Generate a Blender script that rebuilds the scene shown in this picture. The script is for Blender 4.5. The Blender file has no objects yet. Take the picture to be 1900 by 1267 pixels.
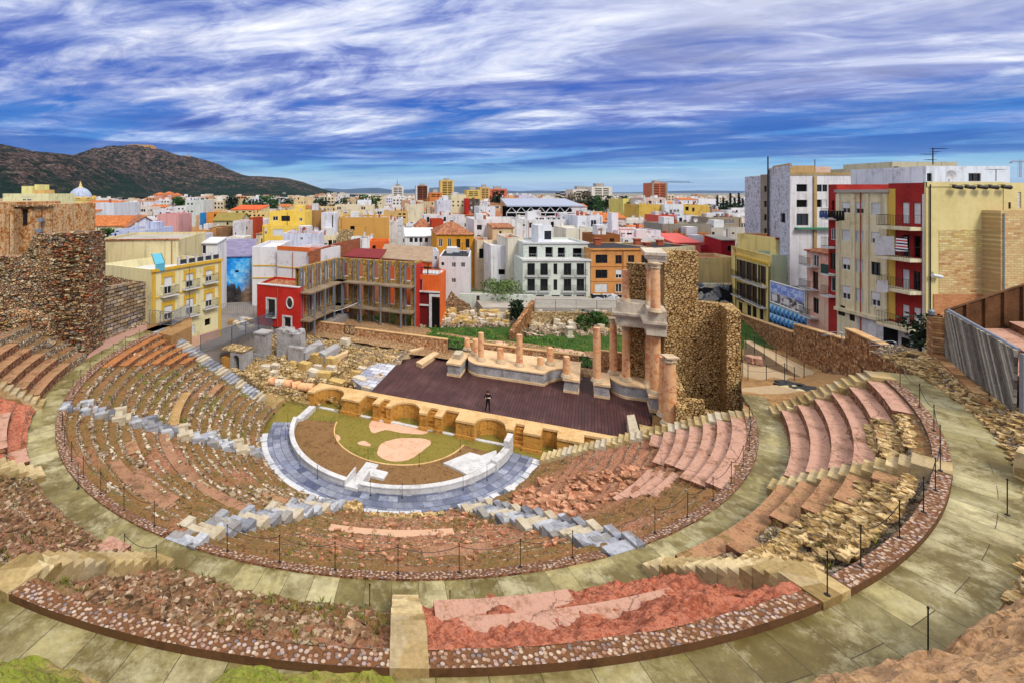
import bpy, bmesh, math, random
import numpy as np
from mathutils import Vector
random.seed(7)
R = math.radians
scene = bpy.context.scene
COL = scene.collection

# ------------------------------------------------------------------ camera
F, PX, YH, ZC = 877.0, 726.0, 358.0, 21.0          # focal length and principal point of the 1900 px photograph
cam = bpy.data.cameras.new('camera')
cam.sensor_width = 36.0
cam.lens = F / 1900 * 36
cam.shift_x = (950 - PX) / 1900
cam.shift_y = (YH - 633.5) / 1900
cam.clip_start = 0.1
cam.clip_end = 60000
camo = bpy.data.objects.new('camera', cam)
COL.objects.link(camo)
camo.location = (0, 0, ZC)
camo.rotation_euler = (R(90), 0, 0)
scene.camera = camo

# ------------------------------------------------------------------ light
SUN_EL, SUN_AZ = 48.0, 150.0                       # azimuth clockwise from +Y
sun = bpy.data.lights.new('sun', 'SUN')
sun.energy = 1.5
sun.angle = R(16)
sun.color = (1.0, 0.92, 0.80)
suno = bpy.data.objects.new('sun', sun)
COL.objects.link(suno)
sd = Vector((math.sin(R(SUN_AZ)) * math.cos(R(SUN_EL)), math.cos(R(SUN_AZ)) * math.cos(R(SUN_EL)), math.sin(R(SUN_EL))))
suno.rotation_euler = sd.to_track_quat('Z', 'Y').to_euler()
suno.location = sd * 100
scene.view_settings.view_transform = 'Standard'
scene.view_settings.look = 'None'
scene.view_settings.gamma = 1
scene.view_settings.exposure = 0.95

def lin(c, k=1.0):
    out = []
    for v in c[:3]:
        v = v / 255.0
        out.append(k * (v / 12.92 if v <= 0.04045 else ((v + 0.055) / 1.055) ** 2.4))
    return (out[0], out[1], out[2], 1.0)

# ------------------------------------------------------------------ node helpers
class NT:
    def __init__(s, nt): s.nt = nt
    def n(s, typ, **kw):
        nd = s.nt.nodes.new(typ)
        for k, v in kw.items(): setattr(nd, k, v)
        return nd
    def put(s, sock, v):
        if hasattr(v, 'is_linked') or hasattr(v, 'links'): s.nt.links.new(v, sock)
        else: sock.default_value = v
    def math(s, op, a, b=0.0, c=0.0, clamp=False):
        nd = s.n('ShaderNodeMath', operation=op, use_clamp=clamp)
        s.put(nd.inputs[0], a); s.put(nd.inputs[1], b); s.put(nd.inputs[2], c)
        return nd.outputs[0]
    def vmath(s, op, a, b=(0, 0, 0)):
        nd = s.n('ShaderNodeVectorMath', operation=op)
        s.put(nd.inputs[0], a); s.put(nd.inputs[1], b)
        return nd.outputs[1] if op in ('DOT_PRODUCT', 'LENGTH') else nd.outputs[0]
    def noise(s, vec, scale, detail=6.0, rough=0.6, dist=0.0):
        nd = s.n('ShaderNodeTexNoise')
        s.put(nd.inputs['Vector'], vec); s.put(nd.inputs['Scale'], scale)
        nd.inputs['Detail'].default_value = detail; nd.inputs['Roughness'].default_value = rough
        nd.inputs['Distortion'].default_value = dist
        return nd.outputs[0]
    def voro(s, vec, scale, feature='F1'):
        nd = s.n('ShaderNodeTexVoronoi', feature=feature)
        s.put(nd.inputs['Vector'], vec); s.put(nd.inputs['Scale'], scale)
        return nd
    def ramp(s, fac, stops, interp='LINEAR'):
        nd = s.n('ShaderNodeValToRGB')
        cr = nd.color_ramp; cr.interpolation = interp
        while len(cr.elements) < len(stops): cr.elements.new(0.5)
        for e, (p, c) in zip(cr.elements, stops):
            e.position = p
            e.color = c if len(c) == 4 else (*c, 1)
        s.put(nd.inputs[0], fac)
        return nd.outputs[0]
    def mix(s, fac, a, b, blend='MIX'):
        nd = s.n('ShaderNodeMix', data_type='RGBA', blend_type=blend)
        s.put(nd.inputs[0], fac); s.put(nd.inputs[6], a); s.put(nd.inputs[7], b)
        return nd.outputs[2]
    def range(s, v, a, b, c=0.0, d=1.0):
        nd = s.n('ShaderNodeMapRange')
        s.put(nd.inputs[0], v)
        for i, q in enumerate((a, b, c, d)): nd.inputs[i + 1].default_value = q
        return nd.outputs[0]
    def xyz(s, vec):
        nd = s.n('ShaderNodeSeparateXYZ'); s.put(nd.inputs[0], vec); return nd.outputs
    def comb(s, x, y, z=0.0):
        nd = s.n('ShaderNodeCombineXYZ')
        s.put(nd.inputs[0], x); s.put(nd.inputs[1], y); s.put(nd.inputs[2], z)
        return nd.outputs[0]
    def pos(s): return s.n('ShaderNodeNewGeometry').outputs['Position']
    def bump(s, h, strength, dist=0.1):
        nd = s.n('ShaderNodeBump'); nd.inputs['Strength'].default_value = strength; nd.inputs['Distance'].default_value = dist
        s.put(nd.inputs['Height'], h); return nd.outputs[0]

# ------------------------------------------------------------------ sky
world = bpy.data.worlds.new('World'); scene.world = world; world.use_nodes = True
w = NT(world.node_tree); world.node_tree.nodes.clear()
wo = w.n('ShaderNodeOutputWorld'); bg = w.n('ShaderNodeBackground')
sky = w.n('ShaderNodeTexSky', sky_type='NISHITA')
sky.sun_disc = False; sky.sun_elevation = R(SUN_EL); sky.sun_rotation = R(SUN_AZ)
sky.air_density = 1.0; sky.dust_density = 0.3; sky.ozone_density = 2.5
dirv = w.n('ShaderNodeTexCoord').outputs['Generated']
dx, dy, dz = w.xyz(dirv)
el = w.math('MAXIMUM', dz, 0.0)
den = w.math('ADD', el, 0.10)
u_ = w.math('DIVIDE', dx, den); v_ = w.math('DIVIDE', dy, den)
ca, sa = math.cos(R(-20)), math.sin(R(-20))         # streaks drift off to one side
us = w.math('ADD', w.math('MULTIPLY', u_, ca), w.math('MULTIPLY', v_, sa))
vs = w.math('SUBTRACT', w.math('MULTIPLY', v_, ca), w.math('MULTIPLY', u_, sa))
st = w.comb(w.math('MULTIPLY', us, 0.62), w.math('MULTIPLY', vs, 1.2), 0.0)
big = w.noise(st, 0.62, 5, 0.55, 0.8)
mid = w.noise(w.vmath('ADD', st, (7.3, 2.1, 0)), 0.95, 9, 0.60, 0.7)
fine = w.noise(w.vmath('ADD', st, (1.7, 9.4, 3)), 3.2, 10, 0.66, 1.0)
low = w.range(el, 0.02, 0.11)                       # clear strip towards the horizon
dens = w.math('ADD', w.math('MULTIPLY', big, 0.50), w.math('ADD', w.math('MULTIPLY', mid, 0.38), w.math('MULTIPLY', fine, 0.12)))
dens = w.math('ADD', dens, w.range(el, 0.10, 0.30, 0.0, 0.07))
cover = w.range(dens, 0.425, 0.56)
cover = w.math('MULTIPLY', cover, w.range(el, 0.028, 0.13, 0.34, 1.0))
shade = w.noise(w.vmath('ADD', st, (3.1, 5.5, 8)), 1.0, 8, 0.62, 0.8)
shade2 = w.math('ADD', w.math('MULTIPLY', shade, 0.72), w.math('MULTIPLY', fine, 0.28))
ccol = w.ramp(shade2, [(0.37, lin((78, 96, 168))), (0.45, lin((120, 136, 200))), (0.52, lin((186, 196, 230))), (0.61, lin((244, 245, 252)))])
# the sun side (to the camera's right) of the cloud deck is whiter
ccol = w.mix(w.math('MULTIPLY', w.range(dx, 0.15, 0.75), w.range(el, 0.12, 0.36)), ccol, lin((244, 246, 252)))
ccol = w.mix(w.range(el, 0.17, 0.05, 0.0, 0.6), ccol, w.ramp(shade2, [(.4, lin((44, 92, 186))), (.55, lin((120, 170, 232))), (.66, lin((214, 234, 250)))]))
ccol = w.mix(w.range(el, 0.38, 0.6), ccol, lin((250, 246, 240)))
cover = w.math('MAXIMUM', cover, w.range(el, 0.40, 0.62))
blue = w.ramp(el, [(0.0, lin((214, 232, 248))), (0.026, lin((196, 230, 250))), (0.05, lin((140, 208, 248))), (0.085, lin((60, 146, 234))), (0.2, lin((28, 92, 206))), (0.34, lin((40, 96, 204))), (1.0, lin((60, 110, 205)))])
nd = w.n('ShaderNodeVectorMath', operation='SCALE'); w.put(nd.inputs[0], blue); nd.inputs['Scale'].default_value = 9.0
skyc = w.mix(0.10, nd.outputs[0], sky.outputs[0])
nd2 = w.n('ShaderNodeVectorMath', operation='SCALE'); w.put(nd2.inputs[0], ccol); w.put(nd2.inputs['Scale'], w.math('MULTIPLY', 11.6, w.range(el, 0.36, 0.8, 1.0, 1.45)))
col = w.mix(cover, skyc, nd2.outputs[0])
# thin dark stratus streaks low over the horizon
bn = w.noise(w.comb(w.math('MULTIPLY', dx, 1.6), w.math('MULTIPLY', el, 26.0), w.math('MULTIPLY', dy, 1.6)), 1.6, 7, 0.55, 0.5)
band = w.math('MULTIPLY', w.range(bn, 0.455, 0.56), w.math('MULTIPLY', w.range(el, 0.036, 0.06), w.range(el, 0.17, 0.10)))
nd3 = w.n('ShaderNodeVectorMath', operation='SCALE'); nd3.inputs[0].default_value = lin((50, 100, 194))[:3]; nd3.inputs['Scale'].default_value = 9.0
col = w.mix(w.math('MULTIPLY', band, 0.75), col, nd3.outputs[0])
w.put(bg.inputs[0], col); bg.inputs[1].default_value = 0.05
w.nt.links.new(bg.outputs[0], wo.inputs[0])

# ------------------------------------------------------------------ materials
MATS = {}
def newmat(name, rough=0.85, spec=0.25):
    m = bpy.data.materials.new(name); m.use_nodes = True
    n = NT(m.node_tree); b = m.node_tree.nodes['Principled BSDF']
    b.inputs['Roughness'].default_value = rough
    b.inputs['Specular IOR Level'].default_value = spec
    return m, n, b

def evenly(cols, a=0.3, b=0.7):
    k = len(cols)
    return [(a + (b - a) * i / max(1, k - 1), lin(c, ALB)) for i, c in enumerate(cols)]
ALB = 0.86

def mottle(name, cols, s1=0.6, s2=6.0, rough=0.9, bump=0.25, streak=0.0, spec=0.2, lo=0.32, hi=0.68, w2=0.4):
    """weathered surface: two noises blended through a run of colours, with optional rain streaks"""
    if name in MATS: return MATS[name]
    m, n, b = newmat(name, rough, spec)
    p = n.pos()
    a = n.noise(p, s1, 7, 0.62, 0.4); f = n.noise(p, s2, 7, 0.65)
    fac = n.math('ADD', n.math('MULTIPLY', a, 1 - w2), n.math('MULTIPLY', f, w2))
    c = n.ramp(fac, evenly(cols, lo, hi))
    if streak:
        x, y, z = n.xyz(p)
        sv = n.noise(n.comb(n.math('MULTIPLY', x, 2.2), n.math('MULTIPLY', y, 2.2), n.math('MULTIPLY', z, 0.12)), 1.0, 6, 0.7)
        c = n.mix(n.math('MULTIPLY', n.range(sv, 0.50, 0.72), streak), c, lin((96, 84, 66), 0.8))
    n.put(b.inputs['Base Color'], c)
    if bump: n.put(b.inputs['Normal'], n.bump(f, bump, 0.08))
    MATS[name] = m
    return m

def paint(rgb, streak=0.5, k=1.0):
    """limewash or masonry paint of one colour, uneven and rain-stained"""
    name = 'paint_%02x%02x%02x' % tuple(int(v) for v in rgb)
    d = tuple(v * 0.86 for v in rgb); l = tuple(min(255, v * 1.05) for v in rgb)
    return mottle(name, [tuple(v * .72 for v in rgb), d, rgb, rgb, l], 0.35, 3.0, 0.9, 0.08, streak, lo=0.28, hi=0.68)

def cells(name, cols, scale=2.0, mortar=(120, 95, 70), edge=0.08, bump=0.6, squash=(1, 1, 1), rough=0.9, mott=0.35, moss=0.0, rand=1.0):
    """stones set in mortar: voronoi cells, one colour each, gaps between"""
    if name in MATS: return MATS[name]
    m, n, b = newmat(name, rough, 0.2)
    p = n.vmath('MULTIPLY', n.pos(), squash)
    wob = n.noise(p, scale * 1.6, 3, 0.5)
    pv = n.vmath('ADD', p, n.vmath('MULTIPLY', n.comb(wob, wob, wob), (0.25 / scale,) * 3))
    v = n.voro(pv, scale); v.inputs['Randomness'].default_value = rand
    e = n.voro(pv, scale, 'DISTANCE_TO_EDGE'); e.inputs['Randomness'].default_value = rand
    cr = n.n('ShaderNodeSeparateColor'); n.put(cr.inputs[0], v.outputs['Color'])
    c = n.ramp(cr.outputs[0], evenly(cols, 0.05, 0.95))
    f = n.noise(n.pos(), scale * 3, 6, 0.7)
    c = n.mix(mott, c, n.ramp(f, [(0.3, (0.05, 0.05, 0.05)), (0.7, (0.95, 0.95, 0.95))]), 'OVERLAY')
    ed = n.range(e.outputs['Distance'], edge * 0.35, edge)
    c = n.mix(ed, lin(mortar, ALB), c)
    if moss:
        g = n.noise(n.pos(), 0.5, 6, 0.7)
        c = n.mix(n.math('MULTIPLY', n.range(g, 0.5, 0.68), moss), c, lin((92, 108, 44), 0.7))
    n.put(b.inputs['Base Color'], c)
    h = n.math('ADD', ed, n.math('MULTIPLY', f, 0.3))
    n.put(b.inputs['Normal'], n.bump(h, bump, 0.12))
    MATS[name] = m
    return m

CX, CY = 0.0641 * 14, 3.0155 * 14                    # centre of the theatre
UX, UY = 0.92122, -0.38909                           # along the stage; across it is (-UY, UX)
def pebbles(name, cols, scale, mortar, lo=.30, hi=.44, rand=.8):
    """rounded pebbles bedded in earth mortar, seen from above"""
    if name in MATS: return MATS[name]
    m, n, b = newmat(name, .85, .25)
    p = n.pos(); f = n.noise(p, 9.0, 6, .7); g = n.noise(p, .6, 5, .6)
    v = n.n('ShaderNodeTexVoronoi', voronoi_dimensions='2D'); n.put(v.inputs['Vector'], p); v.inputs['Scale'].default_value = scale; v.inputs['Randomness'].default_value = rand
    sp = n.n('ShaderNodeSeparateColor'); n.put(sp.inputs[0], v.outputs['Color'])
    k = n.range(n.math('ADD', v.outputs['Distance'], n.math('MULTIPLY', n.math('SUBTRACT', f, .5), .2)), hi, lo)
    k = n.math('MULTIPLY', k, n.range(g, .34, .46, .25, 1.0))
    c = n.mix(k, n.ramp(f, [(.35, lin(mortar, .6)), (.65, lin(mortar, 1.0))]), n.ramp(sp.outputs[0], evenly(cols, .05, .95)))
    n.put(b.inputs['Base Color'], c); n.put(b.inputs['Normal'], n.bump(n.math('ADD', k, n.math('MULTIPLY', f, .3)), .9, .06)); MATS[name] = m
    return m

def bricks(name, cols, bw, bh, mode='wall', ang=0.0, mortar=(110, 100, 80), gap=0.02, mott=0.4, stain=None, bump=0.4, rough=0.85, spec=0.2, offset=0.5):
    """coursed blocks or paving slabs. mode wall: courses in z; floor: courses across the stage axis; polar: slabs radiating from the theatre's centre"""
    if name in MATS: return MATS[name]
    m, n, b = newmat(name, rough, spec)
    p = n.pos(); x, y, z = n.xyz(p)
    if mode == 'wall':
        s = n.math('ADD', n.math('MULTIPLY', x, math.cos(ang)), n.math('MULTIPLY', y, math.sin(ang)))
        vec = n.comb(s, z)
    elif mode == 'floor':
        s = n.math('ADD', n.math('MULTIPLY', x, math.cos(ang)), n.math('MULTIPLY', y, math.sin(ang)))
        t = n.math('SUBTRACT', n.math('MULTIPLY', y, math.cos(ang)), n.math('MULTIPLY', x, math.sin(ang)))
        vec = n.comb(s, t)
    else:
        qx = n.math('SUBTRACT', x, CX); qy = n.math('SUBTRACT', y, CY)
        th = n.math('ARCTAN2', qy, qx)
        rr = n.vmath('LENGTH', n.comb(qx, qy))
        vec = n.comb(rr, n.math('MULTIPLY', th, 30.0)) if mode == 'radial' else n.comb(n.math('MULTIPLY', th, 30.0), rr)
    br = n.n('ShaderNodeTexBrick'); br.offset = offset
    n.put(br.inputs['Vector'], vec)
    br.inputs['Scale'].default_value = 1.0
    br.inputs['Color1'].default_value = (0, 0, 0, 1); br.inputs['Color2'].default_value = (1, 1, 1, 1)
    br.inputs['Mortar'].default_value = (0.5, 0.5, 0.5, 1)
    br.inputs['Mortar Size'].default_value = gap; br.inputs['Brick Width'].default_value = bw; br.inputs['Row Height'].default_value = bh
    br.inputs['Mortar Smooth'].default_value = 0.15
    c = n.ramp(br.outputs['Color'], evenly(cols, 0.05, 0.95))
    f = n.noise(p, 3.0, 12, 0.78)
    c = n.mix(mott, c, n.ramp(f, [(0.3, (0.08, 0.08, 0.08)), (0.7, (0.92, 0.92, 0.92))]), 'OVERLAY')
    if stain:
        g = n.noise(p, 0.4, 11, 0.76, 0.2)
        c = n.mix(n.range(g, 0.44, 0.58, 0.0, stain[1]), c, lin(stain[0], ALB))
        if len(stain) > 2:
            g = n.noise(n.vmath('ADD', p, (31, 7, 3)), 0.5, 11, 0.78, 0.2)
            c = n.mix(n.range(g, 0.50, 0.62, 0.0, stain[3]), c, lin(stain[2], ALB))
    c = n.mix(br.outputs['Fac'], c, lin(mortar, ALB * 0.8))
    n.put(b.inputs['Base Color'], c)
    h = n.math('ADD', n.math('MULTIPLY', br.outputs['Fac'], -1.0), n.math('MULTIPLY', f, 0.35))
    n.put(b.inputs['Normal'], n.bump(h, bump, 0.05))
    MATS[name] = m
    return m

def plain(name, rgb, rough=0.5, metal=0.0, spec=0.4, k=1.0):
    if name in MATS: return MATS[name]
    m, n, b = newmat(name, rough, spec)
    f = n.noise(n.pos(), 4.0, 5, 0.6)
    c = n.mix(n.range(f, 0.35, 0.65), lin(rgb, ALB * 0.85 * k), lin(rgb, ALB * k))
    n.put(b.inputs['Base Color'], c)
    b.inputs['Metallic'].default_value = metal
    MATS[name] = m
    return m

def worn(name, cols, s1=.7, crack=.55, dirt=.6, moss=.3, rough=.9, cs=.55):
    """old flat stone or mortar: blotches, hairline cracks, grit and lichen"""
    if name in MATS: return MATS[name]
    m, n, b = newmat(name, rough, .2)
    p = n.pos(); a = n.noise(p, s1, 9, .68, .3); f = n.noise(p, 8.0, 9, .75); d = n.noise(n.vmath('ADD', p, (5, 9, 1)), .9, 10, .74)
    c = n.ramp(n.math('ADD', n.math('MULTIPLY', a, .5), n.math('MULTIPLY', f, .5)), evenly(cols, .36, .64))
    c = n.mix(n.range(d, .52, .66, 0, dirt), c, lin((82, 66, 44), .8))
    c = n.mix(n.range(d, .44, .32, 0, moss), c, lin((104, 104, 52), .8))
    w = n.noise(p, 1.8, 4, .6); e = n.voro(n.vmath('ADD', p, n.vmath('MULTIPLY', n.comb(w, w, w), (1.1, 1.1, 1.1))), cs, 'DISTANCE_TO_EDGE')
    k = n.range(e.outputs['Distance'], .012, .004, 0, crack)
    c = n.mix(k, c, lin((54, 38, 28), .8))
    n.put(b.inputs['Base Color'], c); n.put(b.inputs['Normal'], n.bump(n.math('SUBTRACT', f, k), .45, .05)); MATS[name] = m
    return m

def rockmat(name, cols, scale=5.0, dark=.5, mo=.55):
    """loose stones: every stone its own tone, dirt in the hollows"""
    if name in MATS: return MATS[name]
    m, n, b = newmat(name, .92, .2)
    p = n.pos(); v = n.voro(p, scale); f = n.noise(p, 7.0, 7, .7)
    sp = n.n('ShaderNodeSeparateColor'); n.put(sp.inputs[0], v.outputs['Color'])
    c = n.ramp(sp.outputs[0], evenly(cols, .0, 1.0))
    c = n.mix(mo, c, n.ramp(f, [(.32, (.08, .08, .08)), (.68, (.92, .92, .92))]), 'OVERLAY')
    g = n.noise(p, .8, 5, .65)
    c = n.mix(n.range(g, .5, .64, 0, dark), c, lin((92, 78, 46), .7))
    n.put(b.inputs['Base Color'], c); n.put(b.inputs['Normal'], n.bump(f, .5, .06)); MATS[name] = m
    return m

def terrain_mat(name, soil, stone, red, moss):
    """earth bank; the mesh's Col attribute says where stones, moss and red earth lie"""
    if name in MATS: return MATS[name]
    m, n, b = newmat(name, 0.95, 0.15)
    p = n.pos()
    at = n.n('ShaderNodeAttribute', attribute_name='Col')
    sc = n.n('ShaderNodeSeparateColor'); n.put(sc.inputs[0], at.outputs['Color'])
    f1 = n.noise(p, 1.1, 8, 0.7); f2 = n.noise(p, 7.0, 8, 0.72)
    fac = n.math('ADD', n.math('MULTIPLY', f1, 0.5), n.math('MULTIPLY', f2, 0.5))
    cs = n.ramp(fac, evenly(soil, 0.36, 0.62))
    cr = n.ramp(fac, evenly(red, 0.36, 0.62))
    v = n.voro(p, 5.2); e = n.voro(p, 5.2, 'DISTANCE_TO_EDGE')
    vc = n.n('ShaderNodeSeparateColor'); n.put(vc.inputs[0], v.outputs['Color'])
    ct = n.mix(n.range(e.outputs['Distance'], 0.02, 0.09), lin((62, 46, 34), 0.7), n.ramp(vc.outputs[0], evenly(stone, 0.05, 0.95)))
    def thr(ch, lo=0.35, hi=0.65):
        return n.range(n.math('ADD', ch, n.math('MULTIPLY', n.math('SUBTRACT', f2, 0.5), 1.4)), lo, hi)
    c = n.mix(thr(sc.outputs[2]), cs, cr)
    c = n.mix(thr(sc.outputs[0]), c, ct)
    c = n.mix(n.math('MULTIPLY', thr(sc.outputs[1], 0.4, 0.8), 0.8), c, n.ramp(f2, evenly(moss, 0.35, 0.65)))
    cr_ = n.noise(p, 2.6, 9, .78, .8)
    c = n.mix(n.range(cr_, .46, .36, 0, .75), c, lin((46, 32, 22), .7))
    n.put(b.inputs['Base Color'], c)
    h = n.math('ADD', n.math('MULTIPLY', f2, 1.0), n.math('MULTIPLY', n.math('MULTIPLY', e.outputs['Distance'], sc.outputs[0]), 2.0))
    n.put(b.inputs['Normal'], n.bump(h, 0.9, 0.15))
    MATS[name] = m
    return m

def leafmat(name, cols):
    if name in MATS: return MATS[name]
    m, n, b = newmat(name, 0.7, 0.2)
    f = n.noise(n.pos(), 2.5, 5, 0.7)
    n.put(b.inputs['Base Color'], n.ramp(f, [(0.3 + 0.4 * i / (len(cols) - 1), lin(c, 0.8)) for i, c in enumerate(cols)]))
    MATS[name] = m
    return m

# ------------------------------------------------------------------ mesh builder (world coordinates)
def tag(o, label=None, cat=None, group=None, kind=None):
    if label: o['label'] = label
    if cat: o['category'] = cat
    if group: o['group'] = group
    if kind: o['kind'] = kind
    return o

WLOC = {}
def thing(name, label, cat, loc, group=None):
    o = bpy.data.objects.new(name, None); COL.objects.link(o)
    o.location = loc; o.empty_display_size = 0.5
    WLOC[o.name] = Vector(loc)
    return tag(o, label, cat, group)

class MB:
    def __init__(s): s.v = []; s.f = []; s.m = []; s.cur = 0
    def add(s, vs, fs, m=None):
        k = len(s.v); s.v += [tuple(p) for p in vs]
        s.f += [tuple(i + k for i in q) for q in fs]
        s.m += [s.cur if m is None else m] * len(fs)
    def quad(s, a, b, c, d, m=None): s.add([a, b, c, d], [(0, 1, 2, 3)], m)
    def hexa(s, b4, t4, m=None):
        s.add(list(b4) + list(t4), [(3, 2, 1, 0), (4, 5, 6, 7), (0, 1, 5, 4), (1, 2, 6, 5), (2, 3, 7, 6), (3, 0, 4, 7)], m)
    def box(s, x0, x1, y0, y1, z0, z1, m=None):
        s.hexa([(x0, y0, z0), (x1, y0, z0), (x1, y1, z0), (x0, y1, z0)], [(x0, y0, z1), (x1, y0, z1), (x1, y1, z1), (x0, y1, z1)], m)
    def obox(s, p, d, n, s0, s1, o0, o1, z0, z1, m=None):
        """box in a frame: p origin, d along, n across (2-D)"""
        q = [(p[0] + d[0] * a + n[0] * b, p[1] + d[1] * a + n[1] * b) for a, b in ((s0, o0), (s1, o0), (s1, o1), (s0, o1))]
        if d[0] * n[1] - d[1] * n[0] < 0: q = q[::-1]
        s.hexa([(x, y, z0) for x, y in q], [(x, y, z1) for x, y in q], m)
    def prism(s, poly, z0, z1, m=None, mtop=None):
        a = sum(poly[i][0] * poly[(i + 1) % len(poly)][1] - poly[(i + 1) % len(poly)][0] * poly[i][1] for i in range(len(poly)))
        if a < 0: poly = poly[::-1]
        k = len(poly)
        vs = [(x, y, z0) for x, y in poly] + [(x, y, z1) for x, y in poly]
        s.add(vs, [tuple(range(k - 1, -1, -1))] + [(i, (i + 1) % k, k + (i + 1) % k, k + i) for i in range(k)], m)
        s.add(vs[k:], [tuple(range(k))], mtop if mtop is not None else m)
    def tube(s, pts, r, n=6, r1=None, m=None, cap=True):
        pts = [Vector(p) for p in pts]; k = len(pts)
        rings = []
        for i, p in enumerate(pts):
            t = (pts[min(i + 1, k - 1)] - pts[max(i - 1, 0)])
            if t.length < 1e-9: t = Vector((0, 0, 1))
            t.normalize()
            a = t.cross(Vector((0, 0, 1)))
            if a.length < 1e-3: a = Vector((1, 0, 0))
            a.normalize(); b = t.cross(a)
            rr = r if r1 is None else r + (r1 - r) * i / max(1, k - 1)
            rings += [p + (a * math.cos(2 * math.pi * j / n) + b * math.sin(2 * math.pi * j / n)) * rr for j in range(n)]
        fs = [(i * n + j, i * n + (j + 1) % n, (i + 1) * n + (j + 1) % n, (i + 1) * n + j) for i in range(k - 1) for j in range(n)]
        if cap: fs += [tuple(range(n - 1, -1, -1)), tuple(range((k - 1) * n, k * n))]
        s.add(rings, fs, m)
    def lathe(s, prof, c, n=16, m=None, jit=0.0):
        vs = []
        for r, z in prof:
            for j in range(n):
                a = 2 * math.pi * j / n
                q = r * (1 + random.uniform(-jit, jit))
                vs.append((c[0] + q * math.cos(a), c[1] + q * math.sin(a), c[2] + z + random.uniform(-jit, jit) * 0.6))
        k = len(prof)
        fs = [(i * n + j, i * n + (j + 1) % n, (i + 1) * n + (j + 1) % n, (i + 1) * n + j) for i in range(k - 1) for j in range(n)]
        fs += [tuple(range(n - 1, -1, -1)), tuple(range((k - 1) * n, k * n))]
        s.add(vs, fs, m)
    def arc(s, r0, r1, a0, a1, z0, z1, n=None, m=None, z0b=None, mtop=None):
        """solid ring sector round the theatre's centre; z1 may be a (inner, outer) pair"""
        n = n or max(2, int(abs(a1 - a0) / 2.5))
        zi, zo = z1 if isinstance(z1, tuple) else (z1, z1)
        vs = []
        for i in range(n + 1):
            a = a0 + (a1 - a0) * i / n
            p, q = PT(r0, a), PT(r1, a)
            vs += [(*p, z0), (*q, z0), (*q, zo), (*p, zi)]
        fs = []; tops = []
        for i in range(n):
            k = 4 * i
            fs += [(k, k + 4, k + 5, k + 1), (k + 1, k + 5, k + 6, k + 2), (k + 3, k + 7, k + 4, k)]
            tops += [(k + 2, k + 6, k + 7, k + 3)]
        fs += [(0, 1, 2, 3), (4 * n + 3, 4 * n + 2, 4 * n + 1, 4 * n)]
        s.add(vs, fs, m)
        s.add(vs, tops, m if mtop is None else mtop)
    def rock(s, c, sx, sy, sz, m=None, ang=None):
        a = random.uniform(0, 6.28) if ang is None else ang
        ca, sa = math.cos(a), math.sin(a)
        vs = []
        for z in (-0.5, 0.5):
            for x, y in ((-0.5, -0.5), (0.5, -0.5), (0.5, 0.5), (-0.5, 0.5)):
                k = 0.72 + random.random() * 0.5
                X, Y, Z = x * sx * k, y * sy * k, z * sz * (0.7 + random.random() * 0.5)
                vs.append((c[0] + X * ca - Y * sa, c[1] + X * sa + Y * ca, c[2] + Z))
        s.add(vs, [(3, 2, 1, 0), (4, 5, 6, 7), (0, 1, 5, 4), (1, 2, 6, 5), (2, 3, 7, 6), (3, 0, 4, 7)], m)
    def grid(s, P, m=None, flip=False):
        """P[i][j] points"""
        a, b = len(P), len(P[0])
        vs = [p for row in P for p in row]
        fs = [(i * b + j, i * b + j + 1, (i + 1) * b + j + 1, (i + 1) * b + j) for i in range(a - 1) for j in range(b - 1)]
        if flip: fs = [q[::-1] for q in fs]
        s.add(vs, fs, m)
    def build(s, name, mats, parent=None, smooth=False, col=None):
        if not isinstance(mats, (list, tuple)): mats = [mats]
        V = np.array(s.v, dtype=float)
        if parent is not None: o0 = WLOC[parent.name]
        else: o0 = Vector(((V[:, 0].min() + V[:, 0].max()) / 2, (V[:, 1].min() + V[:, 1].max()) / 2, V[:, 2].min()))
        V = V - np.array(o0)
        me = bpy.data.meshes.new(name)
        me.from_pydata(V.tolist(), [], s.f)
        for mt in mats: me.materials.append(mt)
        if len(mats) > 1: me.polygons.foreach_set('material_index', s.m)
        if smooth: me.polygons.foreach_set('use_smooth', [True] * len(me.polygons))
        if col is not None:
            ca = me.color_attributes.new('Col', 'FLOAT_COLOR', 'POINT')
            ca.data.foreach_set('color', np.asarray(col, dtype=np.float32).ravel())
        me.update()
        o = bpy.data.objects.new(name, me); COL.objects.link(o)
        if parent is not None: o.parent = parent; WLOC[o.name] = o0
        else: o.location = o0; WLOC[o.name] = o0
        return o

def struct(o): o['kind'] = 'structure'; return o

def copy_tree(o, parent=None):
    c = o.copy(); COL.objects.link(c)
    if parent is not None: c.parent = parent
    for ch in list(o.children): copy_tree(ch, c)
    return c

# ------------------------------------------------------------------ from the photograph's pixels to the ground
def G(px, py, z):
    Y = F * (ZC - z) / (py - YH)
    return ((px - PX) / F * Y, Y)
def D(px, py, Y): return ((px - PX) / F * Y, Y, ZC - (py - YH) * Y / F)
def T(u, v): return (CX + u * UX - v * UY, CY + u * UY + v * UX)
def T3(u, v, z): return (*T(u, v), z)
def PT(r, phi):
    a = R(phi); return T(r * math.cos(a), -r * math.sin(a))
def UV(x, y):
    dx, dy = x - CX, y - CY
    return dx * UX + dy * UY, -dx * UY + dy * UX
def hit(px, p0, d):
    """where the pixel column px crosses the upright plane through p0 along d"""
    k = (px - PX) / F                        # x = k*y
    t = (k * p0[1] - p0[0]) / (d[0] - k * d[1])
    return t, (p0[0] + d[0] * t, p0[1] + d[1] * t)
def zat(py, Y): return ZC - (py - YH) * Y / F
UDIR, VDIR = (UX, UY), (-UY, UX)

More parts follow.
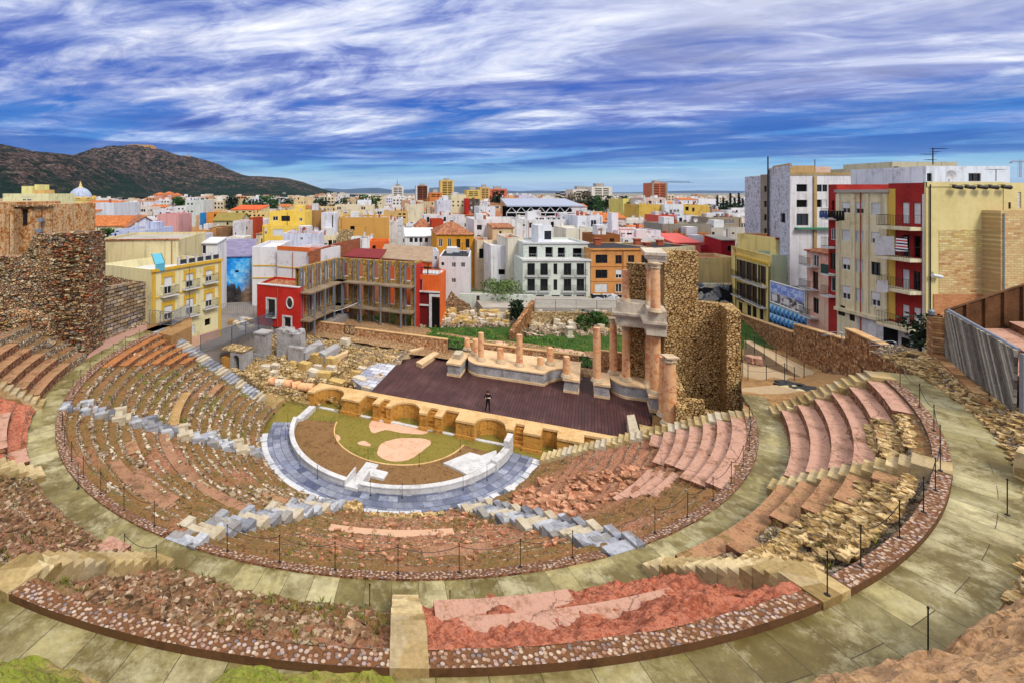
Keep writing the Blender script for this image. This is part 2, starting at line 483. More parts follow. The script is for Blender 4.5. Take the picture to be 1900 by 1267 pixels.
_rng = np.random.RandomState(3)
_lat = _rng.rand(256, 256)
def vnoise(x, y):
    x = np.asarray(x, float); y = np.asarray(y, float)
    xi = np.floor(x).astype(int); yi = np.floor(y).astype(int)
    fx = x - xi; fy = y - yi
    fx = fx * fx * (3 - 2 * fx); fy = fy * fy * (3 - 2 * fy)
    g = lambda a, b: _lat[a & 255, b & 255]
    return (g(xi, yi) * (1 - fx) + g(xi + 1, yi) * fx) * (1 - fy) + (g(xi, yi + 1) * (1 - fx) + g(xi + 1, yi + 1) * fx) * fy
def fbm(x, y, oct=5, gain=0.5):
    s = 0; a = 1; t = 0
    for i in range(oct):
        s = s + a * vnoise(np.asarray(x) * 2 ** i + 17.3 * i, np.asarray(y) * 2 ** i + 5.1 * i); t += a; a *= gain
    return s / t - 0.5
# ====================================================================== THE THEATRE
SOIL = [(84, 60, 38), (122, 86, 54), (158, 118, 78), (112, 98, 56), (146, 112, 76)]
STONE = [(146, 124, 100), (204, 188, 162), (112, 88, 66), (222, 208, 186), (172, 138, 104), (128, 120, 116)]
RED = [(112, 70, 48), (160, 106, 80), (188, 138, 112), (146, 96, 72), (178, 126, 102)]
MOSS = [(66, 86, 26), (122, 132, 48)]
m_terr = terrain_mat('terrace_earth', SOIL, STONE, RED, MOSS)
m_terr2 = terrain_mat('red_rock_earth', SOIL, STONE, [(136, 66, 44), (186, 100, 74), (212, 140, 114), (166, 90, 66), (200, 124, 98)], MOSS)
m_rub = cells('rubble_face', [(150, 118, 86), (196, 168, 132), (104, 76, 56), (176, 128, 96), (216, 194, 164), (120, 104, 90)], 4.2, (84, 62, 44), 0.07)
m_riser = cells('riser_stones', [(140, 96, 70), (180, 140, 108), (96, 66, 50), (160, 108, 82)], 5.0, (86, 52, 38), 0.08)
m_terra = worn('terracotta_tread', [(116, 84, 62), (162, 118, 98), (186, 144, 126), (194, 154, 138), (172, 128, 108), (134, 106, 78)])
m_terra2 = worn('ochre_tread', [(110, 72, 36), (164, 104, 60), (186, 124, 76), (150, 98, 56), (108, 86, 46)])
m_terra3 = worn('brown_tread', [(104, 74, 48), (152, 110, 80), (178, 136, 104), (136, 108, 70), (102, 82, 50)])
m_peb = pebbles('pebble_kerb', [(142, 108, 84), (196, 170, 148), (160, 118, 96), (170, 150, 150), (204, 184, 164), (136, 96, 72), (128, 116, 116)], 7.4, (120, 80, 50), .34, .5, .9)
m_kerbside = mottle('kerb_side', [(70, 50, 34), (104, 74, 50), (92, 66, 42)], 0.8, 6.0, 0.9, 0.3)
m_walk = bricks('walkway_slabs', [(120, 110, 64), (168, 158, 112), (104, 92, 50), (186, 178, 138), (148, 138, 92), (132, 124, 84)], 2.1, 1.12, 'radial', mortar=(64, 56, 34), gap=0.010, mott=0.45, offset=.4,
                stain=((92, 78, 32), 0.9, (186, 180, 146), 0.75), bump=0.25, rough=0.55, spec=0.35)
m_marble = rockmat('stair_marble', [(104, 106, 118), (150, 154, 168), (186, 190, 200), (130, 130, 138), (166, 160, 150)], 1.3, .35, .3)
m_sandst = rockmat('stair_sandstone', [(140, 118, 76), (184, 162, 116), (206, 188, 148), (166, 142, 98), (176, 160, 130)], 1.0, .4, .28)
m_slabs = bricks('blue_slabs', [(66, 74, 106), (108, 116, 148), (160, 166, 186), (78, 86, 114), (140, 146, 168), (122, 128, 152)], 1.9, 0.62, 'polar', mortar=(58, 62, 84), gap=0.02, mott=0.6, bump=0.3, rough=0.5, spec=0.4,
                 stain=((104, 108, 118), 0.5))
m_white = worn('white_render', [(176, 176, 180), (206, 207, 212), (222, 222, 226)], .8, .3, .35, .12, .8)
m_ochre = mottle('ochre_sandstone', [(128, 82, 28), (176, 122, 50), (204, 152, 76), (150, 104, 42), (190, 146, 86)], 0.9, 5.0, 0.9, 0.35, 0.45, w2=0.45)
m_ochretop = mottle('sandstone_coping', [(160, 124, 76), (198, 160, 108), (222, 188, 140), (180, 140, 90)], 0.9, 6.0, 0.9, 0.3, w2=0.5)
m_podium = worn('podium_render', [(120, 112, 104), (156, 154, 156), (178, 178, 186), (146, 136, 124)], .6, .3, .5, .1)
m_cornice = mottle('podium_cornice', [(186, 150, 112), (214, 184, 146), (228, 204, 170)], 1.0, 6.0, 0.85, 0.2)
m_colpink = mottle('pink_travertine', [(196, 112, 72), (222, 156, 106), (234, 190, 146), (200, 122, 92), (226, 178, 140)], 0.9, 4.5, 0.7, 0.15, w2=0.35)
m_colbase = mottle('white_marble', [(160, 138, 112), (204, 184, 156), (222, 206, 182)], 1.5, 8.0, 0.7, 0.15)
m_entab = mottle('entablature_stone', [(146, 130, 112), (188, 176, 160), (212, 202, 188), (176, 152, 122)], 0.8, 6.0, 0.8, 0.2, 0.4)
m_tower = cells('tower_masonry', [(196, 158, 102), (218, 184, 128), (178, 138, 84), (228, 198, 146), (224, 190, 136)], 3.9, (92, 62, 32), 0.12, .9, (1, 1, 1.25), mott=.35)
m_gwall = cells('pebble_wall', [(206, 150, 104), (224, 180, 136), (186, 128, 86), (232, 200, 160), (160, 104, 66)], 4.6, (128, 82, 48), 0.09, 0.8)
m_earth = mottle('bare_earth', [(104, 78, 50), (142, 108, 70), (170, 134, 92), (124, 104, 62)], 0.5, 5.0, 0.95, 0.4, w2=0.5)
m_moss = mottle('mossy_floor', [(84, 78, 28), (114, 104, 42), (136, 122, 58), (98, 98, 36), (120, 96, 50)], 0.35, 4.0, 0.95, 0.3, w2=0.5)
m_pink = mottle('pink_mortar', [(178, 128, 100), (208, 164, 136), (220, 182, 158), (190, 120, 88)], 0.9, 7.0, 0.9, 0.3, w2=0.5)
m_metal = plain('dark_iron', (44, 42, 44), 0.5, 0.6)
m_steel = plain('grey_steel', (150, 158, 172), 0.45, 0.5)
m_grav = cells('gravel_ground', [(168, 132, 98), (198, 166, 130), (140, 104, 74), (184, 152, 112)], 5.5, (120, 90, 60), 0.1, 0.6)

# stage boards run across the stage
def boardmat():
    m, n, b = newmat('stage_boards', 0.6, 0.3)
    p = n.pos(); x, y, z = n.xyz(p)
    s = n.math('ADD', n.math('MULTIPLY', n.math('SUBTRACT', x, CX), UX), n.math('MULTIPLY', n.math('SUBTRACT', y, CY), UY))
    t = n.math('SUBTRACT', n.math('MULTIPLY', y, UX), n.math('MULTIPLY', x, UY))
    fr = n.math('FRACT', n.math('MULTIPLY', s, 1 / 0.26))
    gapm = n.math('LESS_THAN', fr, 0.17)
    br = n.n('ShaderNodeTexBrick'); n.put(br.inputs['Vector'], n.comb(t, s))
    br.inputs['Color1'].default_value = (0, 0, 0, 1); br.inputs['Color2'].default_value = (1, 1, 1, 1)
    br.inputs['Brick Width'].default_value = 2.6; br.inputs['Row Height'].default_value = 0.26; br.inputs['Scale'].default_value = 1; br.inputs['Mortar Size'].default_value = 0
    f = n.noise(p, 0.5, 6, 0.65)
    fac = n.math('ADD', n.math('MULTIPLY', br.outputs['Color'], 0.16), n.math('MULTIPLY', f, 0.8))
    c = n.ramp(fac, [(0.25, lin((50, 26, 26))), (0.5, lin((72, 42, 42))), (0.75, lin((96, 66, 66)))])
    c = n.mix(gapm, c, lin((26, 14, 14)))
    n.put(b.inputs['Base Color'], c)
    n.put(b.inputs['Normal'], n.bump(n.math('SUBTRACT', 1.0, gapm), 0.4, 0.02))
    return m
m_boards = boardmat()

# ---------------------------------------------------------------- ground sheets
g = MB(); g.box(-28000, 28000, -52, 25000, -1.6, -0.6)
struct(g.build('ground', mottle('city_ground', [(110, 104, 92), (140, 132, 116), (120, 116, 104)], 0.05, 0.4, 0.95, 0)))
g = MB(); g.prism([T(-60, 23), T(200, 23), T(900, 900), T(-900, 900)], -0.5, 1.4)
struct(g.build('street_ground', mottle('street_paving', [(120, 112, 104), (150, 140, 128), (132, 124, 112)], 0.1, 1.5, 0.9, 0.1)))

# orchestra floor
g = MB(); g.arc(0.02, 12.3, 0, 180, -0.5, 0.0, 72); g.prism([T(-14, 0), T(19, 0), T(19, 2.6), T(-14, 2.6)], -0.5, 0.004)
struct(g.build('orchestra_ground', m_moss))
g = MB(); g.arc(6.0, 9.42, 8, 166, -0.3, 0.13, 60)
struct(g.build('orchestra_earth_ring', terrain_mat('ring_earth', [(98, 72, 44), (130, 98, 64), (150, 116, 78), (116, 86, 54)], STONE, RED, MOSS)))
t = thing('orchestra_border', 'thin ochre stone edging curving round the mossy orchestra floor', 'stone border', T3(0, -6, 0))
g = MB(); g.arc(5.88, 6.0, 8, 166, -0.1, 0.17, 60); g.build('edging', m_ochretop, t)
def blob(name, pts, z, mat, label, seed):
    poly = []
    k = len(pts)
    for i in range(k):
        for j in range(6):
            a, b = pts[i], pts[(i + 1) % k]; p0, p3 = pts[i - 1], pts[(i + 2) % k]
            s = j / 6
            q = [0.5 * (2 * a[c] + (b[c] - p0[c]) * s + (2 * p0[c] - 5 * a[c] + 4 * b[c] - p3[c]) * s * s + (3 * a[c] - p0[c] - 3 * b[c] + p3[c]) * s ** 3) for c in (0, 1)]
            poly.append(G(q[0] + random.uniform(-.8, .8), q[1] + random.uniform(-.5, .5), z))
    g = MB(); g.prism(poly, -0.1, z)
    return struct(g.build(name, mat))
blob('pink_mortar_floor', [(700, 838), (712, 820), (748, 812), (790, 814), (799, 822), (780, 838), (757, 852), (730, 855), (707, 848)], 0.02, m_pink, '', 1)
blob('pink_mortar_floor', [(685, 786), (700, 776), (730, 779), (760, 788), (792, 796), (788, 804), (750, 803), (715, 797), (692, 802)], 0.02, m_pink, '', 2)
blob('pink_mortar_floor', [(608, 812), (616, 804), (630, 808), (630, 816), (618, 820)], 0.024, m_pink, '', 3)
blob('pink_mortar_floor', [(664, 820), (675, 817), (687, 823), (684, 827), (668, 824)], 0.024, m_pink, '', 4)

# blue slab ring
g = MB(); g.arc(9.75, 11.55, 4, 160, -0.3, 0.30, 60)
struct(g.build('orchestra_path', m_slabs))
g = MB()
for i in range(44):
    a = 6 + i * 3.5
    if 20 < a < 62 and random.random() < .45: continue
    if 148 < a: break
    r1 = 12.25 + random.uniform(-.15, .4); z = .42 + random.uniform(-.05, .05)
    g.arc(11.58, r1, a, a + 3.2, -.2, z, 2)
tag(g.build('marble_step', mottle('step_marble', [(150, 152, 158), (186, 190, 200), (210, 212, 220), (196, 184, 166)], 1.0, 6.0, 0.7, 0.15)), 'low broken ring of pale marble slabs around the blue orchestra path', 'stone step')

# white parapet
t = thing('orchestra_parapet', 'white curved parapet around the mossy orchestra with a stair gap', 'parapet', T3(0, -9.6, 0.2))
g = MB()
g.arc(9.42, 9.74, 9, 85.6, 0.0, 0.66, 40); g.build('parapet_wall', m_white, t)
g = MB(); g.arc(9.42, 9.74, 92.6, 161, 0.0, 0.66, 50); g.build('parapet_wall', m_white, t)
g = MB(); g.arc(9.38, 9.78, 9, 85.3, 0.663, 0.74, 40); g.arc(9.38, 9.78, 92.9, 161, 0.663, 0.74, 50); g.build('coping', m_white, t)
g = MB(); pw = PT(9.58, 4.6)
ra = (math.cos(R(69)) * UX - math.sin(R(69)) * -UY * -1, 0)
def radial(phi):
    c = PT(0, 0); q = PT(1, phi); return (q[0] - c[0], q[1] - c[1])
g.arc(9.36, 9.80, 0.5, 8.6, 0.0, 1.5, 8); g.arc(9.32, 9.84, 8.6, 22, 0.0, .95, 8, ); g.build('end_wall', m_white, t)
g = MB(); d = radial(89); n = (-d[1], d[0])
for i in range(4): g.obox(T(0, 0), d, n, 8.6 + i * .34, 8.94 + i * .34, -.5, .5, 0.0, .28 + i * .07)
g.obox(T(0, 0), d, n, 6.3, 8.598, -.5, .5, 0.0, .25); g.obox(T(0, 0), d, n, 7.0, 7.9, *((.502, 1.6)), 0.0, .3)
g.build('stair', m_white, t)
g = MB()
for s in (-1, 1): g.obox(T(0, 0), d, n, 8.1, 9.8, *sorted((s * .505, s * .62)), 0.0, .78)
g.build('stair_cheek', m_white, t)
g = MB(); g.prism([G(*q, .3) for q in ((822, 858), (872, 838), (893, 844), (921, 834), (924, 866), (893, 870), (866, 879), (845, 868))], -.1, .3)
tag(g.build('paved_platform', m_white), 'low white zigzag platform beside the parapet end of the orchestra', 'platform')
t = thing('threshold_strip', 'straight white stone strip between mossy orchestra and ochre stage wall', 'stone strip', T3(0, .6, 0))
g = MB(); g.obox(T(0, 0), UDIR, VDIR, -9.4, 9.3, .5, .82, -.1, .09); g.build('strip', m_white, t)
g = MB(); g.prism([G(*q, .4) for q in ((574, 752), (586, 753), (563, 775), (546, 777))], -.1, .4); g.build('end_block', m_white, t)

# ---------------------------------------------------------------- cavea banks
IR0, IR1, IN, IZ0, IZ1 = 12.3, 24.72, 17, 0.45, 6.8
IDR, IRS = (IR1 - IR0) / IN, (IZ1 - IZ0) / IN
MR0, MR1, MN, MZ0, MZ1 = 26.6, 31.24, 6, 7.05, 10.15
MDR, MRS = (MR1 - MR0) / MN, (MZ1 - MZ0) / MN
def sstep(x): x = np.clip(x, 0, 1); return x * x * (3 - 2 * x)
def bankz(r, ph, tier, stepk, amp, seed, coarse=1.2):
    r0, z0, dr, rs, n = (IR0, IZ0, IDR, IRS, IN) if tier == 'i' else (MR0, MZ0, MDR, MRS, MN)
    x = r * np.cos(np.radians(ph)); y = r * np.sin(np.radians(ph))
    wob = fbm(x * .7 + seed, y * .7) * .5
    t = (r - r0) / dr + wob * (1 - stepk) * 1.6 + wob * .25
    k = np.floor(t); f = t - k
    st = k + sstep(f / .16)
    sl = t + .45
    sk = np.clip(stepk + fbm(x * .5 + seed * 3, y * .5 + 9) * 1.2, 0, 1) if stepk < .98 else 1.0
    ns = fbm(x * coarse + seed, y * coarse, 6, .58)
    rough = fbm(x * 4 + seed, y * 4, 3, .6)
    z = z0 + rs * (st * sk + sl * (1 - sk)) + amp * (ns * 1.6 + rough * .45)
    return z, f, ns, rough
def bank(name, label, a0, a1, tier, stepk, amp, seed, stone, red, moss, coarse=1.2, nr=None, da=None, extra=None):
    r0, r1 = (IR0 - .25, IR1 + .02) if tier == 'i' else (26.5, MR1 + .02)
    nr = nr or int((r1 - r0) / .085); na = int((a1 - a0) / (da or .26))
    rr, aa = np.meshgrid(np.linspace(r0, r1, nr), np.linspace(a0, a1, na), indexing='ij')
    z, f, ns, ro = bankz(rr, aa, tier, stepk, amp, seed, coarse)
    rs = np.clip(1.25 - f / .3, 0, 1) * min(1, stepk + .25)
    st = np.clip(stone + rs * .75 + ns * .6, 0, 1)
    mo = np.clip(moss + ns * 1.1 - rs * .2, 0, 1)
    rd = np.clip(red + fbm(rr * .3 + seed, aa * .07, 4) * 1.6 - rs * .2, 0, 1)
    if extra: z, st, mo, rd = extra(rr, aa, z, st, mo, rd)
    zc = IZ1 if tier == 'i' else 10.3
    z = np.minimum(z, zc + .12)
    x = rr * np.cos(np.radians(aa)); v = -rr * np.sin(np.radians(aa))
    X = CX + x * UX - v * UY; Y = CY + x * UY + v * UX
    root = thing(name, label, 'seating', (float(X.mean()), float(Y.mean()), float(z.min())))
    b = MB()
    b.v = np.stack([X.ravel(), Y.ravel(), z.ravel()], 1).tolist()
    idx = np.arange(nr * na).reshape(nr, na)
    q = np.stack([idx[:-1, :-1], idx[1:, :-1], idx[1:, 1:], idx[:-1, 1:]], -1).reshape(-1, 4)
    b.f = [tuple(i[::-1]) for i in q.tolist()]; b.m = [0] * len(b.f)
    colr = np.stack([st.ravel(), mo.ravel(), rd.ravel(), np.ones(st.size)], 1)
    b.build('earth_bank', m_terr2 if 'red' in label.split() or 'reddish' in label else m_terr, root, False, colr)
    return root
W1 = bank('seating_wedge', 'lower pink rubble wedge with flat terracotta rows next to the stage tower', 6, 48.3, 'i', .45, .26, 3.3, .16, .62, .06, 1.0)
W2 = bank('seating_wedge', 'lower central eroded earth wedge between blue marble stairs below the walkway', 48.3, 89.3, 'i', .85, .12, 8.1, .16, .38, .26)
W3 = bank('seating_wedge', 'lower brown wedge of worn rows with a few smooth terracotta strips', 89.3, 131, 'i', .95, .09, 14.2, .14, .2, .24)
W4 = bank('seating_wedge', 'lower wedge of curved rubble rows with grass under the ochre upper treads', 131, 169.3, 'i', .96, .08, 21.7, .15, .02, .38)
def m2x(rr, aa, z, st, mo, rd):
    k = sstep((rr - 27.5 - np.clip((36 - aa) * .18, 0, 2.4) * 1.2) / .5)
    return z - .25 * k, np.clip(st + k * .9, 0, 1), mo, rd * (1 - k * .7)
U1 = bank('seating_wedge', 'upper wedge of broad pink treads beside the long stone street wall', 5.5, 26.6, 'm', .9, .08, 2.2, .35, .5, .05)
U2 = bank('seating_wedge', 'upper wedge of yellow rubble with brown stepped blocks near its sandstone stair', 26.6, 47.2, 'm', .55, .13, 5.1, .35, .35, .1, 1.4, None, None, m2x)
U3 = bank('seating_wedge', 'upper wedge of bare eroded red rock nearest the central plank stair', 47.2, 68, 'm', .12, .62, 9.4, -.6, 1.5, -.4, .9, 100, .14)
U4 = bank('seating_wedge', 'upper wedge of loose grey and brown rubble with weeds beside the plank stair', 68, 88.5, 'm', .15, .46, 12.8, .3, .3, .36, 1.3, 130, .12)
U5 = bank('seating_wedge', 'upper brown earth wedge partly cut by the picture edge above the dark steps', 88.5, 110.8, 'm', .2, .30, 17.5, .35, .4, .22, 1.1, 80, .18)
U6 = bank('seating_wedge', 'upper reddish wedge with one smooth terracotta tread below the ruined wall', 110.8, 131.6, 'm', .35, .24, 23.1, .05, .95, .02, 1.0)
U7 = bank('seating_wedge', 'upper short wedge of stepped rows ending at the old ruined wall', 131.6, 152, 'm', .9, .08, 29.9, .35, .3, .1)

m_terra4 = worn('muted_tread', [(100, 76, 54), (146, 108, 82), (170, 128, 104), (136, 104, 74)])
def row(root, tier, k, a0, a1, mt, lift=.05, r1=None, depth=.7, part='seat_row'):
    r0, z0, dr, rs = (IR0, IZ0, IDR, IRS) if tier == 'i' else (MR0, MZ0, MDR, MRS)
    g = MB(); z = z0 + (k + 1) * rs + lift
    g.arc(r0 + k * dr - .03, r0 + (k + 1) * dr + .12 if r1 is None else r1, a0, a1, z - depth, z, None, 0, None, 1)
    return g.build(part, [m_riser, mt], root)
for k, a in ((16, 30), (15, 29.5), (14, 28), (13, 24), (12, 22), (11, 21), (10, 13)): row(W1, 'i', k, 8.2, a, m_terra, .10)
for k, a, b in ((13, 24, 33), (12, 23, 34), (11, 22, 35)): row(W1, 'i', k, a + 1, b, m_terra, -.03)
for k, a in ((16, 148), (15, 151), (14, 153.5), (13, 157), (12, 159.5), (11, 163)): row(W4, 'i', k, a, 168.4, m_terra2, .08)
row(W4, 'i', 8, 133.6, 152, mottle('beige_tread', [(150, 120, 76), (176, 142, 96), (190, 158, 112)], .5, 5., .9, .15), .10)
row(W4, 'i', 6, 154, 164, m_terra3, .05)
row(W3, 'i', 9, 93, 129, m_terra4, .05, IR0 + 9.8 * IDR); row(W3, 'i', 14, 97, 113, m_terra4, .04, IR0 + 14.8 * IDR); row(W3, 'i', 13, 99, 110, m_terra4, .04, IR0 + 13.8 * IDR)
row(W3, 'i', 12, 117, 121.5, m_terra3, .06); row(W3, 'i', 4, 93, 104, m_terra3, .03)
row(W2, 'i', 13, 58, 66, m_terra4, .05); row(W2, 'i', 8, 60, 80, mottle('pale_tread', [(178, 138, 112), (206, 168, 142), (190, 150, 120)], .6, 5., .9, .2), .03)
for k, a in ((0, 25.2), (1, 25.2), (2, 25.2), (3, 25.2), (4, 15.5), (5, 15)): row(U1, 'm', k, 6.6, a, m_terra if k else m_terra, .07)
row(U1, 'm', 4, 17.5, 21.5, m_terra3, .05)
for k, a, b in ((0, 27.8, 46), (1, 27.8, 36), (2, 27.8, 34.5), (3, 27.8, 33), (4, 27.8, 29.5)): row(U2, 'm', k, a, b, m_terra3, .12)
row(U2, 'm', 1, 40, 42.5, m_terra3, .05)
row(U3, 'm', 1, 57, 66.2, m_terra, .12, None, 1.1); row(U3, 'm', 3, 52, 65.2, m_terra, -.05, None, .9)
row(U6, 'm', 1, 115, 125, m_terra, .1); row(U6, 'm', 0, 112.5, 116, m_terra, .1)
for k in range(5): row(U7, 'm', k, 133, 146 - k * .5, m_terra3, .07)
row(U5, 'm', 0, 91, 93.5, m_terra, .1)

# loose stones on the banks (nobody could count them)
def loose(name, tier, a0, a1, n, smin, smax, mt, stepk, amp, seed, coarse=1.2, rise=True, ra=None):
    g = MB()
    r0, r1 = ra or ((IR0, IR1 - .2) if tier == 'i' else (26.7, 30.8))
    dr = IDR if tier == 'i' else MDR; b0 = IR0 if tier == 'i' else MR0
    A = np.random.RandomState(int(seed * 10)).rand(n, 4)
    rr = r0 + (r1 - r0) * A[:, 0]
    if rise:
        kk = np.floor((rr - b0) / dr); on = A[:, 3] < (.95 if stepk > .8 else .7)
        rr = np.where(on, b0 + kk * dr + dr * (.02 + .14 * A[:, 2]), rr)
    aa = a0 + (a1 - a0) * A[:, 1]
    keep = fbm(rr * .5 + seed, aa * .12) > -.10
    for sa_ in (ia_ if tier == 'i' else ma_): keep &= np.abs(aa - sa_) * np.radians(1) * rr > 1.05
    rr, aa = rr[keep], aa[keep]
    z = bankz(rr, aa, tier, stepk, amp, seed, coarse)[0]
    for r, a, zz in zip(rr, aa, z):
        s = smin + (smax - smin) * random.random() ** 1.8 * (1.0 if random.random() < .93 else 1.7)
        q = PT(r, a)
        g.rock((q[0], q[1], zz + s * .12), s * random.uniform(.9, 1.6), s, s * random.uniform(.55, .85), None, (R(-a) + math.atan2(UY, UX) + math.pi / 2 + random.uniform(-.35, .35)) if stepk > .8 else None)
    return tag(g.build(name, mt), kind='stuff')
ia_, ma_ = [6.4, 48.3, 89.3, 131, 170], [5.4, 26.6, 47.2, 68.0, 88.5, 110.8, 131.6]
m_loose = rockmat('loose_stone', [(84, 68, 52), (140, 118, 94), (190, 172, 146), (126, 96, 70), (226, 216, 198), (150, 132, 116), (108, 78, 56)])
m_loosed = rockmat('loose_brown_stone', [(70, 52, 38), (112, 86, 62), (150, 116, 88), (104, 70, 48), (190, 168, 144), (132, 100, 74), (90, 70, 54), (142, 92, 66)])
m_looser = rockmat('loose_red_stone', [(138, 84, 60), (178, 120, 90), (206, 158, 128), (120, 76, 54)])
m_loosey = rockmat('loose_yellow_stone', [(132, 104, 62), (182, 152, 100), (214, 190, 146), (156, 126, 80), (100, 82, 60)], 5.0, .35)
loose('loose_stones', 'i', 132.5, 168, 3600, .1, .24, m_loose, .96, .08, 21.7)
loose('loose_stones', 'i', 91, 130, 2600, .1, .24, m_loose, .95, .09, 14.2)
loose('loose_stones', 'i', 50, 88, 900, .06, .2, m_looser, .85, .12, 8.1)
loose('loose_stones', 'i', 22, 47, 700, .12, .5, m_looser, .45, .26, 3.3, 1.0, False, (13.5, 20))
loose('loose_stones', 'm', 69, 88, 2300, .05, .2, m_loosed, .15, .34, 12.8, 1.3, False)
loose('loose_stones', 'm', 89, 110, 1100, .05, .18, m_loosed, .2, .30, 17.5, 1.1, False)
loose('loose_stones', 'm', 28, 46.5, 2600, .06, .26, m_loosey, .55, .13, 5.1, 1.4, False, (28.4, 30.8))
loose('loose_stones', 'm', 15.5, 25.8, 700, .08, .3, m_loosey, .9, .08, 2.2, 1.2, False, (29.4, 30.8))

# stacked stone courses at the foot of the seating
def courses(label, a0, a1, r0, r1, n):
    t = thing('stacked_wall', label, 'stone wall', (*PT(r0, (a0 + a1) / 2), .3))
    for k in range(n):
        g = MB(); a = a0
        while a < a1:
            s = random.uniform(1.0, 2.4)
            rr = r0 + k * (r1 - r0) / n + random.uniform(-.05, .05)
            z = .62 + k * .17 + random.uniform(-.04, .05)
            g.arc(rr, r1 + .3, a, min(a1, a + s - .12), z - .35, z, 2); a += s
        g.build('course', m_loosey, t)
    return t
courses('curving wall of stacked yellow stone courses right of the marble stairs foot', 22, 46, 12.6, 14.2, 6)
courses('short stacked wall of mossy stone courses at the foot of the central wedge', 57, 77, 12.3, 13.3, 5)
for a, sz in ((81.5, .9), (84, .75)):
    g = MB(); g.rock((*PT(12.6, a), .85), sz, sz * .8, sz)
    tag(g.build('boulder', m_loosey), 'pale boulder on the central wedge foot, %s of two' % ('larger' if sz > .8 else 'smaller'), 'boulder', 'pale boulders below the central wedge')

# ---------------------------------------------------------------- stairs
def stairs(label, phi, r0, r1, z0, z1, n, mt, half=.62, double=False, drop=.9, cheek=None):
    d = radial(phi); lift = .22 if double else .1; nn = (-d[1], d[0])
    t = thing('stairway', label, 'stairs', (*PT(r0, phi), z0 - .3))
    dr = (r1 - r0) / n; rs = (z1 - z0) / n
    for i in range(n):
        g = MB(); j = random.uniform(-.04, .04); jz = random.uniform(-.015, .015)
        a, z = r0 + i * dr, z0 + (i + 1) * rs + jz + lift * min(1, (n - 1 - i) / 2)
        if double:
            g.obox(T(0, 0), d, nn, a, a + dr * .52, -half + j, half + j, z - drop, z - rs * .5)
            g.obox(T(0, 0), d, nn, a + dr * .52 + .002, a + dr + .04, -half + j, half + j, z - drop, z)
            c = cheek
            if c:
                g.obox(T(0, 0), d, nn, a + dr * .3, a + dr + .1, half + j + .004, half + .42 + j, z - drop, z + .12)
                if i % 2: g.obox(T(0, 0), d, nn, a + dr * .3, a + dr + .1, -half - .42 + j, -half + j - .004, z - drop, z + .12)
        else:
            g.obox(T(0, 0), d, nn, a, a + dr + .02, -half + j * .4, half + j * .4, z - drop, z)
        g.build('step', mt[i % len(mt)] if isinstance(mt, list) else mt, t)
    return t
m_marb2 = mottle('stair_marble_tan', [(150, 134, 110), (186, 174, 152), (206, 200, 190)], 1.2, 7.0, .8, .2, w2=.5)
stairs('lower sandstone stairway edging the pink wedge beside the stage tower', 6.4, 12.2, 25.1, .5, 7.05, 17, [m_sandst, m_sandst, m_marb2], .62, True, 1.0)
stairs('lower blue marble stairway with ochre cheeks right of the central wedge', 48.3, 12.2, 25.15, .5, 7.05, 13, [m_marble, m_marb2, m_marble], .6, True, 1.0, True)
stairs('lower grey marble stairway with tall side blocks left of the central wedge', 89.3, 12.2, 25.15, .5, 7.05, 13, [m_marble, m_marble, m_marb2], .6, True, 1.0, True)
stairs('lower white marble stairway climbing between two wedges of rubble rows', 131, 12.2, 25.15, .5, 7.05, 13, [m_marble, m_marb2, m_marble, m_marble], .55, True, .8, True)
stairs('lower stairway of pale slabs along the ruins at the far end of the seating', 170, 13.6, 25.1, 1.0, 7.1, 17, [m_marb2, m_marble, m_marble], .8, True, .8)
for lab, ph in (('upper sandstone stairway against the street wall', 5.4), ('upper sandstone stairway with sawtooth side between pink treads and rubble', 26.6),
                ('upper long sandstone stairway beside the bare red rock', 47.2), ('upper straight plank-like stairway in the middle of the rings', 68.0),
                ('upper sandstone stairway beside the weedy rubble wedge', 88.5), ('upper small sandstone stairway below the reddish wedge', 110.8),
                ('upper small sandstone stairway under the ruined wall', 131.6)):
    stairs(lab, ph, 26.15, 31.0, 7.0, 10.45, 14, m_sandst, .58 if ph != 68 else .44, False, .75)
    t = [o for o in COL.objects if o.get('label') == lab][0]
    d = radial(ph); g = MB(); hw = .58 if ph != 68 else .44; g.obox(T(0, 0), d, (-d[1], d[0]), 31.0, 31.72, -hw, hw, 9.6, 10.45); g.build('landing', m_sandst, t)

# ---------------------------------------------------------------- kerbs and walkways
ia = [7.6, 48.3, 89.3, 131, 171]
def kerb(label, r0, r1, a0, a1, zi, zo, zlow, side):
    t = thing('kerb_wall', label, 'kerb wall', (*PT(r1, (a0 + a1) / 2), zlow))
    g = MB(); g.arc(r0, r1, a0, a1, zlow, (zi, zo), None, 0, None, 1); g.build('pebble_band', [side, m_peb], t)
for i, lab in enumerate(('lower pebble kerb beside the pink wedge', 'lower pebble kerb below the central walkway', 'lower pebble kerb along the brown wedge with terracotta strips', 'lower pebble kerb above the ochre treads')):
    o = 1.8
    kerb(lab, 24.7, 25.2, ia[i] + (o if i else -.3), ia[i + 1] - o, 6.98, 7.12, 6.2, m_riser)
ma = [5.4, 26.6, 47.2, 68.0, 88.5, 110.8, 131.6]
for i, lab in enumerate(('upper pebble kerb beside the broad pink treads', 'upper pebble kerb with red edge beside the yellow rubble', 'upper pebble kerb in front of the bare red rock', 'upper pebble kerb in front of the weedy rubble', 'upper pebble kerb cut by the picture edge')):
    kerb(lab, 31.22, 31.7, ma[i] + (1.1 if ma[i] != 68 else .8), ma[i + 1] - (1.1 if ma[i + 1] != 68 else .8), 10.40, 10.43, 9.4, m_kerbside)
g = MB(); g.arc(25.2, 26.55, -1, 178, 6.0, 7.05, 150); struct(g.build('walkway', m_walk))
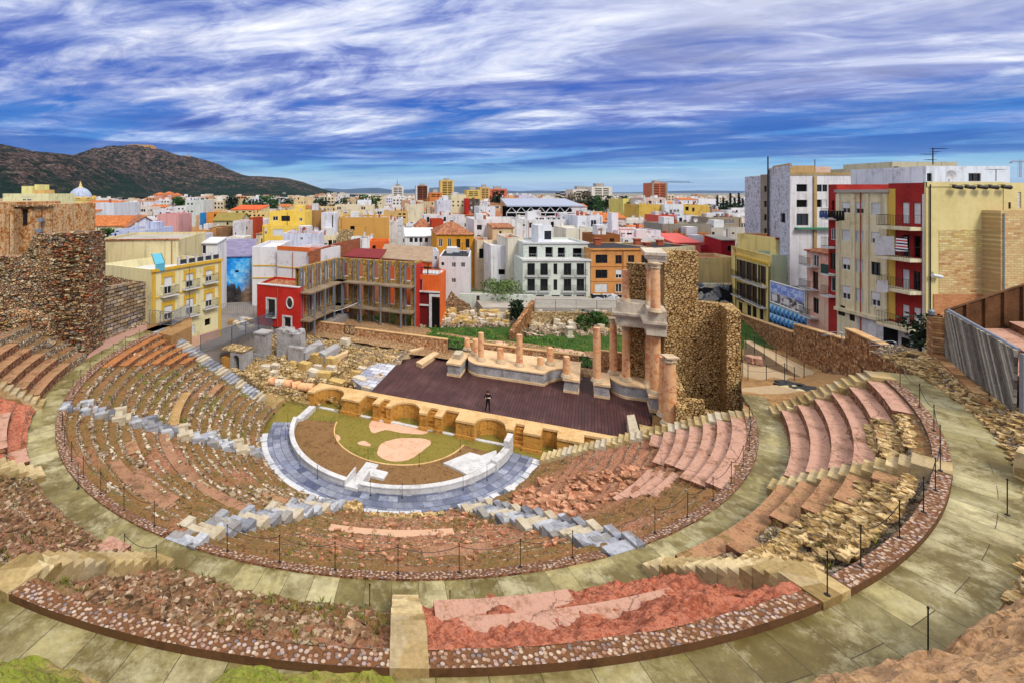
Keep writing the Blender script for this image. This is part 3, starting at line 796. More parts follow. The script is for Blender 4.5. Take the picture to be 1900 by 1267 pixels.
g = MB(); g.arc(31.7, 33.45, 2.6, 112, 9.0, 10.23, 120); struct(g.build('walkway', m_walk))
g = MB(); g.arc(26.552, 26.75, 6, 46, 6.0, 7.11, 40); g.arc(26.552, 26.75, 133, 150, 6., 7.11, 20)
tag(g.build('pebble_gutter', m_peb), 'narrow pebble gutter along the outer edge of the lower walkway', 'gutter')

# outer bank between the upper walkway and the camera's own rocks
crest = [(-8, 10.6), (4, 10.7), (16, 10.9), (28, 11.0), (36, 11.0)]
for px, py in ((1900, 1118), (1840, 1150), (1800, 1205), (1700, 1222), (1640, 1236), (1560, 1258), (1500, 1290), (1350, 1300), (1150, 1300), (900, 1300), (760, 1290), (690, 1252), (600, 1248), (520, 1252), (450, 1243), (400, 1262), (330, 1282), (230, 1280), (180, 1252), (120, 1224), (60, 1226), (0, 1232), (-120, 1225)):
    k = (px - PX) / F
    A = k * k + 1; B = -2 * (k * CX + CY); Cc = CX * CX + CY * CY - 34.7 ** 2
    Yc = (-B - math.sqrt(B * B - 4 * A * Cc)) / (2 * A)
    u, v = UV(k * Yc, Yc)
    crest.append((math.degrees(math.atan2(-v, u)), zat(py, Yc)))
crest += [(130, 14), (160, 15)]
crest.sort()
cp, cz = np.array([c[0] for c in crest]), np.array([c[1] for c in crest])
def outer(a0, a1, r0, r1, seed, nr, na):
    rr, aa = np.meshgrid(np.linspace(r0, r1, nr), np.linspace(a0, a1, na), indexing='ij')
    zc = np.interp(aa, cp, cz)
    k = sstep((rr - 33.4) / 1.3)
    x = rr * np.cos(np.radians(aa)); y = rr * np.sin(np.radians(aa))
    n = fbm(x * 1.1 + seed, y * 1.1, 6, .6); n2 = np.abs(fbm(x * 2.3 + seed, y * 2.3, 5, .6))
    n3 = np.abs(fbm(x * 3.4 + seed * 2, y * 3.4 + x, 5, .6))
    z = 10.18 + (zc - 10.18) * k + (n * .6 - n2 * .6 - n3 * .45 + .06) * np.clip((rr - 33.4) * 2, 0, 1)
    z = z + np.clip(rr - 34.7, 0, 99) * np.where(aa > 36, .72, .15)
    z = np.where((aa < 24) & (rr > 35.4), 5.0, z)
    X = CX + x * UX + y * UY; Y = CY + x * UY - y * UX
    return rr, aa, X, Y, z, n, n2
rr, aa, X, Y, z, n, n2 = outer(-6, 150, 33.4, 41.0, 4.4, 110, 620)
b = MB(); b.v = np.stack([X.ravel(), Y.ravel(), z.ravel()], 1).tolist()
idx = np.arange(z.size).reshape(z.shape)
b.f = [tuple(q[::-1]) for q in np.stack([idx[:-1, :-1], idx[1:, :-1], idx[1:, 1:], idx[:-1, 1:]], -1).reshape(-1, 4).tolist()]
b.m = [0] * len(b.f)
left = sstep((aa - 62) / 6)
col = np.stack([np.clip(np.where(aa < 36, .75, .12) + n, 0, 1).ravel(), np.clip(left * .75 + (1 - left) * .1 + n * 1.2, 0, 1).ravel(), np.clip((1 - left) * .25 + n, 0, 1).ravel(), np.ones(z.size)], 1)
struct(b.build('hillside_terrain', terrain_mat('outer_rock', [(140, 106, 76), (186, 146, 108), (214, 176, 136), (168, 132, 92)], STONE, [(180, 120, 88), (214, 160, 126), (226, 180, 150)], [(96, 124, 20), (150, 176, 40), (120, 110, 60)]), None, False, col))
g = MB()
for i in range(1100):
    a = random.uniform(-4, 40); r = 33.5 + random.random() ** 1.2 * 2.2
    q = PT(r, a); s = random.uniform(.1, .34)
    zz = 10.18 + (np.interp(a, cp, cz) - 10.18) * float(sstep((r - 33.4) / 1.3))
    g.rock((q[0], q[1], zz + .03), s * 1.3, s, s * .6)
tag(g.build('loose_stones', m_loosey), kind='stuff')
g = MB(); g.rock((*PT(34.0, 23.5), 10.7), 1.5, 1.1, 1.2); g.rock((*PT(34.1, 25.2), 10.6), .9, .8, .8)
tag(g.build('boulder', m_sandst), 'large pale boulder on the outer edge of the upper walkway', 'boulder')

# ---------------------------------------------------------------- rope posts
def post(x, y, z, h, label, group, proto=[None]):
    if proto[0] is None:
        g = MB(); g.tube([(0, 0, 0), (0, 0, 1)], .015, 6); g.lathe([(.018, .96), (.028, .985), (.018, 1.01)], (0, 0, 0), 8); g.lathe([(.07, 0), (.07, .015), (.03, .03)], (0, 0, 0), 8)
        o = g.build('rope_post', m_metal); proto[0] = o
    else:
        o = proto[0].copy(); COL.objects.link(o)
    o.location = (x, y, z); o.scale = (1, 1, h)
    return tag(o, label, 'post', group)
ORD = ['first', 'second', 'third', 'fourth', 'fifth', 'sixth', 'seventh', 'eighth', 'ninth', 'tenth', 'eleventh', 'twelfth', 'thirteenth', 'fourteenth', 'fifteenth', 'sixteenth', 'seventeenth', 'eighteenth', 'nineteenth', 'twentieth', 'twenty-first', 'twenty-second', 'twenty-third', 'twenty-fourth', 'twenty-fifth']
def rope(name, pts, label):
    out = []
    for a, b in zip(pts[:-1], pts[1:]):
        for i in range(8):
            s = i / 8; out.append((a[0] + (b[0] - a[0]) * s, a[1] + (b[1] - a[1]) * s, a[2] + (b[2] - a[2]) * s - .22 * 4 * s * (1 - s)))
    out.append(pts[-1])
    g = MB(); g.tube(out, .012, 4); tag(g.build(name, m_metal), label, 'rope')
angs = [9.5, 14, 18.7, 23.5, 28.5, 33.5, 38.5, 43.5]
A1 = [a for a in angs]; A2 = [53, 58, 63.4, 68.6, 74, 79, 84.2]; A3 = [93, 97.8, 102.5, 107.3, 112, 117, 122]; A4 = [135, 139.5, 144, 149, 153.5, 158, 163]
for L, nm in ((A1, 'beside the pink wedge'), (A2, 'below the central walkway'), (A3, 'along the brown wedge'), (A4, 'above the ochre treads')):
    pts = []
    for i, a in enumerate(L):
        q = PT(24.85, a); post(*q, 7.02, 1.05, 'thin rope post on the lower kerb %s, %s from its stage end' % (nm, ORD[i]), 'rope posts along the kerbs'); pts.append((*q, 8.0))
    rope('barrier_rope', pts, 'dark sagging rope along the lower pebble kerb %s' % nm)
for lab, L in (('beside the yellow rubble', [27.9, 31.5, 35.2, 39.5, 44]), ('beside the pink treads', [9, 14.5, 20, 24.6])):
    pts = []
    for i, a in enumerate(L):
        q = PT(31.42, a); post(*q, 10.52, 1.15, 'thin rope post on the upper kerb %s, %s from the street wall' % (lab, ORD[i]), 'rope posts along the kerbs'); pts.append((*q, 11.55))
    rope('barrier_rope', pts, 'dark sagging rope along the upper pebble kerb %s' % lab)
for px, py, z, h, lab in ((1535, 1103, 10.45, 1.15, 'dark rope post at the head of the sandstone stairs by the red rock'), (1722, 1213, 10.25, 1.1, 'dark rope post on the upper walkway near the foreground rock'),
                          (145, 905, 7.1, 1.1, 'dark rope post by the small steps at the picture edge'), (686, 1145, 7.1, 1.1, 'dark rope post beside the plank stairs on the weedy side'), (835, 1128, 7.1, .6, 'short dark rope post beside the plank stairs on the red side'),
                          (231, 1028, 7.1, .8, 'dark rope post on the lower walkway at the weedy stairway foot'), (290, 1052, 7.5, .8, 'dark rope post beside the top of the weedy stairway foot'), (1869, 955, 10.3, 1.2, 'dark rope post beside the large pale boulder')):
    post(*G(px, py, z), z, h, lab, 'single rope posts')
a_, b_ = G(231, 1028, 7.1), G(290, 1052, 7.5); rope('barrier_rope', [(*a_, 7.85), (*b_, 8.25)], 'short rope across the weedy stairway foot')
pts = []
for i in range(12):
    a = 18 + i * 12.5; q = PT(9.58 + (.5 if i % 3 else -3.4), a)
    post(*q, .3 if i % 3 else .13, 1.0, 'thin rope post round the orchestra, %s from the white platform' % ORD[i], 'rope posts round the orchestra')

# ---------------------------------------------------------------- low ochre stage front
t = thing('stage_front_wall', 'low ochre sandstone stage front with curved and square niches and little steps', 'stage wall', T3(4, 1.5, 0))
def semi(uc, r, v0, n=12): return [(uc - r * math.cos(math.pi * i / n), v0 + r * math.sin(math.pi * i / n)) for i in range(n + 1)]
front = [(-10.1, .5), (-9.4, .5)] + semi(-7.85, 1.5, .75) + [(-6.3, .45), (-4.4, .45), (-4.4, 2.05), (-3.1, 2.05), (-3.1, .6), (-2.45, .6), (-2.45, 1.9), (-1.75, 1.9), (-1.75, .6), (-1.3, .6)]
front += semi(.1, 1.35, .75) + [(1.55, .55), (2.2, .55), (2.2, 1.9), (2.95, 1.9), (2.95, .55), (3.6, .55), (3.6, 2.05), (4.85, 2.05), (4.85, .5), (6.45, .5)]
front += semi(7.8, 1.25, .75) + [(9.15, .6), (9.75, .6), (9.75, 1.9), (10.5, 1.9), (10.5, .6), (11.9, .6), (11.9, 2.0), (13.1, 2.0), (13.1, .7), (15.1, .7), (15.1, 2.1), (18.2, 2.2)]
poly = front + [(18.2, 2.7), (-10.1, 2.7)]
g = MB(); g.prism([T(*q) for q in poly], -.2, 1.32); g.build('niche_wall', m_ochre, t)
def grow(fr, k): return [(u, v - k) for u, v in fr]
g = MB(); g.prism([T(*q) for q in grow(front, .10)] + [T(18.2, 2.72), T(-10.1, 2.72)], 1.322, 1.5); g.build('coping', m_ochretop, t)
g = MB()
for u0, u1 in ((-2.45, -1.75), (2.2, 2.95), (9.75, 10.5)):
    for i in range(5): g.obox(T(0, 0), UDIR, VDIR, u0 + .002, u1 - .002, .62 + i * .26, 1.9, -.1 + .002 * i, .22 + i * .235)
g.build('niche_steps', m_ochre, t)
g = MB()
for u0, u1 in ((-6.3, -4.4), (-3.1, -2.45), (-1.75, -1.3), (1.55, 2.2), (2.95, 3.6), (4.85, 6.45), (9.15, 9.75), (10.5, 11.9), (13.1, 15.1)):
    g.obox(T(0, 0), UDIR, VDIR, u0 - .08, u1 + .08, .32, .45, -.1, .3)
g.build('plinth', m_ochre, t)

# stage floor and statue plinth-free person
g = MB(); g.prism([T(*q) for q in ((-4.3, 2.71), (18.25, 2.71), (18.25, 2.4), (20.3, 6.3), (20.5, 13), (15.6, 16.3), (1, 16.3), (-1.2, 15.2), (-4.9, 12.2))], .5, 1.503)
struct(g.build('stage_floor', m_boards))
t = thing('stage_end_wall', 'low pale block wall closing the dark stage floor near the sandstone stairs', 'wall', T3(19, 3.5, 1))
g = MB(); g.prism([G(*q, 2.5) for q in ((1163, 770), (1177, 768), (1188, 806), (1170, 812))], .4, 2.5); g.build('block', m_marb2, t)
g = MB(); g.prism([G(*q, 1.7) for q in ((1186, 786), (1235, 797), (1240, 808), (1190, 812))], .4, 1.7); g.build('side_block', m_sandst, t)

# ---------------------------------------------------------------- stage podium with columns
PZ = 2.8
def podium(label, base, pedestals, back):
    t = thing('stage_podium', label, 'podium', T3(base[0][0], base[0][1], 1.5))
    g = MB(); g.prism([T(*q) for q in base + back], 1.4, PZ - .14); g.build('podium_wall', m_podium, t)
    cx = [(u, v - .1) for u, v in base]
    g = MB(); g.prism([T(*q) for q in cx + back], PZ - .138, PZ); g.prism([T(u, v - .14) for u, v in base] + [T(*q) for q in [(base[-1][0], base[-1][1] + .02), (base[0][0], base[0][1] + .02)]][:0] + [T(u, v + .05) for u, v in base[::-1]], 1.402, 1.72)
    g.build('cornice', m_cornice, t)
    for (u0, u1, v0, v1, z) in pedestals:
        g = MB(); g.obox(T(0, 0), UDIR, VDIR, u0 + .08, u1 - .08, v0 + .08, v1, 1.72, z - .2); g.obox(T(0, 0), UDIR, VDIR, u0, u1, v0, v1, 1.4, 1.72, 1); g.obox(T(0, 0), UDIR, VDIR, u0 - .05, u1 + .05, v0 - .05, v1, z - .2, z, 1)
        g.build('pedestal', [m_podium, m_cornice], t)
    return t
def curve(p, c, q, n=8): return [((1 - s) ** 2 * p[0] + 2 * s * (1 - s) * c[0] + s * s * q[0], (1 - s) ** 2 * p[1] + 2 * s * (1 - s) * c[1] + s * s * q[1]) for s in [i / n for i in range(n + 1)]]
podium('long grey rendered stage podium with a curved end and column stumps on top', [(2.95, 13.6)] + curve((2.95, 13.2), (3.0, 11.0), (4.6, 10.8)) + [(11.2, 10.8)] + curve((11.25, 10.85), (11.9, 12.8), (13.1, 13.2)) + [(14.6, 13.2)],
       [(1.4, 2.9, 9.6, 13.6, 2.9), (13.1, 14.55, 10.0, 13.4, 2.85)], [(14.6, 15.6), (2.95, 15.6)])
podium('short grey stage podium carrying the tall columns under the standing tower', curve((17.2, 13.0), (17.4, 11.2), (18.6, 10.8)) + [(20.5, 10.8)], [(15.85, 17.25, 9.9, 13.2, 2.85), (20.4, 21.7, 8.7, 12.2, 2.9)], [(21.6, 10.9), (21.6, 14.2), (17.2, 14.2)])
t = thing('stone_block', 'rough pale stone block resting on the isolated podium pedestal', 'stone block', T3(2.1, 11.2, 2.9))
g = MB(); g.rock(T3(2.1, 11.6, 3.15), .9, 1.6, .6, None, R(-23)); g.build('block', m_marb2, t)

def column(px, pb, ptop, zb, rad, label, cap=False, base=True, snap=.0):
    x, y = G(px, pb, zb)
    h = zat(ptop, y) - zb
    t = thing('stone_column' if h > 2.6 else 'column_stump', label, 'column', (x, y, zb), 'columns of the stage front')
    bh = .34 if base else 0
    if base:
        g = MB(); g.lathe([(rad * 1.5, 0), (rad * 1.5, .10), (rad * 1.36, .12), (rad * 1.42, .18), (rad * 1.2, .22), (rad * 1.28, .3), (rad * 1.02, .34)], (x, y, zb), 18); g.build('base', m_colbase, t, True)
    ch = .55 if cap else 0
    n = max(2, int((h - bh - ch) / 1.1)); prof = []
    for i in range(n + 1):
        s = i / n; r = rad * (1 - .14 * s * s); z = bh + (h - bh - ch) * s
        if 0 < i < n: prof += [(r, z - .02), (r * .955, z), (r, z + .02)]
        else: prof.append((r, z))
    g = MB(); g.lathe(prof, (x, y, zb), 20, None, .012)
    g.build('shaft', m_colpink, t, False)
    if cap:
        r = rad * .88; z = h - ch
        g = MB(); g.lathe([(r, 0), (r * 1.1, .03), (r * 1.02, .06), (r * 1.22, .16), (r * 1.08, .2), (r * 1.25, .32), (r * 1.12, .36), (r * 1.38, .46)], (x, y, zb + z), 14, None, .06)
        d = r * 1.2; g.box(x - d, x + d, y - d, y + d, zb + z + .46, zb + h); g.build('capital', m_colbase, t)
    return t, (x, y, zb + h)
column(866.7, 649, 628, PZ, .34, 'short pink column stump farthest back on the curved podium end')
column(882, 658, 629.5, PZ, .34, 'banded pink column stump second from the curved podium end')
column(892.6, 668, 617.5, PZ, .33, 'half-height pink column on the curved podium corner')
column(928.4, 672, 646, PZ, .34, 'pink column stump between the two half-height columns')
column(964, 678, 621, PZ, .34, 'half-height pink column in the middle of the long podium')
column(1002.6, 683, 662, PZ, .33, 'lowest pink column stump near the end of the long podium')
column(1021, 676, 645, PZ, .34, 'pale ochre column stump set back near the podium end')
column(1051, 699, 661, 2.85, .36, 'pink column stump on the projecting pedestal beside the stage door')
column(1107.5, 707, 608, 2.85, .38, 'tall smooth orange column standing free on the pedestal right of the stage door')
column(1138, 693, 590, PZ, .37, 'tall banded column with leafy capital set back in the niche', True)
_, c8 = column(1161.5, 705, 603, PZ, .37, 'tall orange column carrying the free end of the entablature', True)
column(1204, 712, 608, PZ, .34, 'slender dark banded column close behind the corner column', True)
_, c10 = column(1216, 729, 613, 2.9, .46, 'thick orange corner column under the entablature', True)
column(1231, 771, 662, 1.9, .36, 'dark banded column standing half hidden by the capped column')
column(1243, 788, 660, 1.6, .5, 'thick orange column with pale capital standing apart at the stage end', True)

EB = 8.35
L1 = [(17.8, 10.6), (20.15, 10.6), (20.15, 8.3), (21.75, 8.3), (21.75, 12.7), (17.8, 12.7)]
def off(k): return [(17.8 - k, 10.6 - k), (20.15 - k, 10.6 - k), (20.15 - k, 8.3 - k), (21.75, 8.3 - k), (21.75, 12.7), (17.8 - k, 12.7)]
t = thing('entablature', 'pale carved stone entablature bent in plan over the lower columns', 'entablature', T3(20, 10.6, EB))
for k, z0, z1, nm in ((0, 0, .42, 'architrave'), (-.04, .422, .85, 'frieze'), (.14, .852, 1.05, 'cornice'), (.30, 1.052, 1.28, 'cornice')):
    g = MB(); g.prism([T(*q) for q in off(k)], EB + z0, EB + z1); g.build(nm, m_entab, t)
g = MB(); g.prism([T(*q) for q in off(-.12)], EB + 1.282, EB + 2.2); g.build('upper_pedestal', m_entab, t)
UZ = EB + 2.2
def upcol(px, pb, ptop, rad, label, cap):
    Y = F * (ZC - UZ) / (pb - YH)
    return column(px, pb, ptop, UZ, rad, label, cap)
upcol(1160.5, 560, 501, .33, 'broken upper column standing on the free end of the entablature', False)
upcol(1205.5, 566, 490, .30, 'slender upper column behind the upper corner column', True)
_, c3 = upcol(1216, 579, 488, .40, 'upper banded corner column under the topmost cornice', True)
t = thing('upper_entablature', 'small pale cornice block topping the upper corner columns', 'entablature', T3(21, 10, c3[2]))
for k, z0, z1, nm in ((0, 0, .35, 'architrave'), (.12, .352, .6, 'frieze'), (.28, .602, .85, 'cornice')):
    g = MB(); g.obox(T(0, 0), UDIR, VDIR, 20.3 - k, 21.75, 8.5 - k, 12.4, c3[2] + z0, c3[2] + z1); g.build(nm, m_entab, t)

t = thing('stage_tower', 'high beige stone tower wall of the stage rising behind the columns', 'tower', T3(24, 13, 1))
g = MB(); g.obox(T(0, 0), UDIR, VDIR, 21.8, 22.75, 10.6, 14.4, .5, 15.4); g.build('pier', m_tower, t)
g = MB(); g.obox(T(0, 0), UDIR, VDIR, 22.752, 25.0, 13.5, 14.4, .5, 15.4); g.build('high_wall', m_tower, t)
g = MB(); g.obox(T(0, 0), UDIR, VDIR, 25.002, 26.75, 13.5, 14.4, .5, 10.6); g.build('low_wall', m_tower, t)
g = MB(); g.obox(T(0, 0), UDIR, VDIR, 26.752, 27.8, 11.2, 14.4, .5, 10.55); g.build('return_wall', m_tower, t)
t = thing('niche_back_wall', 'dark beige masonry wall standing free between the tall stage columns', 'wall', T3(20, 13.5, 2))
g = MB(); g.obox(T(0, 0), UDIR, VDIR, 19.0, 20.9, 13.3, 14.1, 1.4, 8.3); g.build('lower_wall', m_tower, t)
g = MB(); g.obox(T(0, 0), UDIR, VDIR, 18.9, 20.7, 13.1, 14.1, 8.302, 14.0); g.build('upper_wall', m_tower, t)
t = thing('ruined_wall', 'low stepped beige masonry stub in front of the stage tower', 'wall', T3(24, 8, 1))
g = MB(); g.obox(T(0, 0), UDIR, VDIR, 22.0, 22.8, 6.6, 10.5, .5, 4.6); g.obox(T(0, 0), UDIR, VDIR, 22.82, 24.4, 7.5, 8.3, .5, 3.4); g.obox(T(0, 0), UDIR, VDIR, 24.42, 26.0, 7.5, 8.3, .5, 2.6); g.obox(T(0, 0), UDIR, VDIR, 22.0, 22.8, 5.2, 6.58, .5, 3.6)
g.build('stub', m_tower, t)
g = MB(); g.prism([T(*q) for q in ((18.3, 0), (27, 0), (28, 11), (21, 11), (20.3, 6))], .3, 1.2); struct(g.build('stage_side_ground', m_earth))
# ====================================================================== RUINS, GARDEN, WALLS
m_block = mottle('ashlar_block', [(150, 136, 116), (190, 178, 160), (214, 206, 192), (168, 150, 120), (132, 118, 96)], .8, 6., .9, .3, w2=.5)
m_blocky = mottle('yellow_block', [(150, 120, 62), (186, 154, 92), (206, 180, 122), (130, 106, 60)], .8, 6., .9, .3, w2=.5)
m_grass = mottle('lawn', [(84, 70, 42), (40, 58, 22), (44, 76, 24), (60, 88, 30), (104, 92, 54), (52, 70, 28)], .5, 6., .95, .5, w2=.5)
m_ruinwall = cells('old_rubble_wall', [(190, 148, 102), (224, 192, 148), (146, 112, 80), (166, 136, 108), (200, 132, 90), (150, 144, 138), (232, 212, 176)], 3.6, (84, 62, 42), .1, 1.2, (1, 1, 1.7), moss=.3, mott=.7)
m_ashlar = bricks('old_ashlar_wall', [(128, 122, 122), (172, 160, 148), (196, 176, 148), (150, 130, 104), (112, 108, 112)], .85, .36, 'wall', R(77), (58, 48, 38), .035, .8, ((136, 108, 72), .7), .9)
m_street_wall = cells('brown_stone_wall', [(158, 106, 62), (196, 146, 96), (124, 82, 52), (178, 128, 88), (216, 178, 134), (104, 72, 52)], 3.6, (110, 74, 42), .08, 1.0, (1, 1, 1.3), mott=.5)
m_cap = mottle('wall_cap', [(168, 128, 86), (200, 162, 116), (214, 184, 142)], 1., 6., .9, .2)

# ground of the ruins beside the stage and the gravel terrace behind it
def sheet(name, u0, u1, v0, v1, nu, nv, fz, mat, col=None):
    uu, vv = np.meshgrid(np.linspace(u0, u1, nu), np.linspace(v0, v1, nv), indexing='ij')
    z = fz(uu, vv)
    X = CX + uu * UX - vv * UY; Y = CY + uu * UY + vv * UX
    b = MB(); b.grid(np.stack([X, Y, z], -1).tolist())
    c = None
    if col: c = np.stack([np.broadcast_to(q, uu.shape).ravel() for q in col(uu, vv, z)] + [np.ones(uu.size)], 1)
    return struct(b.build(name, mat, None, False, c))
def ruinz(u, v): return .35 + .9 * sstep((v - 1.5) / 4) + .9 * sstep((v - 9) / 3) + fbm(u * .55, v * .55, 6, .6) * .9 - .1
sheet('ruins_ground', -24, -4.35, -1.5, 15.9, 150, 130, lambda u, v: np.where(np.hypot(u, v) < 12.7 - 3 * (v > .3), -1, np.where(v < 1, .25 + fbm(u * .5, v * .5) * .4 + np.clip(-u - 14, 0, 9) * .12, ruinz(u, v))), terrain_mat('ruin_earth', [(128, 100, 62), (166, 136, 92), (190, 160, 114), (112, 100, 54)], STONE, RED, MOSS),
      lambda u, v, z: (np.clip(.15 + .5 * (v > 9.5) + fbm(u, v), 0, 1), np.clip(.45 * (v < 2) + fbm(u * .6 + 9, v * .6) * .8, 0, 1), 0 * u))
sheet('gravel_terrace', -24, 17.2, 13.6, 22.8, 90, 30, lambda u, v: 2.15 + fbm(u * .4, v * .4) * .25 + np.where(u < -5, .12, -.35) + np.clip(v - 17, 0, 5) * .02 - np.where((u > 14.6) & (v < 15), .4, 0), m_grav)
def gz(u, v): return 1.85 + fbm(u * .25, v * .25) * .5 + np.clip(v - 22, 0, 30) * .02
sheet('garden_lawn', -17, 40, 17.2, 50, 120, 80, gz, m_grass)
sheet('garden_path', 3, 20, 20.6, 22.2, 60, 12, lambda u, v: gz(u, v) + .03 + fbm(u * 2, v * 2) * .12, m_pink)

def wallblock(name, label, p, d, n, s0, s1, o0, o1, z0, z1, mt, cat='wall', cap=None):
    t = thing(name, label, cat, (p[0] + d[0] * (s0 + s1) / 2, p[1] + d[1] * (s0 + s1) / 2, z0))
    g = MB(); g.obox(p, d, n, s0, s1, o0, o1, z0, z1 - (.1 if cap else 0)); g.build('masonry', mt, t)
    if cap:
        g = MB(); g.obox(p, d, n, s0 - .03, s1 + .03, o0 - .05, o1 + .05, z1 - .098, z1); g.build('coping', cap, t)
    return t
O = T(0, 0)
wallblock('garden_wall', 'short pebble garden wall beside the red house', O, UDIR, VDIR, -20.5, -14.6, 16.0, 16.4, 1.2, 3.55, m_gwall, 'garden wall', m_cap)
wallblock('garden_wall', 'long pebble garden wall along the lawn behind the gravel terrace', O, UDIR, VDIR, -13.0, -.4, 16.0, 16.4, 1.2, 3.3, m_gwall, 'garden wall', m_cap)
wallblock('garden_wall', 'pebble garden wall behind the column stumps', O, UDIR, VDIR, 2.1, 14.4, 16.2, 16.6, 1.2, 3.3, m_gwall, 'garden wall', m_cap)
wallblock('garden_wall', 'pebble garden wall behind the tall stage columns', O, UDIR, VDIR, 16.0, 19.0, 14.6, 15.0, 1.2, 4.6, m_gwall, 'garden wall', m_cap)
def gate(label, u0, u1, v, z0, z1):
    t = thing('garden_gate', label, 'gate', T3((u0 + u1) / 2, v, z0))
    g = MB()
    for u in (u0, (u0 + u1) / 2, u1): g.tube([T3(u, v, z0), T3(u, v, z1)], .04, 6)
    for z in (z0 + .1, z1): g.tube([T3(u0, v, z), T3(u1, v, z)], .04, 6)
    g.build('gate_frame', m_metal, t)
    g = MB(); um = (u0 + u1) / 2
    for a, b in ((u0, um), (um, u1)):
        g.tube([T3(a, v, z0 + .1), T3(b, v, z1)], .03, 5); g.tube([T3(a, v, z1), T3(b, v, z0 + .1)], .03, 5)
    g.build('cross_bars', m_metal, t)
gate('dark cross-braced gate between two garden walls near the red house', -14.5, -13.1, 16.2, 2.2, 3.4)
gate('dark cross-braced gate beside the isolated podium pedestal', -.3, 2.0, 16.2, 2.0, 3.1)
gate('dark cross-braced gate at the stage door by the tall columns', 14.5, 15.95, 16.2, 2.0, 3.2)

# ruin walls, blocks and drums
def ruinwall(label, pts, th, z1, mt=None, z0=.2, dz=.35):
    """broken-topped low wall along pixel points (their z given)"""
    t = thing('ruined_wall', label, 'wall', (*pts[0], z0))
    g = MB(); prev = None
    for a, b in zip(pts[:-1], pts[1:]):
        a, b = Vector((*a, 0)), Vector((*b, 0)); L = (b - a).length; k = max(1, int(L / .55)); d = (b - a) / L; n = Vector((-d.y, d.x, 0))
        for i in range(k):
            h = z1 + random.uniform(-dz, dz * .6)
            g.obox(a[:2], (d.x, d.y), (n.x, n.y), L * i / k, L * (i + 1) / k - .015, -th / 2 + random.uniform(-.06, .06), th / 2 + random.uniform(-.06, .06), z0, h)
    g.build('masonry', mt or m_ruinwall, t)
    return t
GP = lambda pts, z: [G(*q, z) for q in pts]
m_ruinpale = cells('ruin_pale', [(180, 152, 108), (214, 190, 146), (150, 124, 84), (198, 170, 120), (226, 208, 176)], 2.6, (110, 88, 56), .09, 1.0, (1, 1, 1.5), mott=.5)
ruinwall('low rubble wall of the ruins beside the dark arch', GP([(455, 680), (500, 668), (560, 680)], 1.0), .8, 1.5, m_ruinpale)
ruinwall('thick rubble wall crossing the ruins behind the column drums', GP([(470, 697), (520, 705), (580, 710), (620, 712)], 1.0), 1.0, 1.55, m_ruinpale)
ruinwall('yellowish rubble wall in the middle of the ruins', GP([(545, 655), (580, 662), (622, 674)], 1.6), .9, 2.1, m_blocky)
ruinwall('dark rubble wall next to the blue paved floor', GP([(655, 668), (640, 690), (620, 702)], 1.2), .8, 1.75, m_ruinpale)
ruinwall('short rubble wall of the ruins near the rendered piers', GP([(520, 668), (540, 690)], 1.2), .8, 1.7, m_ruinpale)
ruinwall('broken rubble wall at the foot of the pale slab stairway', GP([(425, 690), (460, 703), (490, 722)], .8), .9, 1.3, m_ruinpale)
ruinwall('low mossy rubble footing before the ruins', GP([(460, 714), (520, 722), (560, 732)], .6), .7, .8, m_ruinpale, .0, .12)
bl = [(565, 686, 1.3, .9), (583, 700, 1.6, .8), (555, 706, 1.3, .7), (603, 702, 1.4, .8), (520, 655, 1.2, .7), (495, 681, 1.3, .4), (625, 710, 1.8, .5), (545, 662, .9, .8), (640, 655, 1.2, .9), (597, 668, .9, .8), (570, 668, 1.0, .9), (512, 684, .9, .7), (530, 668, .8, .7), (614, 690, 1.0, .7), (668, 708, 1.5, .5), (455, 708, 1.0, .5), (480, 716, .9, .4), (590, 684, .8, .6), (543, 680, .9, .6), (508, 694, .9, .6), (672, 690, .9, .5), (660, 698, 1., .5)]
for i, (px, py, s, h) in enumerate(bl):
    x, y = G(px, py, 1.1); u, v = UV(x, y); z = float(ruinz(u, v))
    g = MB(); g.rock((x, y, z + h * .4), s, s * .62, h, None, R(-23 + random.uniform(-15, 15)))
    tag(g.build('stone_block', m_block if i % 3 else m_blocky), 'squared stone block lying among the rubble walls of the ruins', 'stone block', 'stone blocks in the ruins')
for i, (px, py, rot, lab) in enumerate(((508, 707, 0, 'reddish column drum lying end-on in the ruins, first of the row'), (520, 709, 25, 'pale column drum lying sideways in the ruins, second of the row'), (536, 711, 5, 'banded red column drum in the middle of the row in the ruins'), (549, 714, 50, 'dark red column drum leaning in the row in the ruins'), (568, 717, 12, 'longest pink column drum at the white end of the row in the ruins'))):
    x, y = G(px, py, 1.0); a = R(-23 + rot); L = .5 if i != 4 else .8
    g = MB(); g.tube([(x - L * math.cos(a), y - L * math.sin(a), .95), (x + L * math.cos(a), y + L * math.sin(a), .95)], .42, 16)
    tag(g.build('column_drum', m_colpink if i != 1 else m_block), lab, 'column drum', 'column drums in the ruins')
g = MB()
for i in range(2600):
    u, v = random.uniform(-23, -4.5), random.uniform(.5, 15.5); s = random.uniform(.1, .32)
    if vnoise(u * .8, v * .8) < .38: continue
    g.rock((*T(u, v), float(ruinz(u, v)) + s * .2), s * 1.3, s, s * .8)
tag(g.build('loose_stones', m_loosey), kind='stuff')
g = MB(); poly = [G(*q, 1.45) for q in ((652, 702), (700, 670), (737, 677), (690, 722), (670, 716))]; g.prism(poly, .4, 1.45)
struct(g.build('paved_floor', bricks('blue_paving', [(140, 146, 172), (180, 184, 206), (206, 208, 222), (160, 160, 176), (196, 180, 160)], 1.2, .8, 'floor', R(-23), (96, 84, 64), .03, .4)))
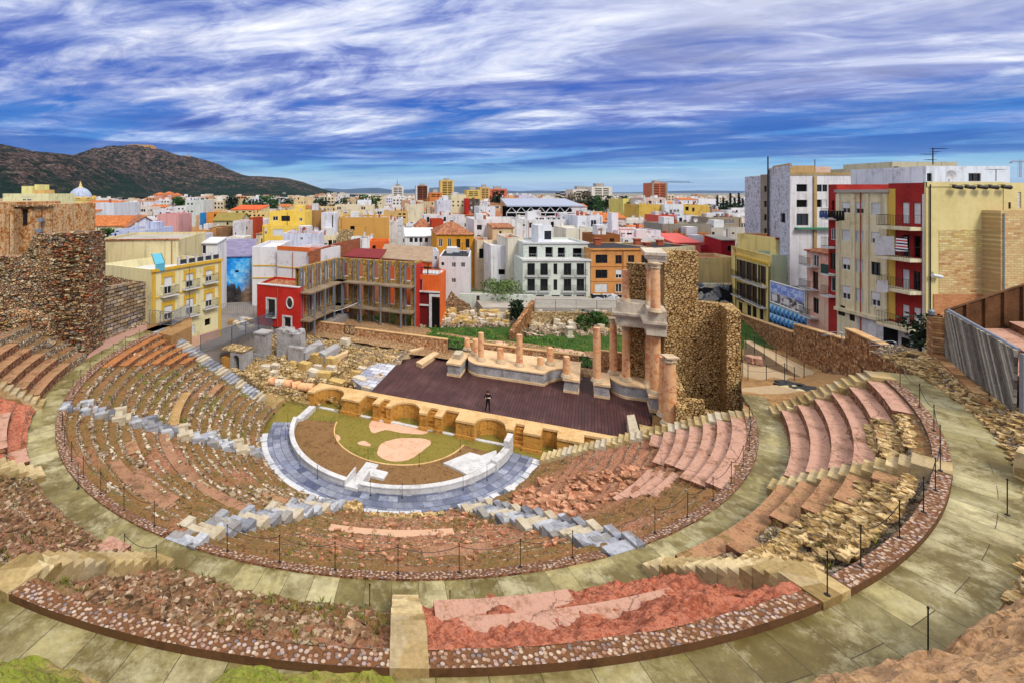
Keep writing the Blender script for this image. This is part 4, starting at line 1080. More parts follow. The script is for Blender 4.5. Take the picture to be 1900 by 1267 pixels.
# rendered piers and the arched block of the side entrance
t = thing('rendered_pier', 'tall grey rendered pier block with ledges near the red house', 'pier', (*G(485, 666, 1.6), 1.2))
g = MB(); a = G(472, 660, 1.6); u, v = UV(*a)
g.obox(O, UDIR, VDIR, u, u + 1.5, v, v + 1.4, 1.0, 4.2); g.obox(O, UDIR, VDIR, u - .1, u + 1.6, v - .1, v + 1.5, 4.202, 4.4); g.obox(O, UDIR, VDIR, u + 2.1, u + 5.2, v + 1.5, v + 3.0, 1.0, 4.3); g.obox(O, UDIR, VDIR, u + 4.2, u + 6.2, v + .8, v + 1.48, 1.0, 3.0)
for i in range(26): g.rock(T3(u + random.uniform(2.2, 5.1), v + random.uniform(1.6, 2.9), 4.4), .6, .5, .3)
g.obox(O, UDIR, VDIR, u - .15, u + 1.65, v - .15, v - .002, 1.0, 1.9)
g.build('pier_block', m_podium, t)
def arch_block():
    a = G(427, 683, 1.0); u, v = UV(*a)
    t = thing('arched_gateway', 'small grey stone block pierced by a dark arch beside the ruins', 'gateway', (*a, .8))
    g = MB(); w = .42; prof = [(0, 0), (.45, 0), (.45, 1.2)] + [(.45 + w - w * math.cos(math.pi * i / 8), 1.2 + w * math.sin(math.pi * i / 8)) for i in range(1, 8)] + [(.45 + 2 * w, 1.2), (.45 + 2 * w, 0), (1.75, 0), (1.75, 1.95), (0, 1.95)]
    vs = [T3(u + p, v + o, 1.0 + z) for o in (0, 1.8) for p, z in prof]; k = len(prof)
    g.add(vs, [tuple(range(k)), tuple(range(2 * k - 1, k - 1, -1))] + [(i, k + i, k + (i + 1) % k, (i + 1) % k) for i in range(k)])
    g.build('arch_wall', m_podium, t)
    g = MB(); g.obox(O, UDIR, VDIR, u + .46, u + 1.28, v + .9, v + 1.0, 1.0, 2.6); g.build('passage_shade_panel', plain('unlit_hole_black', (22, 18, 16), .9), t)  # near-black panel inside the arch stands for the shade of the passage
    g = MB(); g.obox(O, UDIR, VDIR, u - 1.3, u + 1.85, v - .06, v + 1.9, 2.952, 3.12); g.obox(O, UDIR, VDIR, u - 1.3, u - .01, v, v + 1.8, .8, 2.1, 1); g.build('roof_slab', [m_ruinpale, m_ochre], t)
arch_block()
for i, (q, lab) in enumerate((([(558, 652), (592, 634), (600, 640), (566, 658)], 'long grey stone trough lying among the gravel of the ruins'), ([(592, 656), (622, 640), (632, 644), (603, 662)], 'angled grey stone trough edge beside the heap of earth'))):
    g = MB(); p = [G(*c, 2.3) for c in q]
    g.prism(p, 1.6, 2.5); tag(g.build('stone_trough', m_podium), lab, 'stone trough')
g = MB(); p = [G(*c, 1.9) for c in ((772, 672), (806, 652), (815, 655), (783, 677))]
g.prism(p, 1.4, 1.95); tag(g.build('stone_slab', m_cornice), 'flat bordered stone slab lying on the edge of the dark stage floor', 'stone slab')
g = MB(); g.arc(.1, .2, 0, 1, 0, .1); 
pl = [G(*c, 1.6) for c in ((622, 668), (650, 655), (690, 660), (735, 668), (760, 657), (785, 650))]
t = thing('kerb_edge', 'curving low stone edge between gravel terrace and dark stage floor', 'stone edge', (*pl[0], 1.4))
g = MB()
for a, b in zip(pl[:-1], pl[1:]):
    d = Vector((b[0] - a[0], b[1] - a[1])); L = d.length; d /= L; g.obox(a, d, (-d.y, d.x), -.02, L + .02, -.2, .25, 1.2, 2.0)
g.build('edge_stone', m_cornice, t)

# salvaged blocks stacked on the lawn
def pile(px0, px1, pyb, rows, label, group, mts, z=2.0, smin=.8, smax=1.5, back=4.2, n=60):
    for i in range(n):
        px = random.uniform(px0, px1); k = random.random()
        x, y = G(px, pyb + (px - px0) * (-.0) , z); y2 = y + k * back + (px - (px0 + px1) / 2) * -.01
        x2 = (px - PX) / F * y2
        s = random.uniform(smin, smax); h = random.uniform(.5, .95)
        zz = z + k * .35 + random.uniform(-.15, .55)
        g = MB(); g.rock((x2, y2, zz + h * .3), s, s * .7, h, None, random.choice((0, R(-23), R(20), R(60))))
        tag(g.build('stone_block', random.choice(mts)), label, 'stone block', group)
pile(785, 945, 604, 3, 'salvaged squared block in the stack on the lawn below the pale yard wall', 'stacked blocks below the pale yard wall', [m_block, m_blocky, m_blocky, m_block], 1.9, .5, 1.1, 4.5, 125)
pile(985, 1150, 618, 3, 'salvaged grey fragment in the heap on the lawn below the apartment fence', 'stone fragments below the apartment fence', [m_block, m_block, m_colbase, m_blocky], 1.9, .45, 1.0, 8, 125)
g = MB()
for i in range(2000):
    px = random.uniform(775, 1160); k = random.random(); x, y = G(px, 606 if px < 955 else 622, 2.0); y += k * 9; x = (px - PX) / F * y
    s = random.uniform(.2, .6); g.rock((x, y, 1.8 + k * .3 + random.uniform(-.2, .3)), s * 1.3, s, s)
tag(g.build('stone_rubble', m_loose), kind='stuff')
x, y = G(1000, 600, 2.0)
for px, py in ((1057, 625), (912, 600)):
    x, y = G(px, py, 2.0); t = thing('stone_pedestal', 'pale stone pedestal standing on the lawn %s' % ('by the fragment heap' if px > 1000 else 'before the squared block stack'), 'pedestal', (x, y, 1.9))
    g = MB(); g.box(x - .45, x + .45, y - .45, y + .45, 1.9, 2.2); g.box(x - .32, x + .32, y - .32, y + .32, 2.202, 3.1); g.box(x - .45, x + .45, y - .45, y + .45, 3.102, 3.3); g.build('pedestal_block', m_block, t)

def plane_wall(name, label, cat, p0, d, outline, th, mt, zmin=None, relief=0, back=1):
    """wall in the upright plane through p0 along d; outline given in the photograph's pixels, thickness th away from the camera"""
    n = Vector((-d[1], d[0]));
    if n.y < 0: n = -n
    n = n * back
    fr = []
    for px, py in outline:
        t, q = hit(px, p0, d); fr.append((q[0], q[1], zat(py, q[1])))
    if zmin is not None: fr = [(a, b, max(c, zmin)) for a, b, c in fr]
    k = len(fr); bk = [(a + n.x * th, b + n.y * th, c) for a, b, c in fr]
    g = MB(); g.add(fr + bk, [tuple(range(k)), tuple(range(2 * k - 1, k - 1, -1))] + [(i, k + i, k + (i + 1) % k, (i + 1) % k) for i in range(k)])
    for _ in range(relief):
        px, py = random.uniform(min(o[0] for o in outline), max(o[0] for o in outline)), random.uniform(min(o[1] for o in outline), max(o[1] for o in outline)); ins = False
        for (xa, ya), (xb, yb) in zip(outline, outline[1:] + outline[:1]):
            if (ya > py) != (yb > py) and px < (xb - xa) * (py - ya) / (yb - ya) + xa: ins = not ins
        if ins:
            _, q = hit(px, p0, d); s = random.uniform(.12, .5); g.rock((q[0], q[1], zat(py, q[1])), s * 1.5, random.uniform(.08, .34), s * .6, None, math.atan2(d[1], d[0]))
    c = fr[0]; t = thing(name, label, cat, (sum(q[0] for q in fr) / k, sum(q[1] for q in fr) / k, min(q[2] for q in fr)))
    g.build('masonry', mt, t)
    return t

# old wall on the left: ashlar stretch, tower and broken flank
Pa, Pb = G(163, 640, 7.0), G(273, 600, 7.0)
dL = Vector((Pb[0] - Pa[0], Pb[1] - Pa[1])).normalized()
plane_wall('old_wall', 'ruined grey block wall of squared stones rising from the lower walkway end', 'wall', Pa, dL, [(158, 700), (158, 548), (168, 538), (200, 533), (236, 527), (273, 523), (273, 640)], 2.0, m_ashlar, relief=90)
plane_wall('old_wall', 'broken brown rubble wall stepping up behind the grey block wall', 'wall', (Pa[0] - .3, Pa[1] + 2.2), dL, [(150, 640), (150, 440), (165, 445), (170, 490), (180, 508), (192, 512), (225, 516), (262, 524), (262, 600)], 1.6, m_ruinwall, relief=60)
m_tw = cells('tower_courses', [(150, 112, 78), (206, 172, 128), (104, 78, 58), (186, 104, 66), (132, 124, 118), (222, 198, 158), (84, 66, 54)], 2.4, (70, 52, 36), .10, 1.2, (1, 1, 2.6), mott=.7, moss=.25)
q0 = 0
plane_wall('ruined_tower', 'tall ruined tower stump of mixed brown stone and red brick courses', 'tower', (-26.5, 40.6), (1, .12), [(88, 690), (86, 560), (92, 530), (98, 500), (97, 437), (110, 432), (130, 434), (163, 432), (165, 480), (163, 560), (160, 660), (140, 690)], 3.0, m_tw, relief=420)
plane_wall('ruined_wall', 'dark recessed rubble wall beside the tall ruined tower stump', 'wall', (-30, 43.0), (1, .05), [(-60, 700), (-60, 480), (0, 478), (40, 476), (52, 462), (60, 440), (72, 434), (100, 436), (100, 700)], 2.0, m_ruinwall, relief=300)
plane_wall('ruined_wall', 'low broken rubble terrace wall above the stepped rows', 'wall', (-28, 39.2), (1, .3), [(-60, 720), (-60, 600), (0, 584), (20, 580), (55, 584), (92, 596), (96, 690), (80, 720)], 1.5, m_ruinwall, relief=220)
plane_wall('ruined_wall', 'grey mossy ledge wall of big blocks along the stepped rows', 'wall', (-28, 37.6), (1, .35), [(-60, 720), (-60, 650), (0, 640), (40, 634), (90, 640), (104, 650), (106, 690), (60, 720)], 1.2, m_ashlar, relief=80)
g = MB()
for i in range(700):
    a = random.uniform(140, 176); r = 27 + random.random() * 3.2; s = random.uniform(.12, .5)
    if a > 152: r = 28.3 + random.random() * .5
    q = PT(r, a); g.rock((q[0], q[1], 7.0 + max(0, r - 28.6) * .8 + s * .2), s * 1.3, s, s * .7)
tag(g.build('loose_stones', m_loose), kind='stuff')
sheet_pts = [PT(26.54, a) for a in range(146, 181, 2)] + [(Pb[0] + .2, Pb[1] + 1), (Pa[0], Pa[1])]
g = MB(); g.prism(sheet_pts, 5.5, 7.03); struct(g.build('gravel_path', mottle('pink_gravel', [(150, 112, 100), (178, 140, 128), (190, 156, 140)], .6, 7., .95, .3, w2=.6)))
# brown rendered apse behind
t = thing('rendered_apse', 'tall brown streaked rendered church apse above the ruined wall', 'church apse', (-44, 56, 4))
m_apse = mottle('brown_render', [(84, 52, 26), (136, 86, 42), (176, 116, 60), (214, 186, 146), (150, 96, 48), (120, 74, 36)], .9, 3.2, .9, .3, .9, w2=.55)
g = MB(); Yq = 52.0
for x0, x1, yt, Y in ((-80, 16, 376, 51.0), (16, 58, 383, 52.2), (58, 93, 380, 52.0)):
    a, b = (x0 - PX) / F * Y, (x1 - PX) / F * Y; g.box(a + .001, b, Y, Y + 8, 4, zat(yt, Y))
for px in (20, 37, 58, 74, 90):
    x_ = (px - PX) / F * 52; g.box(x_ - .22, x_ + .22, 50.9 if px < 58 else 51.9, 51.98 if px >= 58 else 52.18, 4, zat(388, 52))
g.build('apse_wall', m_apse, t)
g = MB(); g.box((14 - PX) / F * 52, (95 - PX) / F * 52, 51.6, 52.6, zat(384, 52), zat(381, 52)); g.build('ledge', m_ruinwall, t)
g = MB(); g.box((44 - PX) / F * 52.2, (51 - PX) / F * 52.2, 52.1, 52.3, zat(418, 52.2), zat(390, 52.2)); g.build('window_slit', plain('unlit_hole_black', (22, 18, 16), .9), t)
for i, (px, py) in enumerate(((77, 428), (80, 408))):
    x, y, z = D(px, py, 51.8); t2 = thing('floodlight', 'small metal floodlight fixed on the brown apse, %s one' % ('lower' if i == 0 else 'upper'), 'floodlight', (x, y, z), 'floodlights on the apse')
    g = MB(); g.box(x - .25, x + .25, y - .5, y - .1, z - .2, z + .2); g.build('lamp_body', m_steel, t2); g = MB(); g.tube([(x, y + .3, z - .3), (x, y - .3, z - .2)], .05, 5); g.build('bracket', m_metal, t2)

# railing at the top of the far stairway and the mesh fence beside the street
def railing(name, label, pts, h, mt, bars=.14, r=.018, post=None, diag=0, cat='railing'):
    t = thing(name, label, cat, pts[0])
    g = MB(); gb = MB()
    for a, b in zip(pts[:-1], pts[1:]):
        a, b = Vector(a), Vector(b); L = (b - a).length; k = max(2, int(L / bars))
        up = Vector((0, 0, h))
        g.tube([a + up, b + up], r * 1.6, 5); g.tube([a + up * .12, b + up * .12], r * 1.4, 5)
        for i in range(k + 1):
            s = i / k; p = a.lerp(b, s); q = a.lerp(b, min(1, s + diag / L)) + up
            gb.tube([p + up * .12, q], r, 4, None, None, False)
        if post:
            m = max(1, int(L / post))
            for i in range(m + 1): p = a.lerp(b, i / m); g.tube([p, p + up], r * 2, 5)
    g.build('rail', mt, t); gb.build('bars', mt, t)
    return t
railing('railing', 'slanted-bar grey metal railing at the head of the pale slab stairway', [(*G(277, 603, 7.1), 7.1), (*G(318, 607, 7.1), 7.1), (*G(352, 590, 7.1), 7.1)], 1.55, m_steel, .17, .022, 1.4, .5)
g = MB(); g.prism([G(*q, 7.1) for q in ((272, 612), (318, 622), (356, 604), (356, 588), (274, 592))], 3.0, 7.05); struct(g.build('landing_floor', m_earth))
m_meshf = plain('blue_grey_fence', (96, 108, 128), .6, .3)
fp = [(*G(372, 655, 3.3), 3.3), (*G(430, 636, 3.3), 3.3), (*G(480, 616, 3.3), 3.3), (*G(545, 592, 3.3), 3.3)]
railing('mesh_fence', 'long blue-grey screen fence between the street and the ruins', fp, 1.9, m_meshf, .09, .02, 2.2, 0, 'fence')
g = MB(); g.prism([T(*q) for q in ((-70, -20), (-24.3, -20), (-24.3, 8), (-23.5, 12), (-21, 16.6), (-17.2, 16.7), (-17.2, 22.9), (-70, 22.9))], 1.0, 3.28); struct(g.build('street_pavement', mottle('street_paving2', [(112, 108, 110), (142, 136, 134), (128, 116, 104)], .3, 3., .8, .1)))
fq = [(*G(411, 585, 3.3), 3.3), (*G(470, 588, 3.3), 3.3)]
railing('wire_fence', 'pale wire fence in front of the blue mural house', fq, 1.6, m_steel, .3, .015, 2.0, 0, 'fence')
for i in range(14):
    px = random.uniform(418, 474); py = random.uniform(594, 612); x, y = G(px, py, 3.3)
    g = MB(); g.rock((x, y, 3.4), random.uniform(.6, 1.5), .6, random.uniform(.3, .7)); tag(g.build('rubble_sack', [m_white, m_block, m_earth][i % 3]), 'pale heap of site rubble in the yard behind the street', 'rubble heap', 'rubble heaps in the yard')

# ---------------------------------------------------------------- the street side on the right
wp0 = (34.9, 30.0); dS = Vector((-UY, UX))
def wz(px, py): t, q = hit(px, wp0, dS); return t, zat(py, q[1])
pts_seg = [((1760, 672), (1706, 671)), ((1706, 671), (1568, 608)), ((1568, 629), (1472, 600)), ((1470, 616), (1360, 578))]
for i, ((a, b), lab) in enumerate(zip(pts_seg, ('level end of the long brown stone street wall', 'highest sloping length of the long brown stone street wall', 'middle sloping length of the long brown stone street wall', 'farthest length of the long brown stone street wall'))):
    (t0, z0), (t1, z1) = wz(*a), wz(*b)
    th = thing('street_wall', lab, 'stone wall', (wp0[0] + dS.x * t0, wp0[1] + dS.y * t0, 2))
    A = Vector((wp0[0], wp0[1])) + dS * (t0 + (.0 if i else 0)); B = Vector((wp0[0], wp0[1])) + dS * (t1 - .02); n = Vector((dS.y, -dS.x)) * .6
    bot = 1.0; g = MB()
    g.hexa([(A.x, A.y, bot), (A.x + n.x, A.y + n.y, bot), (B.x + n.x, B.y + n.y, bot), (B.x, B.y, bot)], [(A.x, A.y, z0 - .12), (A.x + n.x, A.y + n.y, z0 - .12), (B.x + n.x, B.y + n.y, z1 - .12), (B.x, B.y, z1 - .12)]); g.build('masonry', m_street_wall, th)
    o = Vector((dS.y, -dS.x)) * .08
    g = MB(); g.hexa([(A.x - o.x, A.y - o.y, z0 - .118), (A.x + n.x + o.x, A.y + n.y + o.y, z0 - .118), (B.x + n.x + o.x, B.y + n.y + o.y, z1 - .118), (B.x - o.x, B.y - o.y, z1 - .118)], [(A.x - o.x, A.y - o.y, z0), (A.x + n.x + o.x, A.y + n.y + o.y, z0), (B.x + n.x + o.x, B.y + n.y + o.y, z1), (B.x - o.x, B.y - o.y, z1)]); g.build('coping', m_cap, th)
tb, zb_ = wz(1568, 608); Bq = Vector(wp0) + dS * tb
# return of brick wall under the timber stand
ws = [G(1747, 692, 10.3), G(1790, 728, 10.3), (G(1885, 806, 10.3)), (26.4, 17.8)]
def slope_strip(name, A, B, mat, z0=1.0):
    """raised ground strip with sloping top: A,B lists of (x,y,z)"""
    g = MB(); g.grid([A, B]); return struct(g.build(name, mat))
pk = [(1382, 640, 3.2), (1400, 690, 3.8), (1420, 715, 5.0), (1440, 740, 5.9), (1410, 775, 6.9)]
g = MB()
rowsA = [(41.6, 56, 2.6), (36.4, 49, 3.1), (33.0, 44.5, 3.9), (28.5, 38.5, 5.2), (24.9, 33.5, 6.6), (22.5, 30.2, 7.02)]
rowsB = [(47.5, 56, 2.6), (44, 49, 3.2), (40.5, 44.5, 4.2), (37.8, 38.5, 6.0), (35.5, 33.5, 8.2), (34.2, 30.2, 9.4)]
P = []
for a, b in zip(rowsA, rowsB):
    rowp = []
    for j in range(24):
        s = j / 23; z = a[2] + (b[2] - a[2]) * max(0, (s - .35) / .65) ** 1.6
        rowp.append((a[0] + (b[0] - a[0]) * s, a[1] + (b[1] - a[1]) * s, z + float(fbm(a[0] + s * 9, a[1], 5)) * .5 * (s > .4)))
    P.append(rowp)
PP = []
for i in range(len(P) - 1):
    for k in range(8): PP.append([tuple(P[i][j][c] + (P[i + 1][j][c] - P[i][j][c]) * k / 8 for c in range(3)) for j in range(24)])
PP.append(P[-1]); PP = [[(x, y, z + float(fbm(x * 1.3, y * 1.3, 5)) * .35) for x, y, z in r_] for r_ in PP]
g.grid(PP); struct(g.build('sloping_ground', m_earth))
m_conc = mottle('path_concrete', [(150, 128, 100), (178, 156, 126), (160, 140, 112)], .5, 5., .9, .15)
g = MB(); g.prism([G(*q, 5.7) for q in ((1378, 770), (1376, 728), (1440, 722), (1520, 742), (1440, 772))], 1.0, 6.05); struct(g.build('dirt_court', m_conc))
for q, z in (([(1376, 672), (1398, 672), (1470, 698), (1500, 706), (1480, 716), (1376, 700)], 4.3), ([(1380, 632), (1392, 632), (1512, 690), (1500, 706), (1470, 690)], 4.5)):
    g = MB(); g.prism([G(*c, z) for c in q], 2.0, z); struct(g.build('footpath', m_conc))
pts = [(1386, 655), (1404, 664), (1425, 672), (1446, 683), (1470, 697), (1490, 708)]
for (lab, L, zz) in (('thin dark handrail along the footpath below the street wall', [(1384, 644), (1400, 652), (1418, 662), (1440, 674), (1460, 684), (1492, 704)], 4.5), ('thin dark handrail in front of the planted bed by the tower', [(1378, 698), (1388, 706), (1422, 708), (1456, 704), (1474, 712)], 4.4)):
    t = thing('handrail', lab, 'railing', (*G(*L[0], zz), zz)); g = MB(); top = []
    for px, py in L:
        p = G(px, py, zz); g = MB(); g.tube([(*p, zz - .2), (*p, zz + 1.5)], .03, 5); top.append((*p, zz + 1.35)); g.build('post', m_metal, t)
    g = MB(); g.tube(top, .015, 4); g.tube([(x, y, z - .5) for x, y, z in top], .012, 4); g.build('cables', m_metal, t)
for i, (px, py) in enumerate(((1394, 672), (1407, 674))):
    x, y = G(px, py, 4.4); g = MB(); g.rock((x, y, 4.7), .9, .7, .6); tag(g.build('brick_heap', m_terra), 'orange brick heap in the bed beside the tower, %s' % ('wider one' if i else 'smaller one'), 'brick heap', 'brick heaps by the tower')
g = MB(); g.prism([G(*q, 6.0) for q in ((1440, 716), (1475, 714), (1508, 734), (1490, 738))], 5.5, 6.02); tag(g.build('plywood_sheet', mottle('sheet', [(190, 176, 130), (214, 206, 176)], .5, 4, .9, .1)), 'pale sheet lying on the ground below the street wall', 'sheet')
g = MB(); q = [G(*c, 5.95) for c in ((1440, 712), (1500, 716), (1525, 735), (1500, 742))]
for i in range(40):
    a = random.random(); b = random.random(); x = q[0][0] + (q[2][0] - q[0][0]) * a + b * 1.2; y = q[0][1] + (q[2][1] - q[0][1]) * a + b; g.rock((x, y, 5.95), .5, .4, .15)
tag(g.build('dark_tarpaulin', plain('tarp', (36, 36, 40), .6)), 'crumpled dark tarpaulin round the pale sheet', 'tarpaulin')

# timber-clad stand on a brick wall
m_brickr = bricks('worn_brick_wall', [(150, 104, 66), (196, 152, 104), (214, 180, 134), (128, 88, 60), (176, 128, 86)], .5, .16, 'wall', R(60), (130, 96, 62), .02, .6, ((156, 120, 84), .5), .7)
m_plank = None
def plankmat():
    m, n, b = newmat('weathered_planks', .8, .2)
    p = n.pos(); x, y, z = n.xyz(p)
    s = n.math('ADD', n.math('MULTIPLY', y, .80), n.math('ADD', n.math('MULTIPLY', x, .45), n.math('MULTIPLY', z, -.55)))
    fr = n.math('FRACT', n.math('MULTIPLY', s, 4.5)); fl = n.math('FLOOR', n.math('MULTIPLY', s, 4.5))
    wn = n.n('ShaderNodeTexWhiteNoise', noise_dimensions='1D'); n.put(wn.inputs['W'], fl)
    f = n.noise(n.vmath('MULTIPLY', p, (1, 1, 1)), 3.0, 8, .75, 1.0)
    c = n.ramp(n.math('ADD', n.math('MULTIPLY', wn.outputs[0], .4), n.math('MULTIPLY', f, .6)), [(.25, lin((62, 58, 54))), (.5, lin((122, 118, 110))), (.68, lin((168, 164, 152))), (.8, lin((196, 192, 178)))])
    c = n.mix(n.math('LESS_THAN', fr, .09), c, lin((30, 26, 22)))
    n.put(b.inputs['Base Color'], c); n.put(b.inputs['Normal'], n.bump(f, .4, .03)); return m
m_plank = plankmat()
m_darkwood = mottle('dark_timber', [(62, 40, 24), (96, 64, 38), (120, 84, 52)], .8, 6., .8, .3)
pA = (34.3, 29.4); pB = (27.9, 20.4)
dW = Vector((pB[0] - pA[0], pB[1] - pA[1])).normalized()
plane_wall('brick_wall', 'worn brick wall under the timber-clad stand beside the street corner', 'brick wall', pA, dW, [(1745, 700), (1745, 590), (1758, 590), (1758, 660), (1886, 775), (1893, 815), (1860, 790), (1790, 735)], .6, m_brickr, None)
t = plane_wall('timber_stand', 'grey weathered plank cladding of the raised stand, with dark timber rail', 'stand', (pA[0] - .12, pA[1] - .1), dW, [(1759, 577), (1890, 650), (1886, 762), (1757, 664)], .12, m_plank)
_, qa = hit(1760, pA, dW); _, qb = hit(1890, pA, dW)
za, zb2 = zat(577, qa[1]), zat(650, qb[1])
g = MB(); A, B = Vector((*qa, za)), Vector((*qb, zb2))
Cc = Vector((qa[0] + 13, qa[1] - 2.5, za + .2))
g.tube([A + Vector((0, 0, .05)), B + Vector((0, 0, .05))], .07, 6)
g.build('top_rail', m_steel, t)
g = MB()
yb = qa[1] + .2
for i in range(7):
    p_, q_ = qa[0] + .1 + 1.15 * i, qa[0] + 1.25 + 1.15 * i; zs = lambda x: za - .05 + (x - qa[0]) * .33
    g.hexa([(p_, yb, za - 1.6), (q_ - .01, yb, za - 1.6), (q_ - .01, yb + .1, za - 1.6), (p_, yb + .1, za - 1.6)], [(p_, yb, zs(p_)), (q_ - .01, yb, zs(q_)), (q_ - .01, yb + .1, zs(q_)), (p_, yb + .1, zs(p_))])
    g.box(p_ - .08, p_ + .08, yb - .13, yb - .003, za - 1.6, zs(p_) + .05)
    g.tube([(p_, yb - .07, zs(p_) + .05), (q_, yb - .07, zs(q_) + .05)], .07, 5)
g.build('back_fence', m_darkwood, t)
g = MB()
for i in range(4):
    g.prism([(qa[0] + .3 + i * 1.6, qa[1] - .1), (qb[0] + .3 + i * 1.6, qb[1]), (qb[0] + 12, qb[1]), (qa[0] + 12, qa[1] - .1)], za - 2.6 + i * .6, za - 1.45 + i * .42, 0, 1)
g.build('stand_steps', [m_riser, m_terra], t)
g = MB(); _, qc = hit(1893, pA, dW); g.box(qc[0] - .05, qc[0] + .12, qc[1] - .15, qc[1], zat(770, qc[1]), zat(655, qc[1])); g.build('end_post', m_steel, t)

# figure on the stage
def person():
    x, y = G(905.5, 762, 1.5)
    me = bpy.data.meshes.new('person')
    J = dict(pel=(0, 0, .98), sp=(0, -.01, 1.18), ch=(0, 0, 1.40), nk=(0, 0, 1.55), hd=(-.01, -.03, 1.66), ht=(-.01, -.02, 1.80),
             shl=(-.19, 0, 1.46), ell=(-.33, -.08, 1.22), wrl=(-.22, -.30, 1.27), shr=(.19, 0, 1.46), elr=(.32, -.06, 1.21), wrr=(.10, -.28, 1.30),
             hpl=(-.10, 0, .92), knl=(-.14, -.05, .50), anl=(-.22, 0, .08), tol=(-.25, -.17, .04), hpr=(.10, 0, .92), knr=(.10, -.03, .50), anr=(.12, .05, .08), tor=(.14, -.12, .04))
    rad = dict(pel=.15, sp=.13, ch=.155, nk=.06, hd=.10, ht=.075, shl=.07, ell=.05, wrl=.038, shr=.07, elr=.05, wrr=.038, hpl=.105, knl=.07, anl=.05, tol=.045, hpr=.105, knr=.07, anr=.05, tor=.045)
    E = [('pel', 'sp'), ('sp', 'ch'), ('ch', 'nk'), ('nk', 'hd'), ('hd', 'ht'), ('ch', 'shl'), ('shl', 'ell'), ('ell', 'wrl'), ('ch', 'shr'), ('shr', 'elr'), ('elr', 'wrr'), ('pel', 'hpl'), ('hpl', 'knl'), ('knl', 'anl'), ('anl', 'tol'), ('pel', 'hpr'), ('hpr', 'knr'), ('knr', 'anr'), ('anr', 'tor')]
    for sd, wr, sx in (('l', 'wrl', -1), ('r', 'wrr', 1)):
        w0 = Vector(J[wr])
        J['pm' + sd] = tuple(w0 + Vector((-.03 * sx, -.06, .02))); rad['pm' + sd] = .036; E.append((wr, 'pm' + sd))
        for f in range(4):
            b = w0 + Vector(((-.05 + .025 * f) * sx - .02 * sx, -.12, .02 + .004 * f)); e = b + Vector((-.03 * sx, -.045 + .006 * abs(f - 1), -.03))
            J['f%s%d' % (sd, f)] = tuple(b); J['g%s%d' % (sd, f)] = tuple(e); rad['f%s%d' % (sd, f)] = .011; rad['g%s%d' % (sd, f)] = .009
            E += [('pm' + sd, 'f%s%d' % (sd, f)), ('f%s%d' % (sd, f), 'g%s%d' % (sd, f))]
        J['t' + sd] = tuple(w0 + Vector((-.05 * sx, -.07, .06))); rad['t' + sd] = .012; E.append((wr, 't' + sd))
    names = list(J); ix = {k: i for i, k in enumerate(names)}
    a = R(-12); ca_, sa_ = math.cos(a), math.sin(a)
    me.from_pydata([(J[k][0] * ca_ - J[k][1] * sa_, J[k][0] * sa_ + J[k][1] * ca_, J[k][2]) for k in names], [(ix[p], ix[q]) for p, q in E], [])
    o = bpy.data.objects.new('person_base', me); COL.objects.link(o)
    o.modifiers.new('skin', 'SKIN'); sub = o.modifiers.new('sub', 'SUBSURF'); sub.levels = 2; sub.render_levels = 2
    for k in names:
        sv = me.skin_vertices[0].data[ix[k]]; sv.radius = (rad[k], rad[k]); sv.use_root = (k == 'pel')
    dg = bpy.context.evaluated_depsgraph_get(); me2 = bpy.data.meshes.new_from_object(o.evaluated_get(dg)); bpy.data.objects.remove(o)
    me2.materials.clear(); me2.materials.append(plain('black_clothes', (22, 22, 24), .8, 0, .2)); me2.materials.append(plain('skin', (196, 148, 120), .6))
    for p in me2.polygons:
        c = p.center; p.use_smooth = True
        hand = any((Vector((c.x, c.y, c.z)) - Vector((J[k][0] * ca_ - J[k][1] * sa_, J[k][0] * sa_ + J[k][1] * ca_, J[k][2]))).length < .1 for k in ('pml', 'pmr'))
        p.material_index = 1 if (c.z > 1.53 or hand) else 0
    ob = bpy.data.objects.new('person', me2); COL.objects.link(ob); ob.location = (x, y, 1.5); WLOC[ob.name] = Vector((x, y, 1.5))
    tag(ob, 'person in black clothes standing on the dark stage with both forearms raised', 'person')
    g = MB(); c = (x - .01, y + .01, 1.5 + 1.72)
    for (rz, rr_) in (): pass
    g.lathe([(.112, -.06), (.125, .0), (.115, .06), (.08, .11), (.02, .135)], c, 12); g.build('hair', plain('hair', (24, 18, 16), .7), ob, True)
    g = MB(); g.obox((x + .02, y - .36), (ca_, sa_), (-sa_, ca_), -.13, .16, -.01, .02, 2.78, 2.86); tag(g.build('white_glint', m_white), 'small white glint shape in the hands of the person on the stage', 'sheet')  # white glint at the hands, modelled as a thin white slab
person()
# ====================================================================== THE TOWN
m_glass = plain('window_glass', (26, 32, 38), .12, 0, .6)
m_void = plain('dark_room', (20, 18, 18), .9, 0, .1)  # near-black backing, the shade of unlit rooms put into the colour
m_frame = plain('white_frame', (222, 224, 228), .5)
m_framed = plain('dark_frame', (40, 42, 46), .5)
m_frameb = plain('brown_frame', (84, 52, 36), .6)
m_shut = mottle('roller_shutter', [(190, 194, 200), (214, 218, 222), (226, 228, 230)], 1.5, 8., .6, .1)
m_iron = plain('balcony_iron', (52, 46, 44), .6, .4)
m_roofg = mottle('flat_roof_grey', [(140, 136, 130), (172, 166, 158), (186, 182, 176)], .3, 3., .9, .1)
m_roofr = mottle('flat_roof_red', [(136, 66, 48), (170, 92, 68), (156, 80, 60)], .4, 3., .9, .1)
m_roofw = mottle('flat_roof_white', [(188, 190, 196), (214, 216, 222), (200, 196, 190)], .4, 3., .9, .1)
m_roofk = mottle('flat_roof_black', [(34, 34, 40), (52, 52, 58), (44, 44, 48)], .4, 3., .9, .1)
